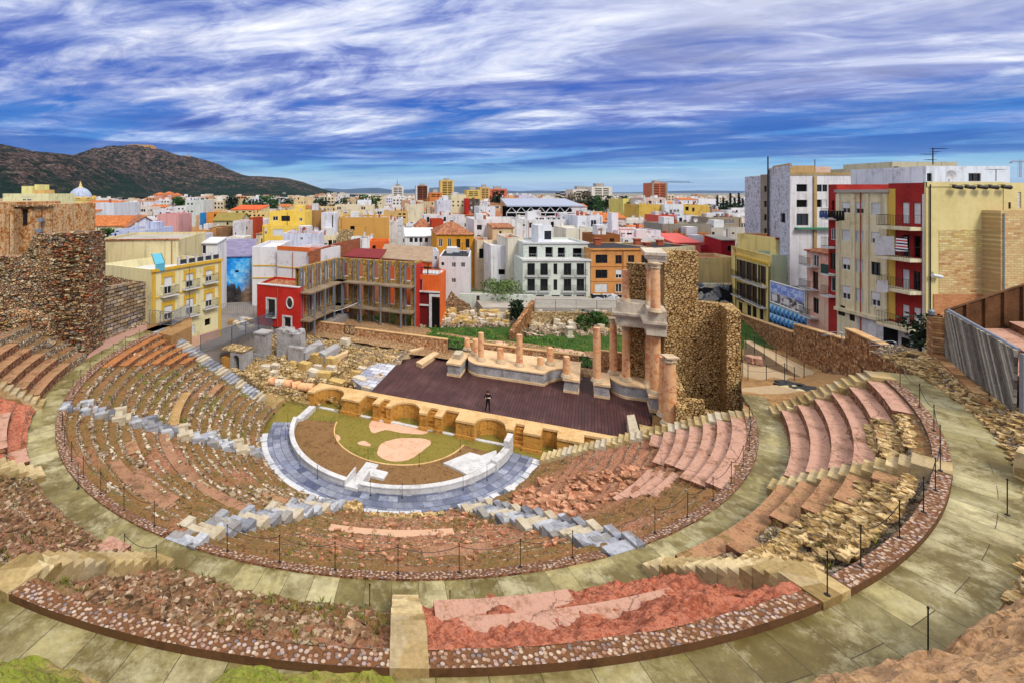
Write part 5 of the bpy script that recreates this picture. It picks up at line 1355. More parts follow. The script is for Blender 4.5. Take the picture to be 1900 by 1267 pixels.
def tilemat(name, cols, sc=3.2):
    if name in MATS: return MATS[name]
    m, n, b = newmat(name, .85, .2)
    p = n.pos(); x, y, z = n.xyz(p)
    v = n.voro(n.vmath('MULTIPLY', p, (1.0, .55, 1.6)), sc)
    sp = n.n('ShaderNodeSeparateColor'); n.put(sp.inputs[0], v.outputs['Color'])
    f = n.noise(p, .8, 6, .7)
    c = n.ramp(n.math('ADD', n.math('MULTIPLY', sp.outputs[0], .5), n.math('MULTIPLY', f, .5)), evenly(cols, .25, .7))
    wv = n.math('SINE', n.math('MULTIPLY', x, 26.0))
    c = n.mix(n.range(wv, -1, -.5), lin((84, 40, 22)), c)
    n.put(b.inputs['Base Color'], c); n.put(b.inputs['Normal'], n.bump(wv, .5, .05)); MATS[name] = m; return m
m_tileo = tilemat('orange_tiles', [(168, 84, 36), (212, 122, 58), (226, 146, 82), (190, 100, 48)])
m_tileb = tilemat('brown_tiles', [(128, 72, 48), (176, 112, 78), (200, 144, 106), (150, 90, 64)])

m_dktank = plain('dark_tank', (70, 84, 110), .6)
class Face:
    def __init__(s, p0, p1):
        s.p0 = Vector(p0[:2]); e = Vector(p1[:2]) - s.p0; s.L = e.length; s.d = e / s.L; s.n = Vector((s.d.y, -s.d.x))
    def at(s, a, z, o=0.0): q = s.p0 + s.d * a + s.n * o; return (q.x, q.y, z)
    def px(s, px, py):
        t, q = hit(px, s.p0, s.d); return t, zat(py, q[1])
    def box(s, g, a0, a1, z0, z1, o0, o1, m=None):
        g.obox(s.p0, s.d, s.n, a0, a1, o0, o1, z0, z1, m)

def wall_with_holes(g, fc, z0, z1, ops, rec=.18, m=0):
    S = sorted({0.0, fc.L} | {min(max(a, 0), fc.L) for o in ops for a in o[:2]}); Z = sorted({z0, z1} | {min(max(a, z0), z1) for o in ops for a in o[2:4]})
    for i in range(len(S) - 1):
        for j in range(len(Z) - 1):
            if S[i + 1] - S[i] < 1e-4 or Z[j + 1] - Z[j] < 1e-4: continue
            cs, cz = (S[i] + S[i + 1]) / 2, (Z[j] + Z[j + 1]) / 2
            if any(o[0] < cs < o[1] and o[2] < cz < o[3] for o in ops): continue
            g.quad(fc.at(S[i], Z[j]), fc.at(S[i + 1], Z[j]), fc.at(S[i + 1], Z[j + 1]), fc.at(S[i], Z[j + 1]), m)
    for a, b, c, d in ops:
        for q in (((a, c), (a, d)), ((b, d), (b, c)), ((a, d), (b, d)), ((b, c), (a, c))):
            (s0, y0), (s1, y1) = q; g.quad(fc.at(s0, y0), fc.at(s1, y1), fc.at(s1, y1, -rec), fc.at(s0, y0, -rec), m)

def window(fc, a, b, c, d, style, root, rec=.18):
    g = MB(); w = b - a; h = d - c; fw = min(.09, w * .12)
    fm = {'g': m_frame, 'd': m_framed, 'b': m_framed, 'o': m_framed, 's': m_shut, 'h': m_frame, 'w': m_frameb, 'v': m_frame}[style]
    nm = 'window'
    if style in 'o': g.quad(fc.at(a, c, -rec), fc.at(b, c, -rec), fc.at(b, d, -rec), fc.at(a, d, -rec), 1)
    elif style == 's':
        g.quad(fc.at(a, c, -rec * .6), fc.at(b, c, -rec * .6), fc.at(b, d, -rec * .6), fc.at(a, d, -rec * .6), 0)
        k = max(3, int(h / .25))
        for i in range(k): fc.box(g, a + .01, b - .01, c + h * i / k + .02, c + h * i / k + h / k * .8, -rec * .6 + .002, -rec * .6 + .03, 0)
        nm = 'shutter'
    else:
        g.quad(fc.at(a, c, -rec * .8), fc.at(b, c, -rec * .8), fc.at(b, d, -rec * .8), fc.at(a, d, -rec * .8), 1)
        o0, o1 = -rec * .8 + .003, -rec * .4
        fc.box(g, a, a + fw, c, d, o0, o1, 0); fc.box(g, b - fw, b, c, d, o0, o1, 0); fc.box(g, a + fw, b - fw, c, c + fw, o0, o1, 0); fc.box(g, a + fw, b - fw, d - fw, d, o0, o1, 0)
        if style != 'v': fc.box(g, (a + b) / 2 - fw * .4, (a + b) / 2 + fw * .4, c + fw, d - fw, o0, o1, 0)
        if style == 'h': fc.box(g, a + fw, b - fw, c + h * .45, d - fw, o1 + .004, o1 + .05, 2)
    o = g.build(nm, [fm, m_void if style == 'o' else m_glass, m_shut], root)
    if style == 'b': balcony(fc, a - .35, b + .35, c - .06, .45, 1.0, root)
    return o
def balcony(fc, a, b, z, out, h, root, slab=.14, solid=None, mt=None):
    g = MB(); fc.box(g, a, b, z - slab, z, .003, out); s = g.build('balcony', mt or m_roofw, root)
    g = MB()
    if solid:
        fc.box(g, a, b, z + .002, z + h, out - .06, out); g.build('balcony_panel', solid, s)
    else:
        for z_ in (z + .08, z + h): fc.box(g, a, b, z_ - .025, z_, out - .05, out - .02); fc.box(g, a, a + .03, z_ - .025, z_, .004, out - .05); fc.box(g, b - .03, b, z_ - .025, z_, .004, out - .05)
        k = max(2, int((b - a) / .14))
        for i in range(k + 1): q = a + (b - a - .02) * i / k; fc.box(g, q, q + .022, z + .002, z + h, out - .046, out - .024)
        g.build('railing', m_iron, s)
    return s

BL = []
def W(style, xs, ys, w, h): return [(style, x - w / 2, y - h / 2, x + w / 2, y + h / 2) for y in ys for x in xs]
def building(label, x0, x1, yt, Y0, Y1=None, depth=9, mat=None, wins=(), roof='flat', rmat=None, z0=1.4, name='house', cat='house', par=.45, cornice=None, side=(), rec=.18, extras=True, ridge=1.6, back=None, smat=None):
    Y1 = Y1 or Y0
    p0, p1 = D(x0, yt, Y0), D(x1, yt, Y1)
    fc = Face(p0, p1); z1 = p0[2]
    if back:
        bx_, by_ = back; depth = 1.0; fat = fc.at
        fc.at = lambda a, z, o=0.0: fat(a, z, o) if o > -.999 * 0 - .9 else ((lambda q: (q[0] + bx_ * -o, q[1] + by_ * -o, z))(fat(a, z)))
    BL.append((x0, x1, yt, max(Y0, Y1), label))
    wins = list(wins); rw_ = random.Random(int(x0 * 7 + yt * 3 + Y0))
    if len(wins) <= 2 and Y0 > 84 and (x1 - x0) > 14 and not any(q in label for q in ('blank', 'plain', 'wall', 'chimney', 'wing', 'stack')) and name == 'house':
        kx = 100 / Y0
        for r_ in range(2):
            for i in range(max(1, int((x1 - x0) / (22 * kx)))):
                xx = x0 + (7 + 22 * i + rw_.uniform(0, 7)) * kx; yy = yt + (12 + 26 * r_ + rw_.uniform(-2, 2)) * kx; ww, hh = rw_.uniform(3, 5) * kx, rw_.uniform(5, 8) * kx
                if rw_.random() < .7 and xx + ww < x1 - 2 and not any(xx - ww < w_[3] + 2 and xx + ww > w_[1] - 2 and yy - hh < w_[4] + 2 and yy + hh > w_[2] - 2 for w_ in wins): wins.append((rw_.choice('ddgowhs'), xx - ww, yy - hh, xx + ww, yy + hh))
    root = thing(name, label, cat, (fc.at(fc.L / 2, 0, -depth / 2)[0], fc.at(fc.L / 2, 0, -depth / 2)[1], z0))
    mat = mat if not isinstance(mat, tuple) else paint(mat)
    ops = []; sty = []
    for s, a0, b0, a1, b1 in wins:
        sA, zA = fc.px(a0, b1); sB, zB = fc.px(a1, b0)
        zA, zB = max(zA, z0 + .05), min(zB, z1 - .1)
        if zB - zA < .1: continue
        ops.append((sA, sB, zA, zB)); sty.append(s)
    g = MB(); wall_with_holes(g, fc, z0, z1, ops, rec)
    kf = len(g.f); A, B = fc.at(0, z0), fc.at(fc.L, z0); A2, B2 = fc.at(0, z0, -depth), fc.at(fc.L, z0, -depth)
    up = lambda p, z=z1: (p[0], p[1], z)
    fl, fr = Face(A2, A), Face(B, B2)
    sops = {0: [], 1: []}; ssty = {0: [], 1: []}
    for k, s, a0, zc, w_, h_ in side:
        sops[k].append((a0, a0 + w_, zc, zc + h_)); ssty[k].append(s)
    wall_with_holes(g, fl, z0, z1, sops[0], rec); wall_with_holes(g, fr, z0, z1, sops[1], rec)
    g.quad(B2, A2, up(A2), up(B2))
    if roof == 'gable':
        e = [fc.at(0, z1, 0), fc.at(fc.L, z1, 0), fc.at(fc.L, z1, -depth), fc.at(0, z1, -depth)]; r0, r1 = fc.at(0, z1 + ridge, -depth / 2), fc.at(fc.L, z1 + ridge, -depth / 2)
        g.add([e[0], r0, e[3]], [(0, 1, 2)]); g.add([e[1], e[2], r1], [(0, 1, 2)])
    if roof in ('side',):
        e = [fc.at(0, z1, 0), fc.at(fc.L, z1, 0), fc.at(fc.L, z1, -depth), fc.at(0, z1, -depth)]
        r0, r1 = fc.at(fc.L / 2, z1 + ridge, 0), fc.at(fc.L / 2, z1 + ridge, -depth); g.add([e[0], e[1], r0], [(0, 1, 2)]); g.add([e[2], e[3], r1], [(0, 1, 2)])
    if smat: g.m = [1 if i >= kf else 0 for i in range(len(g.m))]
    g.build('wall', [mat, smat] if smat else mat, root)
    for o, s in zip(ops, sty): window(fc, *o, s, root, rec)
    for k, f in ((0, fl), (1, fr)):
        for o, s in zip(sops[k], ssty[k]): window(f, *o, s, root, rec)
    g = MB(); o = .3
    rmat = rmat or random.choice([m_roofg, m_roofg, m_roofr, m_roofw])
    if roof == 'flat':
        g.quad(fc.at(.2, z1 - par, -.2), fc.at(fc.L - .2, z1 - par, -.2), fc.at(fc.L - .2, z1 - par, -depth + (0 if back else .2)), fc.at(.2, z1 - par, -depth + (0 if back else .2)), 0)
        for a, b, p, q in ((0, fc.L, -.22, 0), (0, fc.L, -depth, -depth + .22), (0, .22, -depth + .221, -.221), (fc.L - .22, fc.L, -depth + .221, -.221))[:1 if back else 4]:
            fc.box(g, a + .001, b - .001, z1 - par - .1, z1 + .02, p - .001, q - .001, 1)
        if cornice: fc.box(g, -.12, fc.L + .12, z1 - .25, z1 + .05, .002, .22, 2)
    elif roof == 'gable':
        t_ = .14; a, b = -o, fc.L + o
        k = ridge / (depth / 2) * o
        for s in (0, 1):
            e0 = o if s == 0 else -depth - o; zz = z1 - k
            P = [fc.at(a, zz + .02, e0), fc.at(b, zz + .02, e0), fc.at(b, z1 + ridge + .02, -depth / 2), fc.at(a, z1 + ridge + .02, -depth / 2)]
            if s: P = P[::-1]
            g.hexa(P, [(x, y, z + t_) for x, y, z in P])
    elif roof == 'side':
        for s in (0, 1):
            e0 = -o if s == 0 else fc.L + o
            P = [fc.at(e0, z1 - ridge * o / (fc.L / 2) + .02, o), fc.at(fc.L / 2, z1 + ridge + .02, o), fc.at(fc.L / 2, z1 + ridge + .02, -depth - o), fc.at(e0, z1 - ridge * o / (fc.L / 2) + .02, -depth - o)]
            if s == 0: P = P[::-1]
            g.hexa(P, [(x, y, z + .14) for x, y, z in P])
    elif roof == 'hip':
        e = [fc.at(-o, z1 + .01, o), fc.at(fc.L + o, z1 + .01, o), fc.at(fc.L + o, z1 + .01, -depth - o), fc.at(-o, z1 + .01, -depth - o)]
        i_ = min(depth, fc.L) * .42; r0, r1 = fc.at(min(i_, fc.L * .46), z1 + ridge, -depth / 2), fc.at(max(fc.L - i_, fc.L * .54), z1 + ridge, -depth / 2)
        g.add(e + [r0, r1], [(0, 1, 5, 4), (1, 2, 5), (2, 3, 4, 5), (3, 0, 4), (3, 2, 1, 0)], 0)
    elif roof == 'mono':      # slope falling to the front
        P = [fc.at(-.15, z1 + .02, .25), fc.at(fc.L + .15, z1 + .02, .25), fc.at(fc.L + .15, z1 + ridge, -depth), fc.at(-.15, z1 + ridge, -depth)]
        g.hexa(P, [(x, y, z + .15) for x, y, z in P], 0)
        g.add([fc.at(0, z1), fc.at(0, z1 + ridge, -depth), fc.at(0, z1, -depth)], [(0, 1, 2)], 1); g.add([fc.at(fc.L, z1), fc.at(fc.L, z1, -depth), fc.at(fc.L, z1 + ridge, -depth)], [(0, 1, 2)], 1)
    r = g.build('roof', [rmat, mat, cornice or mat], root)
    if Y0 < 130 and fc.L > 4 and name in ('house', 'apartment_building') and rw_.random() < .75:
        g = MB(); a = fc.L * rw_.choice((.04, .5, .93)); g.tube([fc.at(a, z0, .08), fc.at(a, z1 - .2, .08)], .05, 5); g.build('drain_pipe', rw_.choice([m_steel, m_roofr, m_metal]), root)
    if roof == 'flat' and extras and fc.L > 4:
        # chimney pots, a stair hut and an aerial on the roof
        if random.random() < .6:
            a = random.uniform(.15, .6) * fc.L; w_ = min(2.4, fc.L * .35); g = MB(); fc.box(g, a, a + w_, z1 - par, z1 + random.uniform(.8, 1.7), -depth * .8, -depth * .8 + 2.2); g.build('stair_hut', random.choice([mat, m_white, m_roofw]), r)
        for _ in range(random.randint(1, 4)):
            a = random.uniform(.05, .92) * fc.L; q = -random.uniform(.1, .8) * depth; g = MB(); fc.box(g, a, a + .5, z1 - par, z1 + random.uniform(.5, 1.1), q - .5, q); g.build('chimney', random.choice([m_roofr, mat, m_white]), r)
        for _ in range(random.choice((0, 1, 1, 2))):
            a = random.uniform(.1, .9) * fc.L; q = -random.uniform(.2, .8) * depth; b_ = fc.at(a, z1 - par, q); g = MB(); h = random.uniform(1.6, 3.0)
            g.tube([b_, (b_[0], b_[1], b_[2] + h)], .03, 4); g.tube([(b_[0] - .5, b_[1], b_[2] + h - .2), (b_[0] + .5, b_[1], b_[2] + h - .2)], .02, 4)
            for i in range(5): g.tube([(b_[0] - .4 + .2 * i, b_[1] - .25, b_[2] + h - .2), (b_[0] - .4 + .2 * i, b_[1] + .25, b_[2] + h - .2)], .012, 3)
            g.build('antenna', m_metal, r)
        if random.random() < .5:
            a = random.uniform(.1, .9) * fc.L; q = -random.uniform(.2, .6) * depth; b_ = fc.at(a, z1 - par, q); g = MB(); g.tube([b_, (b_[0], b_[1], b_[2] + 1.1)], .04, 4); k0 = len(g.v)
            g.lathe([(.05, 0), (.32, .06), (.5, .2), (.3, .1), (.05, .04)], (0, 0, 0), 10); g.v[k0:] = [(b_[0] + x, b_[1] - zz, b_[2] + 1.2 + y) for x, y, zz in g.v[k0:]]; g.build('satellite_dish', m_white, r)
        if random.random() < .35 and Y0 < 200:
            g = MB(); a = random.uniform(.05, .5) * fc.L; b = a + fc.L * .4
            for zz in (.5, 1.0): fc.box(g, a, b, z1 + zz - .03, z1 + zz, -.14, -.1)
            for i in range(6): q = a + (b - a) * i / 5; fc.box(g, q - .02, q + .02, z1 + .02, z1 + 1.0, -.14, -.1)
            g.build('roof_rail', m_iron, r)
        if random.random() < .4: a = random.uniform(.05, .8) * fc.L; g = MB(); fc.box(g, a, a + .9, z1 - par, z1 + .2, -depth * .5, -depth * .5 + .9); g.build('roof_tank', random.choice([m_roofg, m_roofr, m_dktank]), r)
    return root, fc, z1

exec_order = None
# ---- left: yellow three-storey house and its neighbours
CREAM = (226, 214, 160); WHITE = (226, 228, 234); LILAC = (206, 208, 228); OCHRE = (206, 160, 78); BEIGE = (222, 206, 168)
yel = paint((224, 216, 172), .3); yband = mottle('yellow_trim', [(190, 150, 44), (214, 174, 64), (200, 160, 56)], .8, 5, .85, .1, .3)
yw = []
for px, (ya, yb, yc, yd) in ((312, (508, 551, 561, 600)), (352, (502, 538, 548, 590)), (388, (496, 527, 538, 575))):
    w_ = 15 - (px - 312) * .035
    yw += [('h', px - w_ / 2, ya + 5, px + w_ / 2, yb - 3), ('h', px - w_ / 2, yc + 5, px + w_ / 2, yd - 4)]
hy, fc, z1 = building('yellow-trimmed cream three-storey house with iron balconies at the street corner', 282, 410, 501.5, 50.0, 58.3, 9, yel, yw + [('o', 380, 590, 391, 606), ('s', 352, 602, 362, 622)], 'flat', m_roofw, 3.2, 'house', 'house', .9, yband, extras=False)
g = MB()
for s, a0, b0, a1, b1 in yw:
    sa_, za_ = fc.px(a0, b1); sb_, zb_ = fc.px(a1, b0); f_ = .32
    fc.box(g, sa_ - f_, sb_ + f_, zb_ + .02, zb_ + .5, .003, .06); fc.box(g, sa_ - f_, sa_ - .03, zb_ - .7, zb_ + .018, .003, .05); fc.box(g, sb_ + .03, sb_ + f_, zb_ - .7, zb_ + .018, .003, .05)
fc.box(g, 0, .4, 3.2, z1 - .3, .003, .07); fc.box(g, fc.L - .4, fc.L, 3.2, z1 - .3, .003, .07)
_, zz = fc.px(282, 557); fc.box(g, .42, fc.L - .42, zz, zz + .2, .003, .05)
g.build('trim', yband, hy)
for s, a0, b0, a1, b1 in yw:
    sa_, za_ = fc.px(a0, b1); sb_, _ = fc.px(a1, b0); balcony(fc, sa_ - .5, sb_ + .5, za_ - .05, .55, .95, hy)
g = MB(); fc.box(g, .3, fc.L, 3.2, 4.4, .004, .05); g.build('base_course', m_pink, hy)
g = MB()
for i in range(6): q = fc.L * (.35 + i * .125); fc.box(g, q, q + .25, z1 + .02, z1 + .95, -.3, -.05)
g.build('roof_pillars', m_white, hy)
g = MB(); fc.box(g, fc.L * .35, fc.L, z1 + .1, z1 + .6, -.2, -.15); g.build('roof_screen', plain('dark_screen', (46, 52, 66), .6), hy)
hb, fcb, zb1 = building('beige blank party-wall house with one barred window behind the yellow-trimmed house', 170, 330, 447, 59, 60, 12, (214, 202, 158), [('o', 189, 472, 195, 486)], 'flat', m_roofg, 3.2, par=.3, extras=False)
g = MB(); fcb.box(g, -.1, fcb.L + .1, zb1 - .02, zb1 + .14, -.25, .14); g.build('tile_coping', m_tileb, hb)
t = thing('awning', 'blue striped awning over the roof terrace of the yellow-trimmed house', 'awning', (*G(292, 500, 13)[:2], 12))
P = [D(281, 472, 52.5), D(299, 470, 53.5), D(306, 488, 51.0), D(288, 492, 50.2)]
g = MB(); g.hexa([(x, y, z - .05) for x, y, z in P], P); g.quad(P[3], P[2], (P[2][0], P[2][1], P[2][2] - .8), (P[3][0], P[3][1], P[3][2] - .8)); g.build('cloth', mottle('awning_cloth', [(60, 138, 168), (96, 176, 202), (76, 156, 186)], 2, 6, .8, .1), t)
g = MB(); g.tube([P[0], P[3]], .03, 5); g.tube([P[1], P[2]], .03, 5); g.build('arms', m_metal, t)
building('blue-grey plastered roof house with dark door behind the beige party wall', 205, 272, 428, 82, None, 10, (190, 200, 232), [('w', 212, 434, 216, 441), ('d', 233, 432, 242, 450), ('o', 262, 420, 267, 450)], 'flat', m_roofg)
building('orange-tiled pale yellow house below the church nave', 128, 234, 421, 104, None, 9, (226, 220, 176), W('g', (147, 171), (430,), 8, 9), 'mono', m_tileo, ridge=1.9)
building('ruined white gabled house with broken tiles next to the orange-tiled house', 234, 303, 425, 100, 104, 12, (206, 210, 228), [('o', 243, 436, 249, 446), ('d', 283, 430, 290, 446)], 'side', m_tileb, ridge=2.4)
building('white church nave with a sloping orange roof in front of the dome', 104, 172, 397, 128, None, 16, (224, 222, 214), [('w', 112, 409, 119, 423)], 'mono', m_tileo, ridge=3.2)
building('plain white side wall of the church beside its orange roof', 172, 211, 377, 132, None, 14, (214, 218, 230), [], 'flat', m_roofw)
# church dome
Yd = 215.0; x, _, _ = D(149.5, 366, Yd)
t = thing('church_dome', 'blue-grey ribbed church dome on a cream arched drum', 'dome', (x, Yd, 8)); k = Yd / F
m_dome = mottle('dome_tiles', [(136, 148, 176), (174, 186, 212), (190, 200, 222)], .6, 3., .5, .1)
g = MB(); r = 18.3 * k; zb_ = zat(370, Yd); g.lathe([(r * math.cos(a), (zat(349, Yd) - zb_) * math.sin(a)) for a in [i * math.pi / 2 / 12 for i in range(13)]], (x, Yd, zb_), 28); g.build('dome_shell', m_dome, t, True)
g = MB()
for i in range(16):
    a = i * math.pi / 8; g.tube([(x + r * 1.01 * math.cos(b) * math.cos(a), Yd + r * 1.01 * math.cos(b) * math.sin(a), zb_ + (zat(349, Yd) - zb_) * 1.01 * math.sin(b)) for b in [j * math.pi / 2 / 10 for j in range(10)]], .14, 4)
g.build('ribs', m_dome, t)
g = MB(); g.lathe([(23 * k, 0), (23 * k, zb_ - 8 - .4), (24.5 * k, zb_ - 8 - .2), (22 * k, zb_ - 8)], (x, Yd, 8), 8); g.build('drum', paint((226, 206, 140), .2), t)
g = MB()
for i in range(8):
    a = math.pi / 8 + i * math.pi / 4; c_ = (x + 20.5 * k * math.cos(a), Yd + 20.5 * k * math.sin(a)); tx, ty = -math.sin(a), math.cos(a)
    g.tube([(c_[0] + tx * 2.0 * math.cos(b), c_[1] + ty * 2.0 * math.cos(b), zb_ - 1.6 + 2.3 * math.sin(b)) for b in [j * math.pi / 10 for j in range(11)]], .4, 5)
    a += math.pi / 8; g.lathe([(.5, 0), (.5, zb_ - 8 + .6), (.2, zb_ - 8 + 1.6)], (x + 23 * k * math.cos(a), Yd + 23 * k * math.sin(a), 8), 6)
g.build('arches', paint((222, 186, 96), .2), t)
g = MB(); zt = zat(349.3, Yd); g.lathe([(1.0, 0), (.9, .5), (.5, .7), (.55, 1.5), (.2, 2.1), (.08, 3.0)], (x, Yd, zt), 10); g.tube([(x - .35, Yd, zt + 2.7), (x + .35, Yd, zt + 2.7)], .05, 4); g.build('lantern', paint((230, 206, 150), .1), t)
building('large cream apartment block with stepped roof huts beyond the brown apse', 5, 90, 360, 190, None, 16, (230, 226, 178), [('g', 42, 370, 48, 373), ('g', 50, 370, 58, 373), ('s', 40, 366, 57, 367)], 'flat', m_roofg, name='apartment_building', cat='apartment block', extras=False)
t = bpy.context.scene.collection.objects[-1]
for a, b, yt, yb in ((40, 60, 346, 360), (64, 72, 343, 361), (60, 82, 353, 361)):
    building('narrow cream roof tower on the large cream apartment block' if a == 64 else ('square cream roof hut on the large cream apartment block' if a == 40 else 'low ochre roof hut on the large cream apartment block'), a, b, yt, 194 + a * .03, None, 6, (232, 224, 150) if a != 60 else (222, 180, 110), [], 'flat', m_roofg, 15.5, 'roof_hut', 'roof hut', extras=False)

# ---- left centre
def mural():
    m, n, b = newmat('blue_mural', .85, .2); p = n.pos(); x, y, z = n.xyz(p)
    f = n.noise(p, .35, 6, .6, .6); f2 = n.noise(p, 1.4, 7, .7)
    c = n.ramp(n.math('ADD', n.math('MULTIPLY', f, .6), n.math('MULTIPLY', f2, .4)), [(.36, lin((14, 96, 190))), (.48, lin((40, 150, 228))), (.56, lin((120, 190, 232))), (.66, lin((206, 206, 226)))])
    skyline = n.math('ADD', z, n.math('MULTIPLY', n.noise(n.vmath('MULTIPLY', p, (1, 1, .05)), 1.3, 2, .4), -5.0))
    c = n.mix(n.range(skyline, 3.4, 3.0), c, n.ramp(f2, [(.4, lin((26, 26, 30))), (.6, lin((70, 66, 66)))]))
    k = n.math('MULTIPLY', n.range(x, -24.6, -22.6), n.range(z, 9.0, 5.5)); c = n.mix(k, c, n.ramp(f2, [(.35, lin((128, 98, 72))), (.65, lin((190, 160, 130)))]))
    n.put(b.inputs['Base Color'], c); return m
m_dkroof = mottle('violet_slate', [(96, 90, 120), (130, 124, 156), (150, 146, 178)], 1.2, 6, .8, .2)
building('gabled house with a blue painted mural wall and violet slate roof', 411, 468, 478, 76, 77, 10, mural(), [('o', 436, 502, 443, 506), ('s', 428, 473, 442, 479)], 'mono', m_dkroof, 3.2, ridge=1.8)
wp = paint((220, 220, 226), .25)
wh, fcw, _ = building('tall white plastered party wall of two stepped halves behind the red house', 468, 514, 459, 74, None, 10, wp, [], 'flat', m_roofw, 3.2, extras=False)
wh2, fcw2, zw = building('lower white party wall with a yellow string course and orange parapet', 514.5, 573, 464.5, 73, 70.5, 9, wp, [], 'flat', m_roofr, 3.2, extras=False)
g = MB()
for py in (496, 516): 
    a, z_ = fcw2.px(517, py); fcw2.box(g, .1, fcw2.L - .1, z_, z_ + .16, .003, .08)
    a, z_ = fcw.px(470, py); 
g.build('string_course', yband, wh2); g = MB(); fcw2.box(g, 0, fcw2.L, zw + .03, zw + .65, -.2, .03); g.build('parapet', paint((214, 110, 50), .2), wh2)
g = MB()
for py in (494, 517): a, z_ = fcw.px(470, py); fcw.box(g, .1, fcw.L - .1, z_, z_ + .18, .003, .08)
g.build('string_course', yband, wh)
m_brick = bricks('red_brick', [(150, 76, 44), (186, 104, 64), (166, 88, 52), (130, 64, 40)], .5, .16, 'wall', R(40), (150, 120, 96), .02, .3)
building('orange brick house with tall pale windows seen over the skeleton facade', 573, 632, 468, 70, 84, 10, m_brick, W('v', (591, 604), (481,), 6, 22) + W('v', (617, 623), (476,), 5, 24), 'flat', m_roofr, extras=False, back=(3, 8))
# red house
m_red = mottle('red_paint', [(150, 26, 22), (186, 38, 32), (198, 50, 42), (176, 34, 30)], .4, 4., .8, .08, .2)
xr, Yr = (555.5 - PX) / F * 61.0, 61.0
pl_, Lr = None, 6.7
pl_ = (xr - UX * 6.75, Yr - UY * 6.75)
pxl = PX + F * pl_[0] / pl_[1]
rh, fcr, zr = building('small bright red house front with an oval window and white-framed doorways', pxl, 555.5, 527.6, pl_[1], Yr, 5.5, m_red, [('v', 496, 556, 511, 587), ('v', 526.5, 590, 540, 612)], 'flat', m_tileb, 3.3, par=.3, extras=False, back=(1.0, 5.6))
g = MB()
for a0, b0, a1, b1 in ((496, 556, 511, 589), (526.5, 589, 540, 612)):
    (sa_, za_), (sb_, zb_) = fcr.px(a0, b1), fcr.px(a1, b0); za_ = max(za_, 3.3)
    fcr.box(g, sa_ - .2, sa_, za_, zb_ + .18, .003, .08); fcr.box(g, sb_, sb_ + .2, za_, zb_ + .18, .003, .08); fcr.box(g, sa_, sb_, zb_, zb_ + .18, .003, .08)
g.build('door_surround', m_white, rh)
a, z_ = fcr.px(538, 562.5); g = MB(); ring = [fcr.at(a + .5 * math.cos(q), z_ + .72 * math.sin(q), .05) for q in [i * math.pi / 10 for i in range(21)]]; g.tube(ring, .1, 6); w_ = g.build('oval_window', m_white, rh)
g = MB(); g.add([fcr.at(a + .5 * math.cos(i * math.pi / 10), z_ + .72 * math.sin(i * math.pi / 10), .02) for i in range(20)], [tuple(range(20))]); g.build('pane', m_glass, w_)
g = MB(); k = int(fcr.L / .3)
for i in range(k): q = fcr.at(.15 + i * fcr.L / k, zr + .06, .12); q2 = fcr.at(.15 + i * fcr.L / k, zr + .06, -.4); g.tube([q, q2], .1, 6)
g.build('tile_coping', m_roofw, rh)
sa_, z_ = fcr.px(496, 587); sb_, _ = fcr.px(511, 587); balcony(fcr, sa_ - .1, sb_ + .1, z_, .3, .9, rh)

# ---- the skeleton facade: an L of stone wall with window holes held up by grey steel props
m_skel = cells('ochre_rubble_facade', [(176, 136, 66), (206, 168, 94), (150, 112, 54), (190, 150, 84), (160, 140, 96)], 2.6, (120, 92, 46), .08, .8, mott=.5)
m_slab = mottle('grey_deck', [(108, 92, 74), (140, 122, 100), (160, 150, 138)], .6, 5, .9, .2, .4)
cx_, cy_ = -8.0, 71.0
nx, ny = cx_ + UX * 12.4, cy_ + UY * 12.4
lx, ly = cx_ + UY * 10.4, cy_ - UX * 10.4
t = thing('skeleton_facade', 'roofless L-shaped shell of an old stone house held by grey steel posts on the lawn', 'ruined house', ((cx_ + nx) / 2, (cy_ + ny) / 2, 1.6))
zl = (1.6, 4.5, 8.05, 11.1)
def skel(A, B, nwin, flip):
    f = Face(A, B); g = MB(); ops = []
    for i in range(nwin):
        a = f.L * (i + .5) / nwin
        ops += [(a - .55, a + .55, 8.5, 10.6), (a - .55, a + .55, 5.0, 7.5), (a - .6, a + .6, 1.7, 4.0)]
    wall_with_holes(g, f, zl[0], zl[3], ops, .5); wall_back = Face(f.at(f.L, 0, -.5), f.at(0, 0, -.5))
    g2 = [(f.L - b, f.L - a, c, d) for a, b, c, d in ops]; wall_with_holes(g, wall_back, zl[0], zl[3], g2, 0)
    f.box(g, 0, f.L, zl[3] - .001, zl[3] + .12, -.5, 0); g.build('stone_shell', m_skel, t)
    for z in (zl[1], zl[2]):
        g = MB(); f.box(g, 0, f.L, z - .2, z, .01, 1.7); g.build('deck', m_slab, t)
    for i in range(nwin * 2 + 1):
        a = min(max(f.L * i / (nwin * 2), .1), f.L - .1); a += .8 * f.L / nwin * (.35 if i % 2 == 0 else -.35) * .3
        a = min(max(a, .1), f.L - .1)
        for za, zb2 in ((zl[0], zl[1] - .2), (zl[1], zl[2] - .2), (zl[2], zl[3] + .1)):
            g = MB(); f.box(g, a - .09, a + .09, za, zb2, .012, .2); g.build('steel_post', m_steel, t)
    for i in range(4):
        a = f.L * (i + .5) / 4; g = MB(); f.box(g, a - .1, a + .1, zl[0] - .2, zl[2] - .2, 1.5, 1.69); g.build('steel_post', m_steel, t)
    for i in range(nwin):
        a = f.L * (i + .5) / nwin
        for c, d in ((8.5, 10.6), (5.0, 7.5)):
            g = MB(); f.box(g, a - .55, a - .45, c, d, -.2, -.1); f.box(g, a + .45, a + .55, c, d, -.2, -.1); f.box(g, a - .45, a + .45, d - .1, d, -.2, -.1); f.box(g, a - .45, a + .45, c, c + .1, -.2, -.1); g.build('window_frame', m_frame, t)
    return f
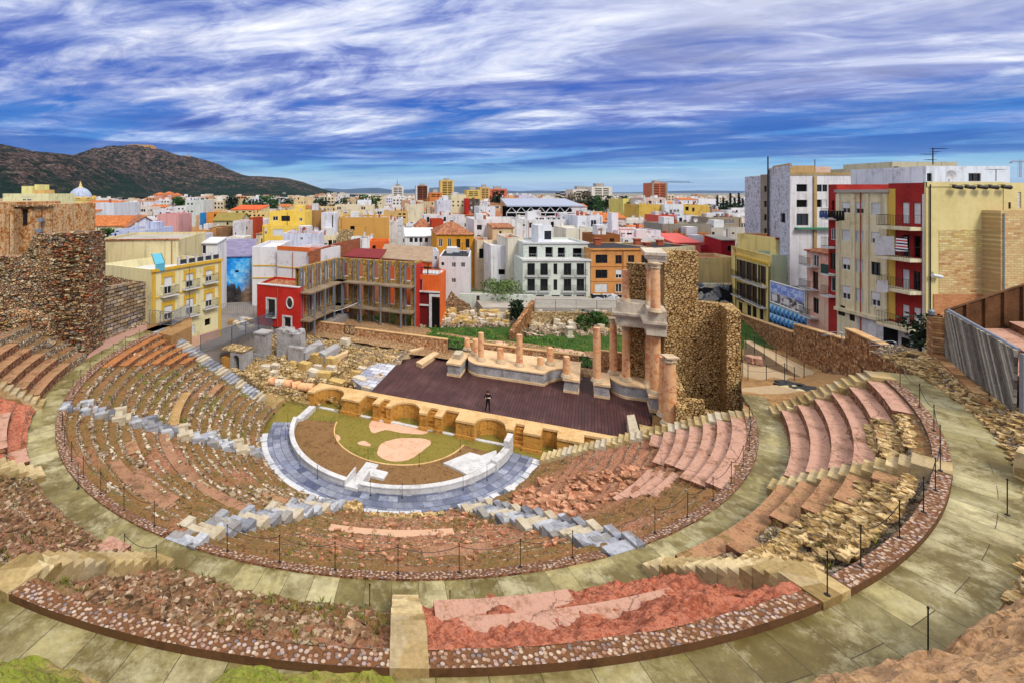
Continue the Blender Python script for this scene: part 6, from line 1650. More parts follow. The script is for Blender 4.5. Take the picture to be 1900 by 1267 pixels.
fA = skel((cx_, cy_), (nx, ny), 5, 0)
fB = skel((lx, ly), (cx_, cy_), 5, 0)
g = MB(); f = Face((nx, ny), (nx - UY * 3, ny + UX * 3)); f.box(g, .01, 3, 1.6, 11.2, -.55, -.02); g.build('end_wall', m_skel, t); g = MB(); f.box(g, .2, 3, 1.6, 10.9, -.018, .02); g.build('red_party_wall', m_red, t)
bx, by = G(664, 603, 1.9)
t2 = thing('rope_mast', 'steel mast with slack white guy ropes on the lawn before the skeleton facade', 'mast', (bx, by, 1.8))
g = MB(); tp = zat(562, by); g.tube([(bx, by, 1.8), (bx, by, tp)], .08, 6); g.build('pole', m_steel, t2)
g = MB()
for px, py, zz in ((556, 585, 4.4), (708, 598, 2.0)):
    q = G(px, py, zz); g.tube([(bx + (q[0] - bx) * s, by + (q[1] - by) * s, tp + (zz - tp) * s - 2.2 * s * (1 - s)) for s in [i / 10 for i in range(11)]], .04, 4)
g.build('guy_ropes', m_frame, t2)

# ---- behind the skeleton: roofs and orange house
m_orange = mottle('orange_paint', [(196, 84, 30), (222, 104, 44), (230, 122, 62)], .4, 4, .85, .08, .25)
building('orange roof hut with one small dark window above the gravel roof', 686, 722, 448, 88, None, 5, m_orange, [('o', 691, 456, 697, 462)], 'flat', m_roofg, extras=False)
building('low house with a dark red sloping roof beside the orange roof hut', 640, 704, 477.5, 76, 74, 9, (186, 120, 84), [], 'mono', mottle('wine_roof', [(96, 24, 28), (128, 40, 42), (112, 32, 34)], .5, 4, .8, .1), ridge=.4, extras=False, back=(1, 8))
ho, fco, zo = building('orange and wine-red stepped house with white cross-barred windows beside the skeleton facade', 705, 802, 480, 77, 72.5, 9, m_orange, [('g', 775, 487, 785, 496), ('d', 786, 496, 800, 506)], 'mono', mottle('gravel_roof', [(132, 112, 92), (160, 138, 116), (176, 156, 134)], 1., 8., .95, .3), ridge=1.25, back=(.8, 9))
ho2, fc2, zo2 = building('orange terrace house with a dark railing and wine-red ground floor', 771, 816, 509, 68, 67, 5, m_orange, [('g', 773, 518, 784, 540), ('g', 773, 545, 784, 562)], 'flat', m_roofw, 1.6, par=.1, extras=False)
g = MB(); sA, zA = fc2.px(771, 541); fc2.box(g, 0, fc2.L, 1.6, zA, .003, .06); g.build('ground_floor', mottle('wine_paint', [(92, 18, 20), (120, 30, 30)], .5, 4, .85, .1), ho2)
g = MB(); fc2.box(g, 0, fc2.L, zA - .02, zA + .18, .004, .3); a_, z_ = fc2.px(771, 566); fc2.box(g, 0, fc2.L * .65, z_, z_ + .2, .065, .3); a_, z_ = fc2.px(797, 550); fc2.box(g, a_, a_ + .35, 1.6, z_, .065, .3); fc2.box(g, a_, fc2.L, z_, z_ + .35, .07, .3); g.build('white_bands', m_white, ho2)
a_, z_ = fc2.px(800, 554); g = MB(); fc2.box(g, a_, fc2.L, 1.6, z_, .062, .08); g.build('arch_shade_panel', m_void, ho2)  # flat near-black slab stands for the shade inside an archway
P_ = [fc2.at(0, zo2, -.1), fc2.at(fc2.L, zo2, -.1)]
railing('terrace_railing', 'dark railing along the terrace of the orange house', P_, 1.0, m_metal, .2, .03, 1.5)
building('white rough-plastered house with small grilled windows and a flat black roof', 815, 871, 476, 80, 79, 9, (220, 220, 226), W('g', (842, 859), (492,), 8, 9) + [('g', 838, 517, 846, 525), ('o', 819, 487, 824, 493)], 'flat', m_roofk, par=.1)
building('pale blue-white stair tower between the gravel roof and the white rough house', 800, 814, 466, 84, None, 5, (206, 214, 232), [('g', 806, 476, 811, 483)], 'flat', m_roofw)
yard, fcy, zy = building('long pale green-grey yard wall with one small window behind the block stack', 852, 991, 546, 77.5, 76.5, .6, (200, 208, 202), [('w', 884, 549, 890, 562)], 'flat', m_roofw, name='yard_wall', cat='yard wall', par=.05, extras=False)
plane_wall('ruined_wall', 'broken mixed rubble wall stub beside the pale yard wall', 'wall', (6.5, 73.8), (1, -.05), [(806, 610), (808, 572), (818, 556), (826, 566), (838, 542), (852, 556), (872, 566), (880, 585), (880, 612)], .8, m_ruinwall)
plane_wall('stone_wall', 'diagonal stone wall climbing between the two stone heaps on the lawn', 'wall', G(953, 630, 1.9), (VDIR[0] + .25, VDIR[1]), [(952, 632), (952, 616), (992, 558), (992, 600), (970, 628)], .5, m_street_wall)
fz = [(*G(993, 580, 3.9)[:2], 3.9), (*G(1146, 583, 3.9)[:2], 3.9)]
railing('mesh_fence', 'grey wire mesh fence on the low wall before the pale apartment house', fz, 1.9, m_meshf, .12, .015, 2.5, 0, 'fence')
A_, B_ = G(990, 592, 3.0), G(1150, 596, 3.0)
wallblock('retaining_wall', 'ochre retaining wall under the wire mesh fence', (fz[0][0], fz[0][1]), (1, -.008), (.008, 1), -1, 15, -.1, .5, 1.5, 3.9, m_ruinpale)
g = MB(); g.prism([(14, 72.5), (48, 72), (48, 84), (14, 84)], 1.2, 3.4); struct(g.build('street_terrace', m_roofg))

# ---- pale apartment house with balconies, brown apartment house
ag = paint((206, 216, 208), .12)
aw = [('o', 981, 458, 997, 478), ('o', 1012, 459, 1026, 478), ('o', 1035, 460, 1049, 479), ('o', 1063, 461, 1081, 481)]
ap, fca, za_ = building('pale grey-green apartment house with four dark attic openings and small balconies', 970, 1095, 482, 80, 80, 11, ag, [('b', x - 7, y, x + 7, y + 22) for y in (489, 518) for x in (985.5, 1009.5, 1053, 1077)] + W('d', (1030.5,), (499.5, 529), 7, 20) + W('d', (1002, 1031, 1053, 1077), (563,), 15, 30) + [('d', 979, 547, 991, 553)], 'flat', m_roofw, 3.4, 'apartment_building', 'apartment house', .05, m_roofw, extras=False)
at, fat, zt_ = building('set-back attic storey of the pale apartment house', 971, 1091, 450, 82.5, None, 8.4, ag, aw, 'flat', m_roofw, za_ - .05, 'attic_storey', 'attic storey', .35, m_roofw, rec=.6, extras=False)
sA = fca.L; balc = MB()
railing('terrace_railing', 'thin glass-like railing along the attic terrace of the pale apartment house', [fca.at(.1, za_, -.1), fca.at(sA - .1, za_, -.1)], .9, m_steel, .35, .012, 2.0)
building('white roof hut with a dark shutter on the pale apartment house', 998, 1024, 419, 85, None, 4, (226, 232, 240), [('d', 1010, 429, 1023, 445)], 'flat', m_roofw, zt_ - .3, 'roof_hut', 'roof hut', extras=False)
ab = mottle('tan_render', [(184, 124, 66), (206, 146, 86), (214, 158, 100)], .5, 4, .9, .1, .35)
bb, fbb, zbb = building('tan brown apartment house with horizontal bands and a flat black roof', 1096, 1215, 462, 80, 80.5, 10, ab, [('d', 1105, 473, 1127, 489), ('d', 1105, 501, 1127, 517), ('s', 1104, 527, 1127, 543)] + [(s, x - 6, y - 8, x + 6, y + 8) for y, ss in ((482, 'www'), (509, 'hhh'), (535, 'ggg')) for x, s in zip((1148, 1171, 1196), ss)], 'flat', m_roofk, 3.4, 'apartment_building', 'apartment house', .1, ab, extras=False)
g = MB()
for py in (466, 495, 522): a, z_ = fbb.px(1098, py); fbb.box(g, 0, fbb.L, z_, z_ + .12, .003, .1)
g.build('bands', ab, bb)
bb2, fbb2, _ = building('low back part of the tan apartment house under the long black roof', 1215.5, 1290, 461, 81, 84, 9, (216, 206, 170), [], 'flat', m_roofk, 3.4, par=.1, extras=False)
for i, (px, py) in enumerate(((1108, 447), (1182, 448), (1201, 455), (1224, 450), (1254, 458))):
    x, y, z = D(px, py, 86); g = MB(); g.box(x - .5, x + .5, y - .4, y + .4, zbb - .1, z + .3); g.box(x - .65, x + .65, y - .55, y + .55, z + .302, z + .45)
    tag(g.build('chimney', m_roofr), 'red brick chimney on the long black roof, %s along it' % ORD[i], 'chimney', 'chimneys on the black roof')
def graff():
    m, n, b = newmat('graffiti_wall', .85, .2); p = n.pos(); v = n.voro(n.vmath('MULTIPLY', p, (.7, .7, 1.0)), .9); sp = n.n('ShaderNodeSeparateColor'); n.put(sp.inputs[0], v.outputs['Color']); f = n.noise(p, 1.6, 5, .7, 1.2)
    c = n.ramp(n.math('ADD', n.math('MULTIPLY', sp.outputs[0], .6), n.math('MULTIPLY', f, .4)), [(.3, lin((30, 34, 44))), (.42, lin((206, 206, 206))), (.5, lin((90, 110, 150))), (.58, lin((222, 190, 60))), (.66, lin((170, 176, 190))), (.8, lin((40, 40, 46)))], 'CONSTANT')
    n.put(b.inputs['Base Color'], c); return m
m_graf = graff()
building('low salmon yard wall with dark and yellow graffiti below the tan apartment house', 1100, 1160, 548, 78.5, None, 1, m_graf, [], 'flat', m_roofw, 1.5, 'yard_wall', 'yard wall', .05, extras=False)
building('cream end wall with peeling plaster and graffiti beyond the stage tower', 1290, 1366, 478, 88, None, 6, (222, 204, 156), [], 'flat', m_roofr, extras=False)
building('low graffiti-covered wall in the empty lot beyond the stage tower', 1288, 1366, 527, 84, None, .6, m_graf, [], 'flat', m_roofw, 1.5, 'yard_wall', 'yard wall', .05, extras=False)
building('pink-red roof terrace house behind the peeling cream end wall', 1250, 1300, 452, 96, None, 8, (214, 110, 104), [('o', 1272, 463, 1278, 469)], 'mono', mottle('pink_roof', [(190, 80, 78), (216, 110, 106)], .5, 4, .85, .1), ridge=1.2)
building('white-topped terrace with a crimson wall behind the peeling cream end wall', 1300, 1352, 455, 98, None, 8, (178, 36, 50), [('g', 1306, 449, 1326, 456)], 'flat', m_roofw)
building('crimson roof shed with a grey cap near the dark-shuttered cream house', 1338, 1364, 447, 94, None, 5, (170, 34, 44), [('o', 1350, 457, 1361, 466)], 'mono', m_roofg, ridge=.6)
# ---- right: street houses
sh, fsh, zsh = building('cream three-storey house with rows of dark louvred shutters and long balconies', 1364, 1425.5, 471, 76, 66, 10, (226, 208, 132),
    [('w', x - 3.2, y - 15 + (x - 1364) * .27, x + 3.2, y + 16 + (x - 1364) * .27) for y in (496, 538) for x in (1374, 1387, 1398, 1414)] + [('d', x - 3.5, 560 + (x - 1364) * .3, x + 3.5, 592 + (x - 1364) * .3) for x in (1374, 1390, 1400, 1413)], 'flat', m_tileb, 2.0, par=.4, cornice=yband, extras=False, back=(8, 12))
g = MB()
for y in (496, 538):
    for x in (1374, 1387, 1398, 1414):
        (sa_, z0_), (sb_, z1_) = fsh.px(x - 3.2, y + 16 + (x - 1364) * .27), fsh.px(x + 3.2, y - 15 + (x - 1364) * .27)
        fsh.box(g, sa_ - .55, sa_ - .02, z0_, z1_, .01, .07); fsh.box(g, sb_ + .02, sb_ + .55, z0_, z1_, .01, .07)
g.build('louvred_shutters', plain('dark_shutter', (48, 34, 28), .7), sh)
for py in (512, 546):
    a, z_ = fsh.px(1366, py); balcony(fsh, .2, fsh.L * .3, z_, .7, 1.0, sh); balcony(fsh, fsh.L * .34, fsh.L * .97, z_, .7, 1.0, sh)
railing('roof_balustrade', 'pale yellow roof balustrade of the house with dark louvred shutters', [fsh.at(0, zsh, -.3), fsh.at(fsh.L, zsh, -.3)], .95, paint((222, 200, 120), .2), .22, .05, 2.2)
gw, fgw, _ = building('pale green painted party wall above the street billboard', 1431, 1499, 473.5, 68, 67, 5, mottle('sage_wall', [(158, 174, 150), (186, 198, 174), (176, 190, 164)], .6, 4, .9, .25, .3), [], 'flat', m_roofw, 2.0, extras=False)
building('light yellow penthouse with a red roof edge above the green party wall', 1440, 1500, 442, 71, None, 8, (236, 218, 140), [('g', 1448, 453, 1455, 467), ('v', 1464, 459, 1473, 472)], 'flat', m_roofr, 9.0, 'roof_hut', 'penthouse', .15, paint((150, 50, 36)), extras=False)
# billboard and blue facet hoarding along the street
def boardpic():
    m, n, b = newmat('city_photo_board', .6, .3); p = n.pos(); x, y, z = n.xyz(p)
    f = n.noise(n.vmath('MULTIPLY', p, (.4, .8, 1.0)), 1.5, 6, .75); v = n.voro(n.vmath('MULTIPLY', p, (.2, 1.6, 1.6)), 1.6)
    sp = n.n('ShaderNodeSeparateColor'); n.put(sp.inputs[0], v.outputs['Color'])
    skyb = n.ramp(f, [(.4, lin((90, 120, 206))), (.6, lin((190, 206, 240)))]); cityb = n.ramp(n.math('ADD', n.math('MULTIPLY', sp.outputs[0], .6), n.math('MULTIPLY', f, .4)), [(.25, lin((40, 38, 44))), (.5, lin((104, 96, 100))), (.7, lin((190, 186, 190)))])
    c = n.mix(n.range(n.math('ADD', z, n.math('MULTIPLY', f, -1.6)), 6.6, 7.0), cityb, skyb)
    n.put(b.inputs['Base Color'], c); return m
t = thing('billboard', 'long city-photo billboard mounted along the street below the green party wall', 'billboard', (51, 61, 4))
fbd = Face(D(1432, 522, 64.0), D(1496, 540, 57.5)); P0, P1 = D(1432, 522, 64.0), D(1496, 540, 57.5); Q0, Q1 = D(1432, 560, 64.0), D(1496, 585, 57.5)
g = MB(); n_ = fbd.n * .12; off3 = lambda p, k=1: (p[0] + n_.x * k, p[1] + n_.y * k, p[2])
g.hexa([Q0, Q1, off3(Q1), off3(Q0)], [P0, P1, off3(P1), off3(P0)]); g.build('picture_panel', boardpic(), t)
g = MB()
for a, b in ((P0, P1), (Q0, Q1), (P0, Q0), (P1, Q1)): g.tube([off3(a, 1.1), off3(b, 1.1)], .1, 5)
g.build('board_frame', m_frame, t)
g = MB()
for k in (.12, .48, .86):
    a = fbd.L * k; z_ = Q0[2] + (Q1[2] - Q0[2]) * k + .35; g = MB(); fbd.box(g, a - .5, a + .6, z_, z_ + .75, .13, .16); g.build('white_panel', m_frame, t)
t = thing('hoarding', 'blue hoarding painted with triangle facets under the city-photo billboard', 'hoarding', (51, 61, 3))
g = MB(); R0, R1 = D(1428, 563, 64.2), D(1497, 588, 57.6); S0, S1 = D(1428, 597, 64.2), D(1497, 622, 57.6); k = 9
for r_ in range(2):
    for i in range(k):
        f4 = lambda a, b: tuple((R0[c] + (R1[c] - R0[c]) * a) * (1 - b) + (S0[c] + (S1[c] - S0[c]) * a) * b for c in range(3))
        A, B, C2, D2 = f4(i / k, r_ / 2), f4((i + 1) / k, r_ / 2), f4((i + 1) / k, (r_ + 1) / 2), f4(i / k, (r_ + 1) / 2); M = f4((i + .5) / k, (r_ + .5) / 2); M = off3(M, 1.5)
        for j, q in enumerate(((A, B), (B, C2), (C2, D2), (D2, A))): g.add([q[0], q[1], M], [(0, 1, 2)], (0, 1, 2, 1)[j])
g.build('facet_panel', [plain('hoard_light', (150, 200, 236), .6), plain('hoard_blue', (84, 150, 214), .6), plain('hoard_dark', (40, 60, 96), .6)], t)
# pink narrow house
pk_, fpk, _ = building('narrow peeling pink house with three rusty balconies beside the tall cream block', 1497, 1539, 466, 57.6, 53.6, 7, mottle('peeling_pink', [(196, 128, 108), (222, 168, 148), (226, 196, 172), (190, 176, 160)], .5, 3, .9, .15, .3), [('g', 1508, 462 + 12, 1519, 494), ('w', 1508, 506, 1518, 536), ('d', 1509, 555, 1519, 580)], 'mono', m_tileb, 2.5, ridge=.9)
for py in (491, 533, 584): a, z_ = fpk.px(1500, py); balcony(fpk, .1, fpk.L * .55, z_, .9, 1.0, pk_)
a, z_ = fpk.px(1525, 512)
# tall cream block: cream middle, recessed red loggias at both ends
Yl, Yr_ = 51.4, 42.0
crm = mottle('cream_block', [(196, 182, 142), (222, 210, 172), (228, 220, 190), (206, 196, 160)], .4, 3, .9, .1, .55)
lx0, lx1, lx2, lx3 = 1537, 1553, 1648, 1718
zt_all = zat(340, 42.0)
A3, B3 = Vector(D(1537, 340, Yl)[:2]), Vector(D(1718, 340, Yr_)[:2])
def ysub(px): t_, q = hit(px, A3, (B3 - A3).normalized()); return q[1]
Ym1, Ym2 = ysub(lx1), ysub(lx2)
fx = lambda px, py: py + (px - 1718) * 0
def sl(px, py_at_1600):      # pixel row that follows the facade's perspective
    return YH + (py_at_1600 - YH) * ysub(1600) / ysub(px)
wn = []
cols3 = (1570, 1595, 1625)
rows = [((385, 14), 'hhs'), ((438, 13), 'ssh'), ((493, 14), 'hsd'), ((548, 15), 'hsh')]
for (yc, hh), ss in rows:
    for x, s in zip(cols3, ss):
        y_ = sl(x, yc + 2); k = ysub(1600) / ysub(x); wn.append((s, x - 8.5 * k, y_ - hh * .75 * k, x + 8.5 * k, y_ + hh * .75 * k))
ztop_m = zat(347, Ym1)
mid, fm_, zm = building('tall cream apartment block with stained pilasters and mixed roller shutters', lx1, lx2, YH - (zt_all - .6 - ZC) * F / Ym1, Ym1, Ym2, 10, crm, wn + [('d', 1547 + 8, sl(1556, 588) - 8, 1568, sl(1556, 588) + 8), ('d', 1576, sl(1580, 592) - 8, 1586, sl(1580, 592) + 8)], 'flat', m_roofg, 4.0, 'apartment_building', 'apartment block', .3, m_roofg, extras=False)
g = MB()
for px in (1556, 1584, 1609, 1644): a, _ = fm_.px(px, 400); fm_.box(g, max(a - .22, 0), min(a + .22, fm_.L), 8.9, zm - .4, .004, .14)
a, _ = fm_.px(1600, 400); fm_.box(g, 0, fm_.L, 8.55, 8.9, .004, .35); g.build('pilasters', crm, mid)
g = MB(); fm_.box(g, fm_.L * .42, fm_.L, 4.0, 8.5, .006, .03); g.build('white_base', m_white, mid)
a0, _ = fm_.px(1612, 600); g = MB(); fm_.box(g, a0, a0 + .8, 5.6, 8.0, .032, .07); g.build('door', m_frame, mid); a0, _ = fm_.px(1640, 600); g = MB(); fm_.box(g, a0, a0 + 1.3, 6.2, 8.1, .032, .05); g.build('shop_shade_panel', m_void, mid)  # shop front: near-black slab on the wall painted as a shaded opening
m_redp = mottle('brick_red_paint', [(128, 28, 26), (160, 42, 38), (176, 58, 50)], .6, 4, .85, .15, .25)
rw = []
for py, st in ((394, 'ss'), (455, 'oo'), (520, 'sd'), (587, 'ss')):
    for x, s in zip((1681, 1702), st):
        y_ = YH + (py - YH) * ysub(1690) / ysub(x) + 2; rw.append((s, x - 7, y_ - 19, x + 6, y_ + 19))
lg, fl_, zl_ = building('brick-red loggia bay with four bowed balconies at the end of the tall cream block', lx2 + .6, lx3, YH - (zt_all - ZC) * F / Ym2, Ym2, Yr_, 9, m_redp, rw + [('s', 1682, 636, 1696, 662), ('s', 1701, 640, 1713, 664)], 'flat', m_roofg, 4.0, 'apartment_bay', 'loggia bay', .3, extras=False)
g = MB(); a, _ = fl_.px(1662, 400); fl_.box(g, 0, a, 9.0, zl_ - .5, .004, .05); g.build('yellow_panel', paint((216, 180, 84), .3), lg); g = MB(); fl_.box(g, 0, fl_.L, 4.0, 8.2, .006, .05); g.build('white_base', m_white, lg)
for a0, a1 in ((.38, .62), (.7, .92)): g = MB(); fl_.box(g, fl_.L * a0, fl_.L * a1, 5.4, 7.6, .052, .07); g.build('shop_shade_panel', m_void, lg)  # near-black slabs painted as shaded shop openings, the wall behind is solid
for i, py in enumerate((421, 478, 537, 606)):
    a, z_ = fl_.px(1690, py); balcony(fl_, .15, fl_.L - .1, z_, 1.3, 1.05, lg, .3, None, crm)
g = MB(); q = fl_.at(fl_.L - .05, 0, .1); g.tube([(q[0], q[1], 7.5), (q[0], q[1], zl_ - 1)], .12, 6); g.build('drain_pipe', m_frame, lg)
ll, fll, zll = building('narrow brick-red loggia bay at the far end of the tall cream block', lx0, lx1 - .6, YH - (zt_all - ZC) * F / Yl, Yl, Ym1 + .05, 8, m_redp, [('o', 1543, 373, 1548, 391), ('g', 1541, 425, 1550, 445), ('w', 1540, 470, 1550, 500), ('v', 1541, 515, 1550, 540)], 'flat', m_roofg, 3.0, 'apartment_bay', 'loggia bay', .3, extras=False)
for py in (405, 458, 508, 548): a, z_ = fll.px(1545, py); balcony(fll, .05, fll.L - .05, z_, .9, 1.0, ll, .2, plain('green_panel', (30, 70, 66), .7) if py == 508 else None)
for i, (px, py) in enumerate(((1562, 622), (1661, 640))):
    x, y, z = D(px, py, 34 if i else 39); t = thing('handrail', 'bent grey metal handrail behind the street wall, %s the corner shrub' % ('nearer' if i else 'farther from'), 'railing', (x, y, z - 1.2)); g = MB()
    for dz in (0, .25): g.tube([(x - .9, y + .9, z + dz - .3), (x - .1, y + .1, z + dz), (x + .1, y, z + dz - .08), (x + .1, y, z + dz - .2)], .03, 6)
    g.build('rails', m_steel, t); g = MB(); g.tube([(x, y, z - .9), (x, y, z + .2)], .03, 6); g.build('post', m_steel, t)
# washing on lines
def cloth(name, label, P, mt, waves=.05):
    g = MB(); rows_ = []
    for i in range(7):
        s = i / 6; rows_.append([tuple((P[0][c] * (1 - u_) + P[1][c] * u_) * (1 - s) + (P[3][c] * (1 - u_) + P[2][c] * u_) * s + (waves * math.sin(u_ * 14 + s * 2) if c == 1 else 0) for c in range(3)) for u_ in [j / 10 for j in range(11)]])
    g.grid(rows_); b_ = [[(x, y + .03, z) for x, y, z in r_] for r_ in rows_]; g.grid(b_, None, True)
    return tag(g.build(name, mt), label, 'laundry')
def onbal(px0, py0, px1, py1, out=1.36):
    q = []
    for px, py in ((px0, py0), (px1, py0), (px1, py1), (px0, py1)):
        a, z_ = fl_.px(px, py); q.append(fl_.at(a, z_ , out))
    return q
cloth('bed_sheet', 'white bed sheet hung over the second balcony of the brick-red bay', onbal(1651, 439, 1688, 474), m_white)
m_stripe = None
def stripes():
    m, n, b = newmat('striped_cloth', .9, .1); p = n.pos(); x, y, z = n.xyz(p); f = n.math('FRACT', n.math('MULTIPLY', z, 1.9))
    n.put(b.inputs['Base Color'], n.ramp(f, [(0, lin((26, 24, 34))), (.25, lin((226, 226, 230))), (.5, lin((186, 44, 48))), (.75, lin((226, 226, 230)))], 'CONSTANT')); return m
cloth('striped_towel', 'red white and black striped towel hung beside the white bed sheet', onbal(1691, 441, 1713, 467), stripes())
cloth('bed_sheet', 'small white sheet hung over the third balcony of the brick-red bay', onbal(1655, 521, 1676, 543), m_white)
P4 = [D(1521, 392, 49.5), D(1568, 392, 48.3), D(1568, 406, 48.3), D(1521, 410, 49.5)]
g = MB(); cl = random.Random(4)
g.tube([P4[0], P4[1]], .03, 5); g.tube([(P4[0][0], P4[0][1] - .4, P4[0][2]), (P4[1][0], P4[1][1] - .4, P4[1][2])], .03, 5); tag(g.build('clothes_line', m_metal), 'long bracket line for washing beside the narrow brick-red bay', 'clothes line')
for i in range(9):
    s0, s1 = i / 9, (i + .85) / 9; a = [P4[0][c] + (P4[1][c] - P4[0][c]) * s0 for c in range(3)]; b = [P4[0][c] + (P4[1][c] - P4[0][c]) * s1 for c in range(3)]; h = .6 + .5 * cl.random()
    cn, cc = ('blue', (60, 90, 150)) if i < 3 else (('black', (24, 24, 28)))
    cloth('garment', '%s garment on the bracket washing line, %s along it' % (cn, ORD[i]), [a, b, (b[0], b[1], b[2] - h), (a[0], a[1], a[2] - h)], plain('cloth_' + cn, cc, .9), .03)['group'] = 'washing on the bracket line'
# blank beige building with floodlights
bg_ = mottle('beige_blank', [(206, 190, 128), (222, 206, 146), (228, 214, 160)], .3, 2.5, .9, .05, .12)
be, fbe, zbe = building('blank beige end wall with brick patches and a row of floodlights', 1718.5, 1862, 338.5, 41.8, 41.8, .15, bg_, [], 'flat', m_roofg, 6.0, 'apartment_building', 'apartment block', .3, extras=False)
m_bp = bricks('pale_patch_brick', [(214, 190, 120), (222, 204, 140), (196, 156, 100), (226, 212, 160)], .55, .2, 'wall', 0.0, (206, 186, 130), .03, .4, None, .5)
m_bp2 = bricks('mixed_patch_brick', [(178, 118, 78), (214, 180, 120), (198, 144, 98), (222, 200, 150)], .55, .2, 'wall', 0.0, (206, 180, 130), .03, .4, ((220, 200, 146), .6), .5)
m_bp3 = bricks('orange_patch_brick', [(176, 112, 70), (204, 142, 96), (190, 126, 82)], .5, .18, 'wall', 0.0, (190, 150, 110), .02, .3, None, .5)
for mt, q, o in ((m_bp, (1742, 427, 1859, 465), .03), (m_bp2, (1742, 466, 1859, 545), .03), (m_bp3, (1731, 546, 1862, 700), .05)):
    (a, z0_), (b, z1_) = fbe.px(q[0], q[3]), fbe.px(q[2], q[1]); g = MB(); fbe.box(g, a, b, max(z0_, 6.0), z1_, .004, o); g.build('brick_patch', mt, be)
br, fbr, _ = building('rough brick side block with a beige cap beside the blank end wall', 1857, 1960, 392, 40.5, 40.5, 8, m_bp2, [], 'flat', m_roofr, 6.0, extras=False)
building('beige upper block with a small window next to the blank end wall', 1862.5, 1960, 340, 41.75, 41.75, 3, bg_, [('w', 1871, 376, 1876, 388), ('s', 1889, 357, 1895, 387)], 'flat', m_roofg, 18.0, 'roof_hut', 'roof block', extras=False)
for i, px in enumerate((1766, 1789, 1812, 1832, 1856)):
    a, z_ = fbe.px(px, 347.5); q = fbe.at(a, z_, .35)
    t = thing('floodlight', 'black stage floodlight on the blank beige wall, %s of the row' % ORD[i], 'floodlight', q, 'floodlights on the beige wall')
    g = MB(); g.tube([(q[0] - .28, q[1], q[2]), (q[0] + .3, q[1] - .12, q[2] - .05)], .13, 8, .19); g.build('lamp_body', m_metal, t); g = MB(); g.tube([(q[0], q[1] + .33, q[2] + .2), (q[0], q[1], q[2] + .12)], .04, 5); g.tube([(q[0] - .35, q[1] + .3, q[2] + .2), (q[0] + .35, q[1] + .3, q[2] + .2)], .03, 4); g.build('bracket', m_metal, t)
t = thing('camera_lamp', 'white surveillance lamp on the beige wall edge above the corner shrub', 'lamp', fbe.at(.6, zat(512, 41.8), .5)); g = MB(); q = fbe.at(.5, zat(511, 41.8), .3); g.tube([(q[0] - .3, q[1], q[2] + .05), (q[0] + .5, q[1], q[2] - .1)], .13, 8, .17); g.build('lamp_body', m_frame, t); g = MB(); g.tube([(q[0], q[1] + .3, q[2] + .3), q], .03, 4); g.build('arm', m_metal, t)
t = thing('street_lamp', 'short wall street lamp with a lantern by the corner shrub', 'street lamp', (*G(1731, 660, 7.5), 7.5)); x, y, z = D(1729, 584, 41.0)
g = MB(); g.tube([(x + .15, y, 7.5), (x + .15, y, z - .8), (x, y, z - .5)], .06, 6); g.build('pole', m_metal, t); g = MB(); g.lathe([(.12, -.5), (.2, 0), (.26, .3), (.05, .45)], (x, y, z), 8); g.build('lantern', m_steel, t)
# derelict grey-white block, its face and rough side, and the roofs beyond
m_der = mottle('flaking_whitewash', [(96, 90, 84), (140, 136, 134), (206, 210, 224), (190, 196, 214), (120, 114, 108), (214, 218, 230)], .5, 2.4, .9, .1, .2, lo=.36, hi=.64, w2=.6)
m_derg = mottle('bare_grey_render', [(122, 112, 100), (150, 140, 126), (166, 156, 140)], .4, 4, .9, .1, .4)
dr, fdr, zdr = building('derelict whitewashed block with empty window holes behind the street houses', 1466, 1700, 321, 66, 66, 4, mottle('dirty_white', [(196, 194, 194), (220, 220, 226), (228, 230, 236)], .4, 3, .9, .1, .55),
    [('o', 1478, 342.5, 1498, 356), ('o', 1478, 371.5, 1498, 385), ('w', 1478, 397, 1500, 419), ('d', 1515, 343, 1525, 356), ('d', 1526, 343, 1535, 356), ('o', 1515, 371, 1525, 385), ('s', 1526, 371, 1535, 385)], 'flat', m_roofg, 8.0, 'apartment_building', 'apartment block', .3, extras=False, back=(14, 22))
g = MB(); a, z_ = fdr.px(1466, 326); fdr.box(g, 0, fdr.L, z_, zdr + .03, .004, .06); a, z_ = fdr.px(1511, 330); fdr.box(g, a - .2, a + .2, 8, zdr - .5, .004, .2); g.build('cornice_band', mottle('tan_band', [(150, 126, 84), (190, 166, 118)], .4, 4, .9, .1, .6), dr)
a, z_ = fdr.px(1474, 426); g = MB(); fdr.box(g, a, a + 5.5, z_, z_ + .25, .004, .6); g.build('green_canopy', plain('green_canopy', (60, 130, 100), .6), dr)
ds, fds, zds = building('rough flaking side wall of the derelict block with a recessed shaft', 1427, 1465.8, 313, 76, 66.2, 8, m_der, [('o', 1448, 397, 1457, 413)], 'flat', m_roofg, 8.0, 'apartment_building', 'apartment block', .3, extras=False, back=(7, 9))
building('far flaking half of the derelict block beyond the recessed shaft', 1382, 1412, 329, 90, 84, 8, m_der, [], 'flat', m_roofg, 6.0, 'apartment_building', 'apartment block', .3, extras=False, back=(7, 9))
building('grey recessed shaft wall with small stacked windows in the derelict block', 1411, 1427, 325, 82, 80, 5, m_derg, W('o', (1420,), (351, 379, 404, 430, 453), 5, 11), 'flat', m_roofg, 6.0, 'apartment_building', 'apartment block', .3, extras=False, back=(7, 9))
building('tan brick roof box on the corner of the derelict block', 1466, 1512, 308, 66.4, None, 6, mottle('tan_brick', [(168, 136, 88), (196, 164, 112)], .6, 5, .9, .2, .4), [], 'flat', m_roofg, zdr - .4, 'roof_hut', 'roof hut', extras=False, back=(6, 10))
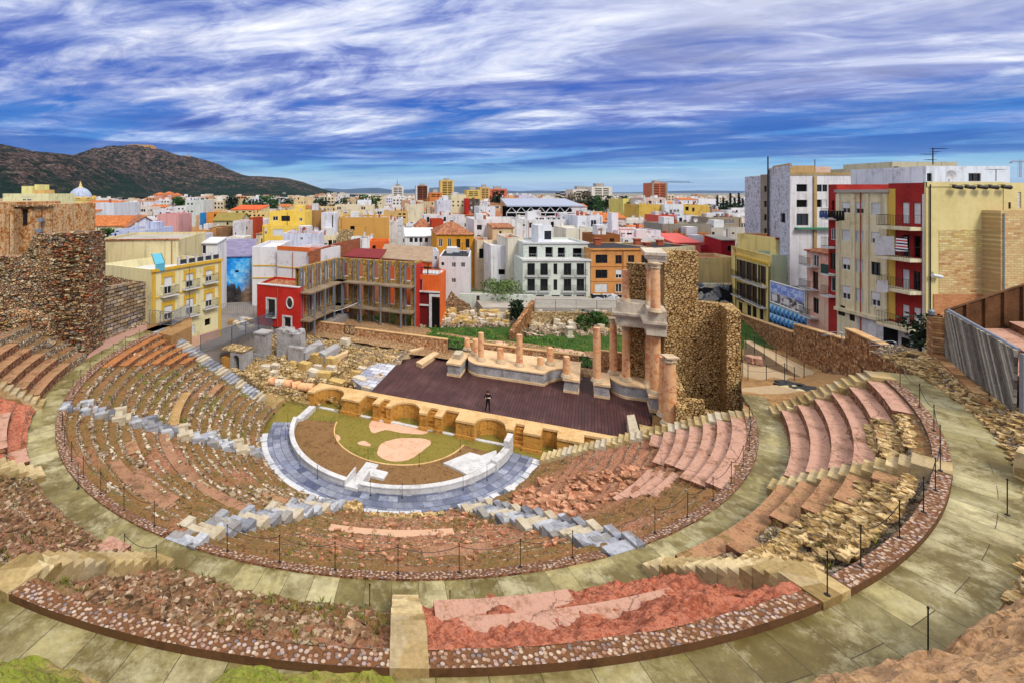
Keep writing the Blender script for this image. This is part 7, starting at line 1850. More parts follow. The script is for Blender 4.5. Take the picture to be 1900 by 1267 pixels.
building('grey upper part of the flaking side wall under the tan brick roof box', 1434, 1465.5, 309, 74, 66.5, 6, MATS['tan_brick'], [], 'flat', m_roofg, zds - 1.2, 'roof_hut', 'roof hut', extras=False, back=(7, 9))
building('peeling reddish roof box beyond the tan brick roof box', 1512, 1541, 310, 74, None, 5, mottle('peel', [(190, 150, 130), (220, 200, 186)], .9, 5, .9, .2), [], 'flat', m_roofg, zdr - 1, 'roof_hut', 'roof hut', extras=False)
building('grey concrete roof storey behind the tall cream block', 1655, 1776, 301, 74, None, 8, (190, 184, 158), W('o', (1663, 1700), (313,), 10, 7), 'flat', m_roofg, 18.0, 'roof_hut', 'roof storey', extras=False)
building('thin concrete roof slab house behind the derelict block', 1590, 1660, 313, 80, None, 8, (186, 176, 146), [], 'flat', m_roofg, 18.0, 'roof_hut', 'roof storey', extras=False)
building('white roof house with a striped little awning window over the blank end wall', 1718, 1874, 309, 49, None, 8, (222, 230, 242), [('d', 1720, 322, 1729, 337), ('w', 1797, 322, 1820, 337)], 'flat', m_roofw, 18.0, 'roof_hut', 'roof house', .15, extras=False)
def pole(label, px, pyb, pyt, Y, r=.05, arms=()):
    x, y, z = D(px, pyb, Y); zt = zat(pyt, Y); t = thing('antenna_mast', label, 'antenna', (x, y, z)); g = MB(); g.tube([(x, y, z), (x, y, zt)], r, 5); g.build('mast', m_metal, t)
    g = MB()
    for dx, dz, L in arms:
        q = (x + dx, y, zt + dz); g.tube([(x, y, zt + dz), q], r * .7, 4)
        for i in range(L): u_ = i / max(1, L - 1); g.tube([(x + dx * u_, y - .4, zt + dz), (x + dx * u_, y + .4, zt + dz + .02)], r * .4, 3)
    if arms: g.build('aerial_rods', m_metal, t)
pole('tall steel mast on the edge of the derelict block', 1425, 460, 291, 75.5, .1)
pole('many-armed television aerial over the white roof house', 1731, 306, 275, 60, .06, ((-1.2, -.8, 5), (1.5, -.1, 6), (-.7, -1.5, 4), (.6, -.5, 3)))
pole('thin aerial on the tan brick roof box', 1512, 320, 296, 72, .05)
pole('small comb aerial on the white roof house', 1848, 337, 315, 47, .03, ((-.7, 0, 5), (.7, 0, 5)))
x, y, z = D(1762, 325, 47.5); t = thing('satellite_dish', 'white satellite dish on the white roof house', 'satellite dish', (x, y, z)); g = MB(); g.lathe([(.05, 0), (.3, .05), (.5, .16), (.52, .18), (.3, .1), (.05, .05)], (0, 0, 0), 16)
g.v = [(x + a, y - c_ * .8, z + b * .9) for a, b, c_ in g.v]; g.build('dish', m_white, t); g = MB(); g.tube([(x, y + .1, z - 1.0), (x, y, z)], .03, 4); g.build('mount', m_metal, t)
# construction crane at the picture edge
def crane(label, px, Y, pyb, pyt, jl, jr, mt):
    x, y, zb = D(px, pyb, Y); zt = zat(pyt, Y); k = Y / F; t = thing('tower_crane', label, 'crane', (x, y, zb)); w_ = 1.4 * k
    g = MB()
    for sx in (-1, 1):
        for sy in (-1, 1): g.tube([(x + sx * w_, y + sy * w_, zb), (x + sx * w_, y + sy * w_, zt)], .18 * k, 4)
    n_ = int((zt - zb) / (2.6 * w_)) or 1
    for i in range(n_): z = zb + (zt - zb) * i / n_; z2 = zb + (zt - zb) * (i + 1) / n_; g.tube([(x - w_, y - w_, z), (x + w_, y - w_, z2)], .13 * k, 3); g.tube([(x + w_, y - w_, z), (x - w_, y - w_, z2)], .13 * k, 3)
    g.build('mast', mt, t); g = MB(); zj = zt - 1.2 * k
    for dz, s in ((0, 1), (2.0 * k, .9)): g.tube([(x - jl * k * s, y, zj + dz), (x + jr * k * s, y, zj + dz)], .22 * k, 4)
    n_ = int((jl + jr) / 3)
    for i in range(n_): a = x - jl * k * .9 + (jl + jr) * k * .9 * i / n_; b = a + (jl + jr) * k * .9 / n_; g.tube([(a, y, zj), ((a + b) / 2, y, zj + 2 * k), (b, y, zj)], .14 * k, 3)
    g.tube([(x, y, zt), (x, y, zt + 5 * k), (x + jr * k * .6, y, zj + 2 * k)], .14 * k, 3); g.build('jib', mt, t); g = MB(); g.box(x - jl * k, x - jl * k + 3 * k, y - k, y + k, zj - 2 * k, zj - .3 * k); g.build('counterweight', m_derg, t)
crane('red construction crane top peeking over the roofs at the picture edge', 1892, 160, 330, 300, 18, 30, plain('crane_red', (150, 40, 40), .6))
crane('distant tower crane with a long thin jib over the orange tower block', 1221, 560, 368, 338, 14, 66, m_metal)

# ---- middle distance
RNG = []
def b2(*a, **k): return building(*a, **k)
b2('ochre house with a hipped brown tile roof and two tall open windows', 810, 879, 436, 98, None, 13, mottle('amber_wall', [(190, 128, 30), (214, 154, 50), (204, 142, 42)], .4, 3, .9, .1, .3), W('g', (817.5, 834), (451,), 7, 15) + [('d', 847, 444, 854, 460), ('d', 864, 444, 871, 460)], 'hip', m_tileb, ridge=2.3)
b2('yellow house under a brown tile roof behind the glazed pergola', 771, 802, 424, 128, None, 10, (222, 186, 84), W('w', (780, 792), (430,), 4, 6), 'hip', m_tileb, ridge=2.4)
b2('brick-red blank wall house next to the brown tile roof', 801, 823, 408, 126, None, 7, (184, 66, 36), [], 'flat', m_roofr)
b2('long white terrace house with small dark windows beside the ochre hipped house', 880, 977, 408, 104, None, 12, (226, 226, 230), [('d', 885, 418, 894, 427), ('d', 885, 437, 892, 444), ('o', 970, 417, 974, 420)], 'flat', m_roofg)
b2('beige roof house with a crimson door on stepped walls', 914, 953, 424, 99, None, 6, (214, 192, 152), [('v', 926, 429, 931, 437)], 'mono', m_tileb, ridge=.7)
b2('terracotta-edged terrace house with props below the beige roof house', 885, 940, 446, 95, None, 8, (216, 196, 166), [('o', 889, 462, 903, 480), ('o', 905, 462, 910, 495)], 'flat', m_roofr)
b2('narrow white house with orange and red party walls', 911, 943, 456, 88, None, 8, (224, 226, 232), [('o', 925, 500, 938, 510)], 'flat', m_roofw)
b2('tall cream-white blank house beside the pale apartment house', 942, 971, 442, 86, None, 9, (222, 216, 200), [], 'flat', m_roofr)
b2('white glazed pergola house with a pale awning roof', 752, 808, 440, 112, None, 9, (222, 228, 232), W('d', (763, 772, 781, 791), (446,), 6, 8), 'mono', m_roofw, ridge=1.4)
b2('big blank ochre wall house behind the orange roof hut', 630, 722, 404, 128, None, 14, mottle('ochre_blank', [(186, 138, 66), (206, 158, 84), (196, 150, 80)], .25, 2, .9, .05, .2), [('o', 650, 420, 658, 428)], 'flat', m_roofg)
b2('stone-patched ochre wall stub in front of the big blank ochre wall', 628, 652, 430, 112, None, 6, m_ruinpale, [], 'flat', m_roofg)
b2('small white house with two windows before the big blank ochre wall', 651, 690, 443, 108, None, 6, (226, 228, 232), W('g', (655, 667), (441 + 6,), 4, 6), 'flat', m_roofg)
b2('white blank house with grey pipe and brown edge', 596, 622, 396, 122, None, 8, (216, 220, 236), [('d', 616, 397, 618, 437)], 'flat', m_roofw)
b2('brown blank gable house beside the yellow house', 566, 597, 391, 126, None, 9, (166, 128, 82), [], 'flat', m_roofg)
b2('bright yellow house with a wide white shutter and red window panels', 487, 553, 419, 108, None, 12, mottle('bright_yellow', [(222, 180, 56), (238, 204, 92), (240, 212, 110)], .4, 3, .85, .05, .15), [('s', 506, 426, 527, 438), ('h', 491, 424, 495, 435), ('h', 540, 426, 549, 432)], 'flat', m_roofg)
b2('upper storey of the bright yellow house with a recessed terrace', 500, 566, 393, 114, None, 10, mottle('bright_yellow', [], .4), [('g', 506, 402, 516, 410), ('w', 522, 401, 538, 411), ('g', 555, 405, 561, 411)], 'flat', m_roofg, 12.0)
b2('white L-shaped roof house with a red tile top before the yellow house', 525, 592, 434, 92, None, 7, (216, 220, 238), [('g', 557, 441, 562, 446)], 'flat', m_roofr)
b2('white-washed tower house with terracotta cap', 432, 456, 411, 116, None, 7, (216, 214, 222), [('o', 436, 432, 438, 436), ('o', 457, 421, 459, 426)], 'flat', m_roofr)
b2('brick-red side house behind the white-washed tower house', 463, 476, 405, 122, None, 6, (176, 66, 36), [], 'flat', m_roofr)
b2('white house with a row of small balcony windows behind the yellow house', 474, 492, 408, 128, None, 8, (226, 226, 230), W('d', (480, 486), (412, 424), 4, 6), 'flat', m_roofg)
b2('open white terrace house with black openings', 414, 446, 443, 104, None, 8, (226, 226, 226), W('o', (420, 428, 437), (450,), 6, 6), 'flat', m_roofg)
b2('brown brick blank house in the mid town', 388, 413, 424, 112, None, 8, (140, 108, 74), [], 'flat', m_roofr)
b2('ochre-framed open garage house', 356, 389, 427, 108, None, 8, (206, 150, 92), [('o', 372, 435, 381, 444)], 'flat', m_roofg)
b2('grey-lilac house with two framed windows behind the yellow-trimmed house', 330, 369, 438, 88, None, 7, (206, 204, 216), W('d', (357, 364), (445,), 5, 8), 'flat', m_roofr)
b2('small white glazed roof hut behind the yellow-trimmed house', 374, 403, 453, 70, None, 4, (222, 224, 230), [('d', 376, 456, 382, 474)], 'mono', m_roofw, ridge=.5)
b2('grey-green moss-roofed gable house', 396, 446, 410, 126, None, 9, (206, 196, 160), [('o', 420, 413, 424, 418)], 'gable', mottle('mossy_roof', [(110, 98, 48), (146, 130, 70), (130, 112, 60)], .5, 4, .9, .2), ridge=1.8)
b2('orange box house beside the blue panel wall', 383, 406, 395, 150, None, 8, (218, 140, 60), [('o', 397, 398, 401, 404)], 'flat', m_roofg)
b2('bright blue panel wall house', 371, 384, 396, 152, None, 8, (30, 130, 196), [], 'flat', m_roofg)
b2('stepped pale grey apartment house with two rows of windows', 344, 377, 372, 190, None, 12, (206, 212, 210), W('d', (349, 356), (379, 393), 4, 3), 'flat', m_roofg)
b2('white apartment house with four square windows', 326, 345, 383, 188, None, 10, (226, 226, 228), W('d', (332, 339), (388, 396), 3, 3), 'flat', m_roofg)
b2('pink roof-edged low house', 292, 331, 398, 150, None, 10, (216, 160, 160), [], 'flat', paint((206, 110, 120)))
b2('orange-tiled long hall in the mid town', 428, 482, 390, 175, None, 14, (224, 206, 150), W('o', (440, 452, 464), (394,), 5, 3), 'mono', mottle('bright_tile', [(206, 80, 34), (226, 104, 52)], .4, 4, .85, .1), ridge=1.3)
b2('low beige arcade house in the mid town', 456, 502, 396, 165, None, 9, (222, 196, 130), W('o', (464, 472, 480, 488), (400,), 4, 4), 'flat', m_roofg)
b2('long cream block with a blank side and small dark windows', 622, 693, 381, 210, None, 16, (224, 212, 184), W('w', (627, 631, 672, 676), (387,), 3, 5), 'flat', m_roofg)
b2('white roof cube on the long cream block', 663, 688, 372, 216, None, 8, (224, 228, 236), [], 'flat', m_roofw)
b2('large blank cream side wall in the mid town', 752, 786, 380, 190, None, 14, (224, 214, 186), [], 'flat', m_roofg)
b2('tan balconied house beyond the ochre wall', 712, 757, 392, 165, None, 10, (206, 172, 110), W('o', (742, 750), (398, 404), 5, 3), 'flat', m_roofr)
b2('white balconied street house with dark openings', 737, 748, 412, 135, 160, 10, (220, 222, 228), W('d', (740, 744), (420, 430, 440), 3, 5), 'flat', m_roofg)
b2('whitewashed lilac block with peeling wall', 811, 837, 372, 185, None, 9, (212, 212, 226), [('w', 814, 376, 816, 378)], 'flat', m_roofw)
b2('cream block with four small windows and a red stripe wall', 837, 865, 362, 200, None, 10, (226, 216, 178), W('d', (841, 850, 858), (375, 382), 3, 3), 'flat', m_roofg)
b2('red stripe wall house beside the cream block', 864, 870, 369, 196, None, 8, (186, 34, 34), [], 'flat', m_roofr)
b2('dark brown house with a pale grid window', 870, 890, 370, 205, None, 9, (90, 76, 62), W('g', (885,), (375,), 7, 9), 'flat', m_roofg)
b2('olive panel-fenced white terrace house', 787, 862, 400, 150, None, 9, (220, 218, 224), [], 'flat', mottle('olive_panel', [(146, 134, 88), (166, 152, 104)], .5, 4, .9, .1))
b2('white house beside the orange dome', 888, 919, 384, 165, None, 9, (224, 226, 232), [('o', 892, 390, 894, 393), ('o', 907, 391, 909, 394)], 'flat', m_roofw)
x, y, z = D(898, 403, 150); t = thing('roof_dome', 'orange tiled dome beside the white house', 'dome', (x, y, 4)); g = MB(); r = 11 * 150 / F; g.lathe([(r, 0), (r, z - 4)] + [(r * math.cos(a), z - 4 + 1.55 * math.sin(a)) for a in [i * math.pi / 16 for i in range(1, 8)]], (x, y, 4), 20); g.build('dome_shell', m_tileo, t, True)
b2('lilac plain block rising behind the market roof', 963, 990, 363, 215, None, 9, (206, 204, 226), [('o', 974, 373, 978, 375)], 'flat', m_roofw)
b2('peach house beside the lilac plain block', 937, 963, 367, 212, None, 9, (222, 166, 116), W('s', (953, 959), (375,), 4, 3), 'flat', m_roofg)
# market hall with a long steel roof on V props
Ym = 170.0; t = thing('market_hall', 'long market hall under a pale steel roof on a zigzag of struts', 'market hall', (*D(1010, 400, Ym)[:2], 4))
x0, x1 = D(938, 380, Ym)[0], D(1081, 380, Ym)[0]; zt = zat(384, Ym); zb_ = zat(395, Ym)
g = MB(); P = [(x0, Ym - 2, zt), (x1, Ym - 2, zt), (x1 - 2, Ym + 12, zt + 2.4), (x0 + 1, Ym + 12, zt + 2.4)]; g.hexa(P, [(a, b, c + .4) for a, b, c in P]); g.build('roof', plain('steel_roof', (166, 176, 200), .5, .2), t)
g = MB(); n_ = 8
for i in range(n_): a = x0 + (x1 - x0) * i / n_; b = x0 + (x1 - x0) * (i + 1) / n_; g.tube([(a, Ym - 1.6, zb_), ((a + b) / 2, Ym - 1.6, zt - .1), (b, Ym - 1.6, zb_)], .16, 4); g.tube([(a, Ym - 1.6, 8), (a, Ym - 1.6, zb_)], .14, 4)
g.tube([(x0, Ym - 1.6, zb_), (x1, Ym - 1.6, zb_)], .18, 4); g.build('struts', m_frame, t); g = MB(); g.box(x0 + 1, x1 - 1, Ym + 8, Ym + 9, 6, zt); g.build('hall_shade_panel', m_void, t); g = MB(); g.box(D(1029, 0, Ym)[0], D(1057, 0, Ym)[0], Ym - 1.2, Ym - 1, zat(405, Ym), zat(397, Ym)); g.build('red_panel', plain('red_panel', (206, 34, 48), .6), t)  # near-black wall at the back stands for the shade inside the hall
b2('white long deck house with air conditioners below the market hall', 978, 1056, 408, 118, None, 12, (226, 226, 230), [('g', 1037, 420 + 4, 1042, 436)], 'flat', m_roofw)
for i, px in enumerate((996, 1002, 1007, 1017, 1027, 1036)):
    x, y, z = D(px, 406, 118.5); g = MB(); g.box(x - .4, x + .4, y - .3, y + .3, z - .45, z + .35); g.lathe([(.25, 0), (.25, .03)], (0, 0, 0), 12); k0 = len(g.v) - 24
    for j in range(k0, len(g.v)): a, b, c_ = g.v[j]; g.v[j] = (x + a, y - .31 - c_, z - .05 + b); g.m[-1] = 1
    tag(g.build('air_conditioner', [m_frame, m_void]), 'white air conditioner on the white deck house, %s of the row' % ORD[i], 'air conditioner', 'air conditioners on the deck house')
b2('white rounded house with a tall glazed window near the chimney', 1072, 1118, 401, 112, None, 9, (222, 226, 236), [('g', 1096, 409, 1107, 422)], 'flat', m_roofw)
b2('cream terraced house with a white stair near the chimney', 1050, 1100, 424, 105, None, 8, (226, 222, 206), [], 'flat', m_roofw)
b2('tall square white chimney stack in the white terraces', 1135, 1147, 396, 102, None, 2, (230, 230, 240), [], 'flat', m_roofw, name='chimney_stack', cat='chimney', extras=False)
b2('white terraces with railings and pink bands', 1147, 1226, 428, 100, None, 9, (226, 226, 236), W('o', (1168, 1190), (428 + 6,), 10, 4), 'flat', m_roofr)
b2('wood-screened terrace house behind the tan apartment house', 1103, 1151, 436, 93, None, 6, mottle('wood_screen', [(128, 76, 40), (166, 108, 62)], .8, 5, .85, .2), [], 'flat', m_roofw)
b2('white house with a salmon roof band over the black roof', 1151, 1232, 441, 96, None, 7, (222, 222, 230), [], 'flat', mottle('salmon', [(206, 120, 100), (222, 144, 124)], .5, 4, .9, .1))
b2('yellow and white balcony house far behind the white terraces', 1156, 1196, 370, 185, None, 12, (226, 214, 120), W('d', (1166, 1180, 1192), (378, 390), 8, 4), 'flat', m_roofg)
b2('mauve stair block with a crimson window', 1194, 1236, 368, 175, None, 10, (212, 198, 190), [('v', 1203, 373, 1209, 380)], 'flat', m_roofg)
b2('mustard yellow block with a wide blank front', 1186, 1234, 380, 155, None, 10, (214, 178, 84), [], 'flat', m_roofg)
b2('white glazed centre of the mustard yellow block', 1233, 1268, 380, 153, None, 10, (218, 226, 232), W('g', (1245, 1252, 1258), (394,), 5, 9), 'flat', m_roofw)
b2('mustard yellow side block with a grey gable', 1267, 1316, 381, 155, None, 12, (216, 182, 88), [('g', 1318, 386, 1322, 396)], 'flat', m_roofg)
b2('salmon pink roof house before the mustard block', 1221, 1256, 400, 132, None, 7, (214, 96, 84), W('o', (1230, 1252), (410,), 4, 3), 'flat', m_roofr)
b2('white cube roof house before the mustard block', 1256, 1296, 401, 131, None, 7, (222, 224, 236), [('w', 1268, 409, 1274, 415)], 'flat', m_roofw)
b2('long grey rendered wall with an orange brick patch', 1229, 1320, 416, 108, None, 8, mottle('grey_render', [(134, 128, 116), (156, 150, 138)], .4, 3, .9, .1, .3), [], 'flat', m_roofg)
b2('orange patched low wall before the long grey rendered wall', 1231, 1318, 434, 106, None, 2, mottle('orange_patch', [(184, 98, 30), (206, 120, 46), (166, 90, 36)], .4, 3, .9, .15), [], 'flat', m_roofr)
b2('grey two-part house with two small windows near the derelict block', 1318, 1380, 423, 110, None, 8, (190, 186, 178), [('d', 1321, 431, 1326, 436), ('o', 1358, 432, 1363, 435)], 'flat', m_roofg)
b2('tile-edged grey house with a row of tall panes', 1315, 1376, 404, 124, None, 8, (150, 140, 120), W('g', (1345, 1350, 1355, 1360), (412,), 4, 8), 'flat', m_tileb)
# far towers
def slabtower(label, x0, x1, yt, Y, mat, bands, vcol=None):
    r_, f_, z_ = building(label, x0, x1, yt, Y, None, 18, mat, [('o', x0 + (x1 - x0) * a, yt + 3 + i * 3.2, x0 + (x1 - x0) * b, yt + 4.7 + i * 3.2) for i in range(bands) for a, b in ((.16, .5), (.56, .84))], 'flat', m_roofg, 1.4, 'tower_block', 'tower block', rec=.8, extras=False)
    if vcol is not None:
        g = MB(); f_.box(g, 0, f_.L * .13, 1.4, z_, .02, .8); f_.box(g, f_.L * .87, f_.L, 1.4, z_, .02, .8); g.build('side_bands', vcol, r_)
    g = MB(); f_.box(g, f_.L * .3, f_.L * .7, z_, z_ + 3, -10, -4); g.build('lift_house', m_roofg, r_)
slabtower('distant white tower block with brown horizontal bands', 727, 749, 346, 640, (216, 212, 204), 8)
slabtower('distant brown and white tower block near the yellow tower', 771, 796, 345, 680, (120, 70, 46), 7, m_white)
slabtower('distant tall yellow tower block with rounded shoulders', 817, 842, 335, 620, (220, 180, 96), 8, paint((226, 196, 120)))
slabtower('distant tan tower block beside the long salmon slab', 891, 909, 348, 520, (216, 176, 110), 6)
slabtower('distant long salmon slab block', 909, 941, 351, 540, (206, 112, 88), 4)
slabtower('distant pale yellow block with stepped top', 866, 891, 353, 480, (222, 190, 110), 3)
slabtower('distant orange tower block under construction below the crane', 1209, 1238, 340, 540, (196, 110, 76), 8, m_derg)
slabtower('distant orange low block behind the yellow tower', 797, 820, 358, 430, (210, 126, 62), 2)
slabtower('distant white terraced hotel, tall middle part', 1098, 1136, 347, 420, (226, 220, 208), 5)
slabtower('distant white terraced hotel, lower wing', 1063, 1099, 352, 425, (224, 216, 204), 4)
pole('red and white antenna on the white tower block', 737, 346, 333, 640, .3)

# ---- fill: rows of small houses between and behind
cols_ = [(228, 228, 232), (226, 216, 186), (222, 210, 200), (214, 216, 228), (228, 226, 220), (216, 190, 140), (206, 170, 136), (226, 200, 150), (222, 222, 230), (188, 146, 116), (220, 206, 170), (230, 230, 236), (200, 176, 140)]
cname = {(228, 228, 232): 'white', (226, 216, 186): 'cream', (222, 210, 200): 'pinkish white', (214, 216, 228): 'pale lilac', (228, 226, 220): 'off-white', (216, 190, 140): 'sand-coloured', (206, 170, 136): 'peach', (226, 200, 150): 'pale ochre', (222, 222, 230): 'chalk white', (188, 146, 116): 'brick-coloured', (220, 206, 170): 'beige', (230, 230, 236): 'bright white', (200, 176, 140): 'tan'}
hand = list(BL); fills = []
rs = random.Random(11)
for Y in (116, 138, 162, 195, 235, 285, 350, 440, 560):
    px = -20.0 + rs.uniform(0, 12)
    while px < (1420 if Y > 180 else 1400):
        w_ = rs.uniform(5.5, 12) * F / Y * (1 if Y < 300 else 1.3)
        h_ = rs.uniform(7.5, 14.0) if Y < 300 else rs.uniform(8, 18)
        yt = YH + (ZC - h_) * F / Y
        x0, x1 = px, px + w_; px = x1 + (rs.uniform(0, 1.5) if rs.random() < .7 else rs.uniform(2, 14)) * 100 / Y
        if x1 < 0: continue
        bad = False
        for a, b, t_, yy, l_ in hand:
            if x0 < b - 1 and x1 > a + 1 and yy > Y - 2 and yt < t_ + 26 * (120 / yy) and yy < 420 : bad = True; break
        if not bad and any(x0 >= a - 1 and x1 <= b + 1 and yy < Y and t_ < yt - 1 for a, b, t_, yy, l_ in hand): bad = True
        if bad or (x0 < 330 and Y < 140): continue
        fills.append((Y, x0, x1, yt))
n_house = sum(1 for o in COL.objects if o.name.split('.')[0] == 'house')
fills.sort(key=lambda q: -(q[2] - q[1]) * 900 / q[0]); few = fills[:max(0, 290 - n_house)]; rest = fills[len(few):]; fills = sorted(few)
cnt = {}
for Y, x0, x1, yt in fills:
    c = rs.choice(cols_); front = min((h for h in hand if h[3] < Y + 1), key=lambda h: abs((h[0] + h[1]) / 2 - (x0 + x1) / 2) + (Y - h[3]) * .05, default=hand[0])
    kind = 'far little' if Y > 400 else ('distant small' if Y > 220 else 'flat-roofed')
    base = '%s %s house beyond the %s' % (cname[c], kind, ' '.join(front[4].split()[:7]).rstrip(','))
    cnt[base] = cnt.get(base, 0) + 1
    cw = (x1 - x0); ch = cw * Y / 100
    wins = []
    if Y < 300:
        n_ = max(1, int(cw / (900 / Y))); ww, wh_ = 100 / Y * 8, 100 / Y * 11
        for r_ in range(2):
            for i in range(n_):
                if rs.random() < .75: xx = x0 + cw * (i + .5) / n_; yy = yt + (14 + r_ * 25) * 110 / Y; wins.append((rs.choice('ddgohs'), xx - ww / 2, yy - wh_ / 2, xx + ww / 2, yy + wh_ / 2))
    random.seed(int(x0 * 13 + Y))
    ro = 'flat' if rs.random() < .8 else rs.choice(['gable', 'mono', 'hip'])
    lab = base if cnt[base] == 1 else base + ', %s one' % ORD[min(cnt[base] - 1, 24)]
    w_all = ' '.join(lab.split()[:16])
    building(w_all, x0, x1, yt, Y, None, rs.uniform(7, 12), c, wins, ro, None if ro == 'flat' else rs.choice([m_tileb, m_tileo]), ridge=1.4, extras=Y < 260)[0]['group'] = 'houses filling the town'
g = MB()
for Y, x0, x1, yt in rest:
    a, b, z_ = (x0 - PX) / F * Y, (x1 - PX) / F * Y, zat(yt, Y); k = rs.choice((0, 0, 1, 1, 2, 3)); g.box(a, b, Y, Y + 10, 1.4, z_, k); g.box(a + (b - a) * .3, a + (b - a) * .6, Y + 3, Y + 6, z_, z_ + 2, 0)
    for i in range(3):
        for r_ in range(2): s_ = a + (b - a) * (.12 + .3 * i); g.box(s_, s_ + (b - a) * .14, Y - .1, Y + .02, z_ - 2.6 - 3 * r_, z_ - 1.2 - 3 * r_, 4)
tag(g.build('far_houses', [paint((226, 224, 222)), paint((222, 206, 178)), paint((206, 150, 112)), paint((214, 216, 228)), m_void]), kind='stuff')
# the far suburb at the foot of the hills reads as one mass
g = MB(); rs = random.Random(5)
for i in range(1500):
    px = rs.uniform(-30, 1420); Y = rs.uniform(600, 1900); x = (px - PX) / F * Y
    if px < 330 and Y > 1000: continue
    w_, h_ = rs.uniform(6, 16), rs.uniform(4, 11) + (4 if rs.random() < .1 else 0); k = rs.choice((0, 0, 1, 1, 2, 3))
    up_ = max(0, (Y - 900)) * .012 if px < 640 else 0
    g.box(x, x + w_, Y, Y + w_, .5, h_ + up_, k)
tag(g.build('far_suburb', [paint((226, 224, 222)), paint((222, 206, 178)), paint((206, 150, 112)), paint((196, 190, 184))]), kind='stuff')
# ====================================================================== HILLS AND TREES
def hillmat():
    m, n, b = newmat('scrub_hill', .95, .1); p = n.pos(); x, y, z = n.xyz(p)
    f = n.noise(p, .012, 8, .65, .5); f2 = n.noise(p, .06, 10, .75, .4); f3 = n.noise(p, .11, 8, .85)
    rock = n.ramp(f3, [(.38, lin((34, 28, 28))), (.47, lin((80, 64, 60))), (.55, lin((138, 112, 102))), (.64, lin((190, 164, 150)))])
    scrub = n.ramp(f3, [(.38, lin((16, 20, 18))), (.52, lin((34, 42, 32))), (.66, lin((70, 70, 54)))])
    pine = n.ramp(f3, [(.38, lin((10, 26, 20))), (.6, lin((30, 62, 40)))])
    c = n.mix(n.range(n.math('ADD', n.math('MULTIPLY', f2, .75), n.math('MULTIPLY', f, .25)), .475, .54), scrub, rock)
    low = n.math('ADD', z, n.math('MULTIPLY', n.math('SUBTRACT', f, .5), 200.0))
    c = n.mix(n.range(low, 75, 25, 0.0, .94), c, pine)
    n.put(b.inputs['Base Color'], c); n.put(b.inputs['Normal'], n.bump(n.math('ADD', f2, f3), 1.0, 14.0)); return m
m_hill = hillmat()
def hill(name, ridge, Y, depth, front, mat, rough, seed, nx=260, ny=70, zb=-1.0, taper=True):
    """ridge: pixels of the skyline, standing Y metres off; the slope runs out 'front' metres towards the town"""
    rx = np.array([r[0] for r in ridge], float); ry = np.array([r[1] for r in ridge], float)
    px = np.linspace(rx[0], rx[-1], nx); zr = ZC - (np.interp(px, rx, ry) - YH) * Y / F
    zr = np.maximum(zr, 0)
    X = (px - PX) / F * Y
    t = np.linspace(-1, 1, ny)
    P = []
    for s in t:
        prof = np.cos(s * math.pi / 2) ** 1.15 if s < 0 else np.cos(s * math.pi / 2)
        yy = Y + (s * front if s < 0 else s * depth)
        wob = fbm(X / rough + seed, np.full(nx, yy) / rough + seed, 7, .55)
        gul = np.abs(fbm(X / (rough * .6) + seed * 2, np.full(nx, yy) / (rough * 1.8), 6, .55))
        amp = zr * (.55 if s < 0 else .2) * (1 - abs(1 - abs(s) * 2) * .4) * min(1, abs(s) * 5)
        z = zr * prof + amp * (wob * .9 - gul * .8) * 1.0 + fbm(X / 14 + seed, np.full(nx, yy) / 14, 4) * zr * .035
        P.append([(float(a), float(yy), float(max(b, -3) if prof > .02 else -3)) for a, b in zip(X, z)])
    g = MB(); g.grid(P); return struct(g.build(name, mat, None, True))
hill('near_hill', [(-160, 262), (-60, 258), (0, 268), (25, 275), (45, 284), (70, 287), (100, 284), (125, 287), (150, 291), (185, 300), (215, 318), (240, 340), (275, 358), (330, 364)], 1150, 500, 560, m_hill, 120, 2.2)
hill('fort_hill', [(60, 350), (130, 308), (160, 297), (185, 287), (210, 277), (235, 273), (262, 272), (290, 276), (310, 284), (335, 290), (352, 290), (378, 297), (400, 308), (425, 320), (455, 327), (490, 328), (530, 331), (555, 337), (580, 346), (605, 354), (640, 361), (700, 364)], 1850, 700, 640, m_hill, 170, 7.7, 320, 80)
m_mtn = mottle('mountain_rock', [(30, 34, 36), (48, 50, 48), (66, 64, 58)], .0003, .002, .95, 0)
hill('far_mountains', [(520, 362), (580, 353), (610, 350), (640, 352), (670, 350), (700, 349), (730, 353), (760, 352), (790, 350), (830, 347), (860, 346), (885, 347), (900, 351), (960, 356), (1000, 354), (1040, 355), (1100, 357), (1180, 358), (1240, 355), (1300, 354), (1380, 355), (1450, 355), (1600, 354), (1900, 356), (2200, 357)], 19500, 3500, 4000, m_mtn, 1900, 3.3, 300, 30)
# fort and radio mast on the hill top
Yh = 1840.0; t = thing('hill_fort', 'low tan fortress walls on the summit of the far hill', 'fortress', (*D(262, 274, Yh)[:2], 190)); m_fort = paint((206, 158, 104), .2)
for a, b, yt in ((234, 246, 272.2), (244, 286, 270.6), (284, 290, 273), (252, 262, 269.6)):
    g = MB(); g.box(D(a, 0, Yh)[0], D(b, 0, Yh)[0], Yh - 30, Yh, zat(281, Yh), zat(yt, Yh)); g.build('rampart', m_fort, t)
x, y, z = D(349, 291, 1830); t = thing('radio_mast', 'thin radio mast on the shoulder of the far hill', 'radio mast', (x, y, z - 6)); g = MB(); g.tube([(x, y, z - 6), (x, y, zat(276, 1830))], 1.3, 5, .5); g.build('mast', m_steel, t); g = MB(); g.box(x - 7, x + 7, y - 4, y + 4, z - 8, z + 3); g.build('hut', m_fort, t)
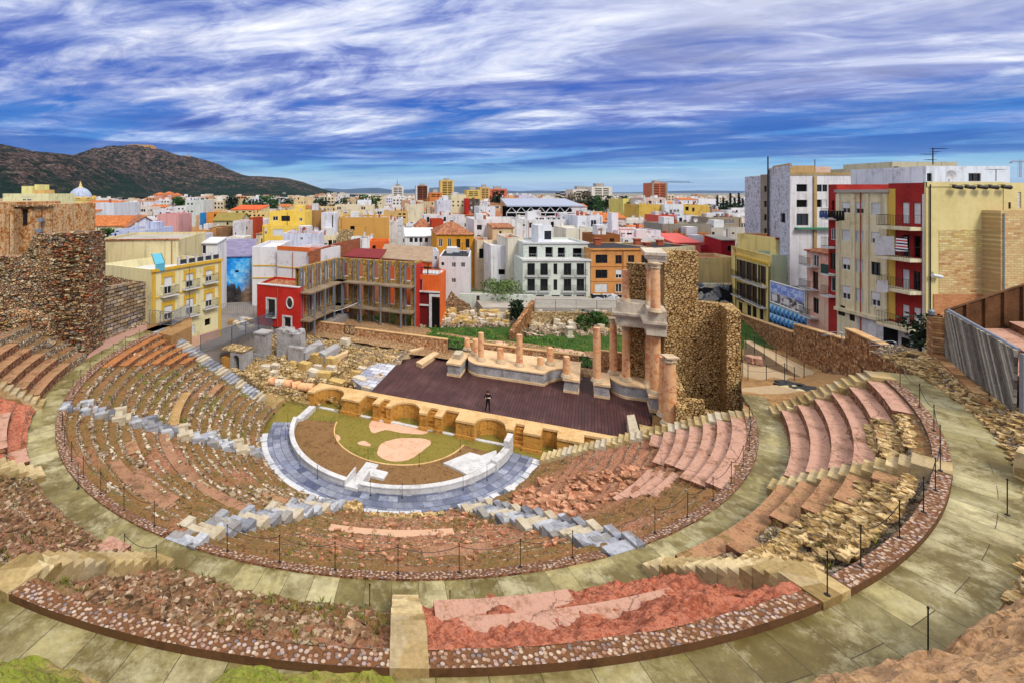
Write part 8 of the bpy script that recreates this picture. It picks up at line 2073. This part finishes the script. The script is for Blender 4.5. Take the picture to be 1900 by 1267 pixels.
# pinkish villas on the foot of the near hill
for i, (a, b, yt, Y) in enumerate(((284, 303, 362, 610), (303, 318, 360, 640), (318, 332, 363, 620))):
    building('salmon villa with pale balconies at the foot of the hill, %s of three' % ORD[i], a, b, yt, Y, None, 12, (214, 140, 112), W('s', (a + 4, a + 9, a + 13), (yt + 4, yt + 8), 2.5, 1.6), 'hip', m_tileo, 8.0, ridge=3)

LEAFG = leafmat('leaf_green', [(20, 52, 18), (44, 84, 28), (76, 112, 40)]); LEAFD = leafmat('leaf_dark', [(12, 28, 16), (26, 48, 26), (48, 66, 36)]); LEAFB = leafmat('leaf_brownish', [(40, 44, 24), (84, 72, 40), (120, 98, 60)]); LEAFY = leafmat('leaf_olive', [(54, 78, 36), (92, 116, 60), (134, 150, 92)])
m_bark = mottle('bark', [(54, 40, 28), (88, 68, 48)], 1.5, 8, .95, .4)
def tree(name, label, x, y, z, h, r, mt, kind='round', n=500, ls=.35, cat='tree', group=None, trunk=.35, seed=0):
    rs = random.Random(seed or int(x * 7 + y)); t = thing(name, label, cat, (x, y, z), group)
    g = MB(); g.tube([(x, y, z - .3), (x + .02 * h, y, z + h * trunk), (x, y, z + h * .8)], h * .025 + .03, 6, .02)
    for i in range(5):
        a = rs.uniform(0, 6.28); b = z + h * rs.uniform(trunk * .8, .6); g.tube([(x, y, b), (x + r * .6 * math.cos(a), y + r * .6 * math.sin(a), b + h * .2)], h * .012 + .015, 4, .01)
    g.build('trunk', m_bark, t)
    g = MB(); cl = [(rs.gauss(0, .45), rs.gauss(0, .45), rs.random()) for _ in range(max(6, n // 40))]
    for i in range(n):
        if kind == 'cone':
            s = rs.random(); q = r * (1 - s) ** .8 * rs.uniform(.3, 1.05) + .03; a = rs.uniform(0, 6.28); c = (x + q * math.cos(a), y + q * math.sin(a), z + h * (.08 + .92 * s))
        elif kind == 'tier':
            k = int(rs.random() * 9); s = k / 9; q = r * (1 - s * .8) * math.sqrt(rs.random()); a = rs.uniform(0, 6.28); c = (x + q * math.cos(a), y + q * math.sin(a), z + h * (.22 + .78 * s) + q * .12 + rs.uniform(-.15, .15))
        else:
            u = rs.choice(cl); d = (rs.gauss(0, .23), rs.gauss(0, .23), rs.gauss(0, .16)); c = (x + r * max(-1, min(1, u[0] + d[0])), y + r * max(-1, min(1, u[1] + d[1])), z + h * max(.05, min(1.02, trunk + (1 - trunk) * (u[2] * .85 + .08 + d[2]))))
        s = ls * rs.uniform(.6, 1.4); A = Vector((rs.uniform(-1, 1), rs.uniform(-1, 1), rs.uniform(-1, 1))).normalized(); B = A.cross(Vector((rs.uniform(-1, 1), rs.uniform(-1, 1), rs.uniform(-1, 1)))).normalized()
        cv = Vector(c); g.add([cv - A * s, cv - B * s * .6, cv + A * s, cv + B * s * .6], [(0, 1, 2, 3)])
    g.build('crown', mt, t); return t
def at_ground(px, py, z): return (*G(px, py, z), z)
# garden shrubs
x, y, z = at_ground(960, 600, 2.2); tree('shrub', 'dark green bushy shrub growing against the diagonal stone wall', x, y + .6, z + .1, 3.0, 1.3, LEAFD, 'round', 900, .22, 'shrub', None, .1)
x, y, z = D(935, 545, 79); tree('shrub', 'grey-green spreading shrub above the pale yard wall', x, y, z - .6, 2.6, 3.4, LEAFY, 'round', 1100, .22, 'shrub', None, .1)
for i, (px, py) in enumerate(((1095, 612), (1118, 607), (1085, 600))):
    x, y, z = at_ground(px, py, 2.2); tree('shrub', 'low green bush on the lawn behind the tall columns, %s one' % ORD[i], x, y, z, 1.9, 1.5, LEAFG, 'round', 350, .2, 'shrub', 'bushes behind the columns', .1)
x, y, z = D(1736, 640, 33.0); tree('shrub', 'dark rounded shrub at the street corner below the blank end wall', x, y, zat(668, 33), 2.9, 1.3, LEAFD, 'round', 1100, .16, 'shrub', None, .1)
x, y, z = D(198, 437, 70); tree('shrub', 'green potted bush on the roof terrace behind the beige party wall', x, y, z - .8, 1.7, 1.9, LEAFG, 'round', 400, .2, 'shrub', None, .1)
# town trees
tree('araucaria', 'tall dark conifer standing among the mid-town roofs', *D(921, 388, 290)[:2], 1.4, zat(358, 290) - 1.4, 4.4, LEAFD, 'round', 900, .8, 'tree', None, .25)
for i, (px, yt, Y) in enumerate(((1035, 355, 300), (1044, 352, 310), (1062, 360, 290), (1072, 362, 300), (1084, 359, 295))):
    tree('tree', 'bare brownish tree beyond the market roof, %s from the narrow end' % ORD[i], *D(px, 380, Y)[:2], 1.4, zat(yt, Y) - 1.4, 4.6, LEAFB, 'tier' if i < 2 else 'round', 420, .6, 'tree', 'brown trees beyond the market')
for i, (px, yt, Y) in enumerate(((1090, 368, 280), (1102, 372, 285), (1094, 366, 300), (1112, 366, 340), (1128, 366, 345), (1144, 367, 350), (1158, 366, 355), (1120, 382, 250), (1132, 386, 240))):
    tree('tree', 'green tree on the slope below the terraced hotel, %s one' % ORD[i], *D(px, 390, Y)[:2], 1.4, zat(yt, Y) - 1.4, 6, LEAFG if i % 2 else LEAFD, 'round', 420, .8, 'tree', 'trees below the hotel')
for i, (px, yt) in enumerate(((1331, 363), (1342, 366), (1355, 360), (1363, 368), (1371, 360), (1378, 370), (1348, 374))):
    tree('cypress', 'slim dark cypress before the derelict block, %s of the row' % ORD[i], *D(px, 390, 250)[:2], 1.4, zat(yt, 250) - 1.4, 1.0, LEAFD, 'cone', 300, .6, 'tree', 'cypresses by the derelict block', .1)
for i, (px, yt) in enumerate(((1334, 376), (1346, 380), (1360, 378), (1374, 380))):
    tree('pine_tree', 'dark pine under the cypresses, %s of the row' % ORD[i], *D(px, 395, 240)[:2], 1.4, zat(yt, 240) - 1.4, 4.4, LEAFD, 'round', 500, .7, 'tree', 'pines under the cypresses')
rs = random.Random(9)
for i in range(22):
    px = 325 + i * 15 + rs.uniform(-6, 6); Y = rs.uniform(330, 520); yt = rs.uniform(366, 374)
    tree('tree', 'dark round tree among the roofs at the foot of the hill, %s along the row' % ORD[i], *D(px, 380, Y)[:2], 1.4, zat(yt, Y) - 1.4, rs.uniform(5, 9), LEAFD if i % 3 else LEAFG, 'round', 320, 1.1, 'tree', 'trees at the foot of the hill')
for i, px in enumerate((676, 684, 693)):
    tree('tree', 'mid-town green tree beside the white roof cube, %s one' % ORD[i], *D(px, 380, 300)[:2], 1.4, zat(364 + i, 300) - 1.4, 5, LEAFG, 'round', 400, .8, 'tree', 'trees by the roof cube')
g = MB(); rs = random.Random(31)
def tuft(x, y, z, s):
    for _ in range(4): d = (rs.uniform(-1, 1) * s, rs.uniform(-1, 1) * s); g.add([(x - d[1] * .25, y + d[0] * .25, z), (x + d[1] * .25, y - d[0] * .25, z), (x + d[0], y + d[1], z + s * 1.5)], [(0, 1, 2)])
for a0, a1, tier, sk, am, sd, co, n_ in ((91, 130, 'i', .95, .09, 14.2, 1.2, 900), (50, 88, 'i', .85, .12, 8.1, 1.2, 700), (69, 88, 'm', .15, .46, 12.8, 1.3, 900), (89, 110, 'm', .2, .30, 17.5, 1.1, 500), (28, 46, 'm', .55, .13, 5.1, 1.4, 300)):
    A = np.random.RandomState(int(sd * 7)).rand(n_, 2); r = (IR0 + A[:, 0] * 12 if tier == 'i' else 26.8 + A[:, 0] * 4.2); a = a0 + (a1 - a0) * A[:, 1]; zz = bankz(r, a, tier, sk, am, sd, co)[0]
    for r_, a_, z_ in zip(r, a, zz):
        if vnoise(r_ * .9, a_ * .2) > .45: q = PT(r_, a_); tuft(q[0], q[1], float(z_), rs.uniform(.05, .14))
for i in range(900):
    u, v = rs.uniform(-22, -5), rs.uniform(.5, 15)
    if vnoise(u, v) > .5: tuft(*T(u, v), float(ruinz(u, v)), rs.uniform(.06, .2))
tag(g.build('dry_weeds', leafmat('dry_weed', [(92, 88, 36), (120, 122, 52), (150, 132, 80)])), kind='stuff')
# weeds on ledges of the ruins and the seating
g = MB(); rs = random.Random(21)
for i in range(2600):
    a = rs.uniform(133, 168); r = rs.uniform(13, 23.6)
    if vnoise(r * .6, a * .16) < .58: continue
    q = PT(r, a); z = float(bankz(np.array([r]), np.array([a]), 'i', .93, .10, 21.7)[0][0]); s = rs.uniform(.05, .13)
    for _ in range(3): d = (rs.uniform(-1, 1) * s, rs.uniform(-1, 1) * s); g.add([(q[0] - d[1] * .3, q[1] + d[0] * .3, z), (q[0] + d[1] * .3, q[1] - d[0] * .3, z), (q[0] + d[0], q[1] + d[1], z + s * 1.6)], [(0, 1, 2)])
for i in range(1500):
    u, v = rs.uniform(-17, 26), rs.uniform(17.4, 26); q = T(u, v); z = float(gz(u, v)); s = rs.uniform(.12, .3)
    for _ in range(3): d = (rs.uniform(-1, 1) * s, rs.uniform(-1, 1) * s); g.add([(q[0] - d[1] * .3, q[1] + d[0] * .3, z), (q[0] + d[1] * .3, q[1] - d[0] * .3, z), (q[0] + d[0], q[1] + d[1], z + s * 1.2)], [(0, 1, 2)])
tag(g.build('weeds', leafmat('weed', [(50, 96, 24), (86, 136, 40), (130, 160, 70)])), kind='stuff')

# ---------------------------------------------------------------- air: far things fade to blue
g = MB(); g.box(-29000, 29000, -55, 25500, -2.7, 340)
hz = g.build('haze', (lambda m: m)(bpy.data.materials.new('haze'))); hz['kind'] = 'stuff'
hm = hz.data.materials[0]; hm.use_nodes = True; hm.node_tree.nodes.clear(); hn = NT(hm.node_tree)
ho_ = hn.n('ShaderNodeOutputMaterial'); pv = hn.n('ShaderNodeVolumePrincipled'); pv.inputs['Density'].default_value = 2.6e-5; pv.inputs['Color'].default_value = (.34, .6, 1, 1); pv.inputs['Anisotropy'].default_value = 0
hm.node_tree.links.new(pv.outputs[0], ho_.inputs['Volume'])
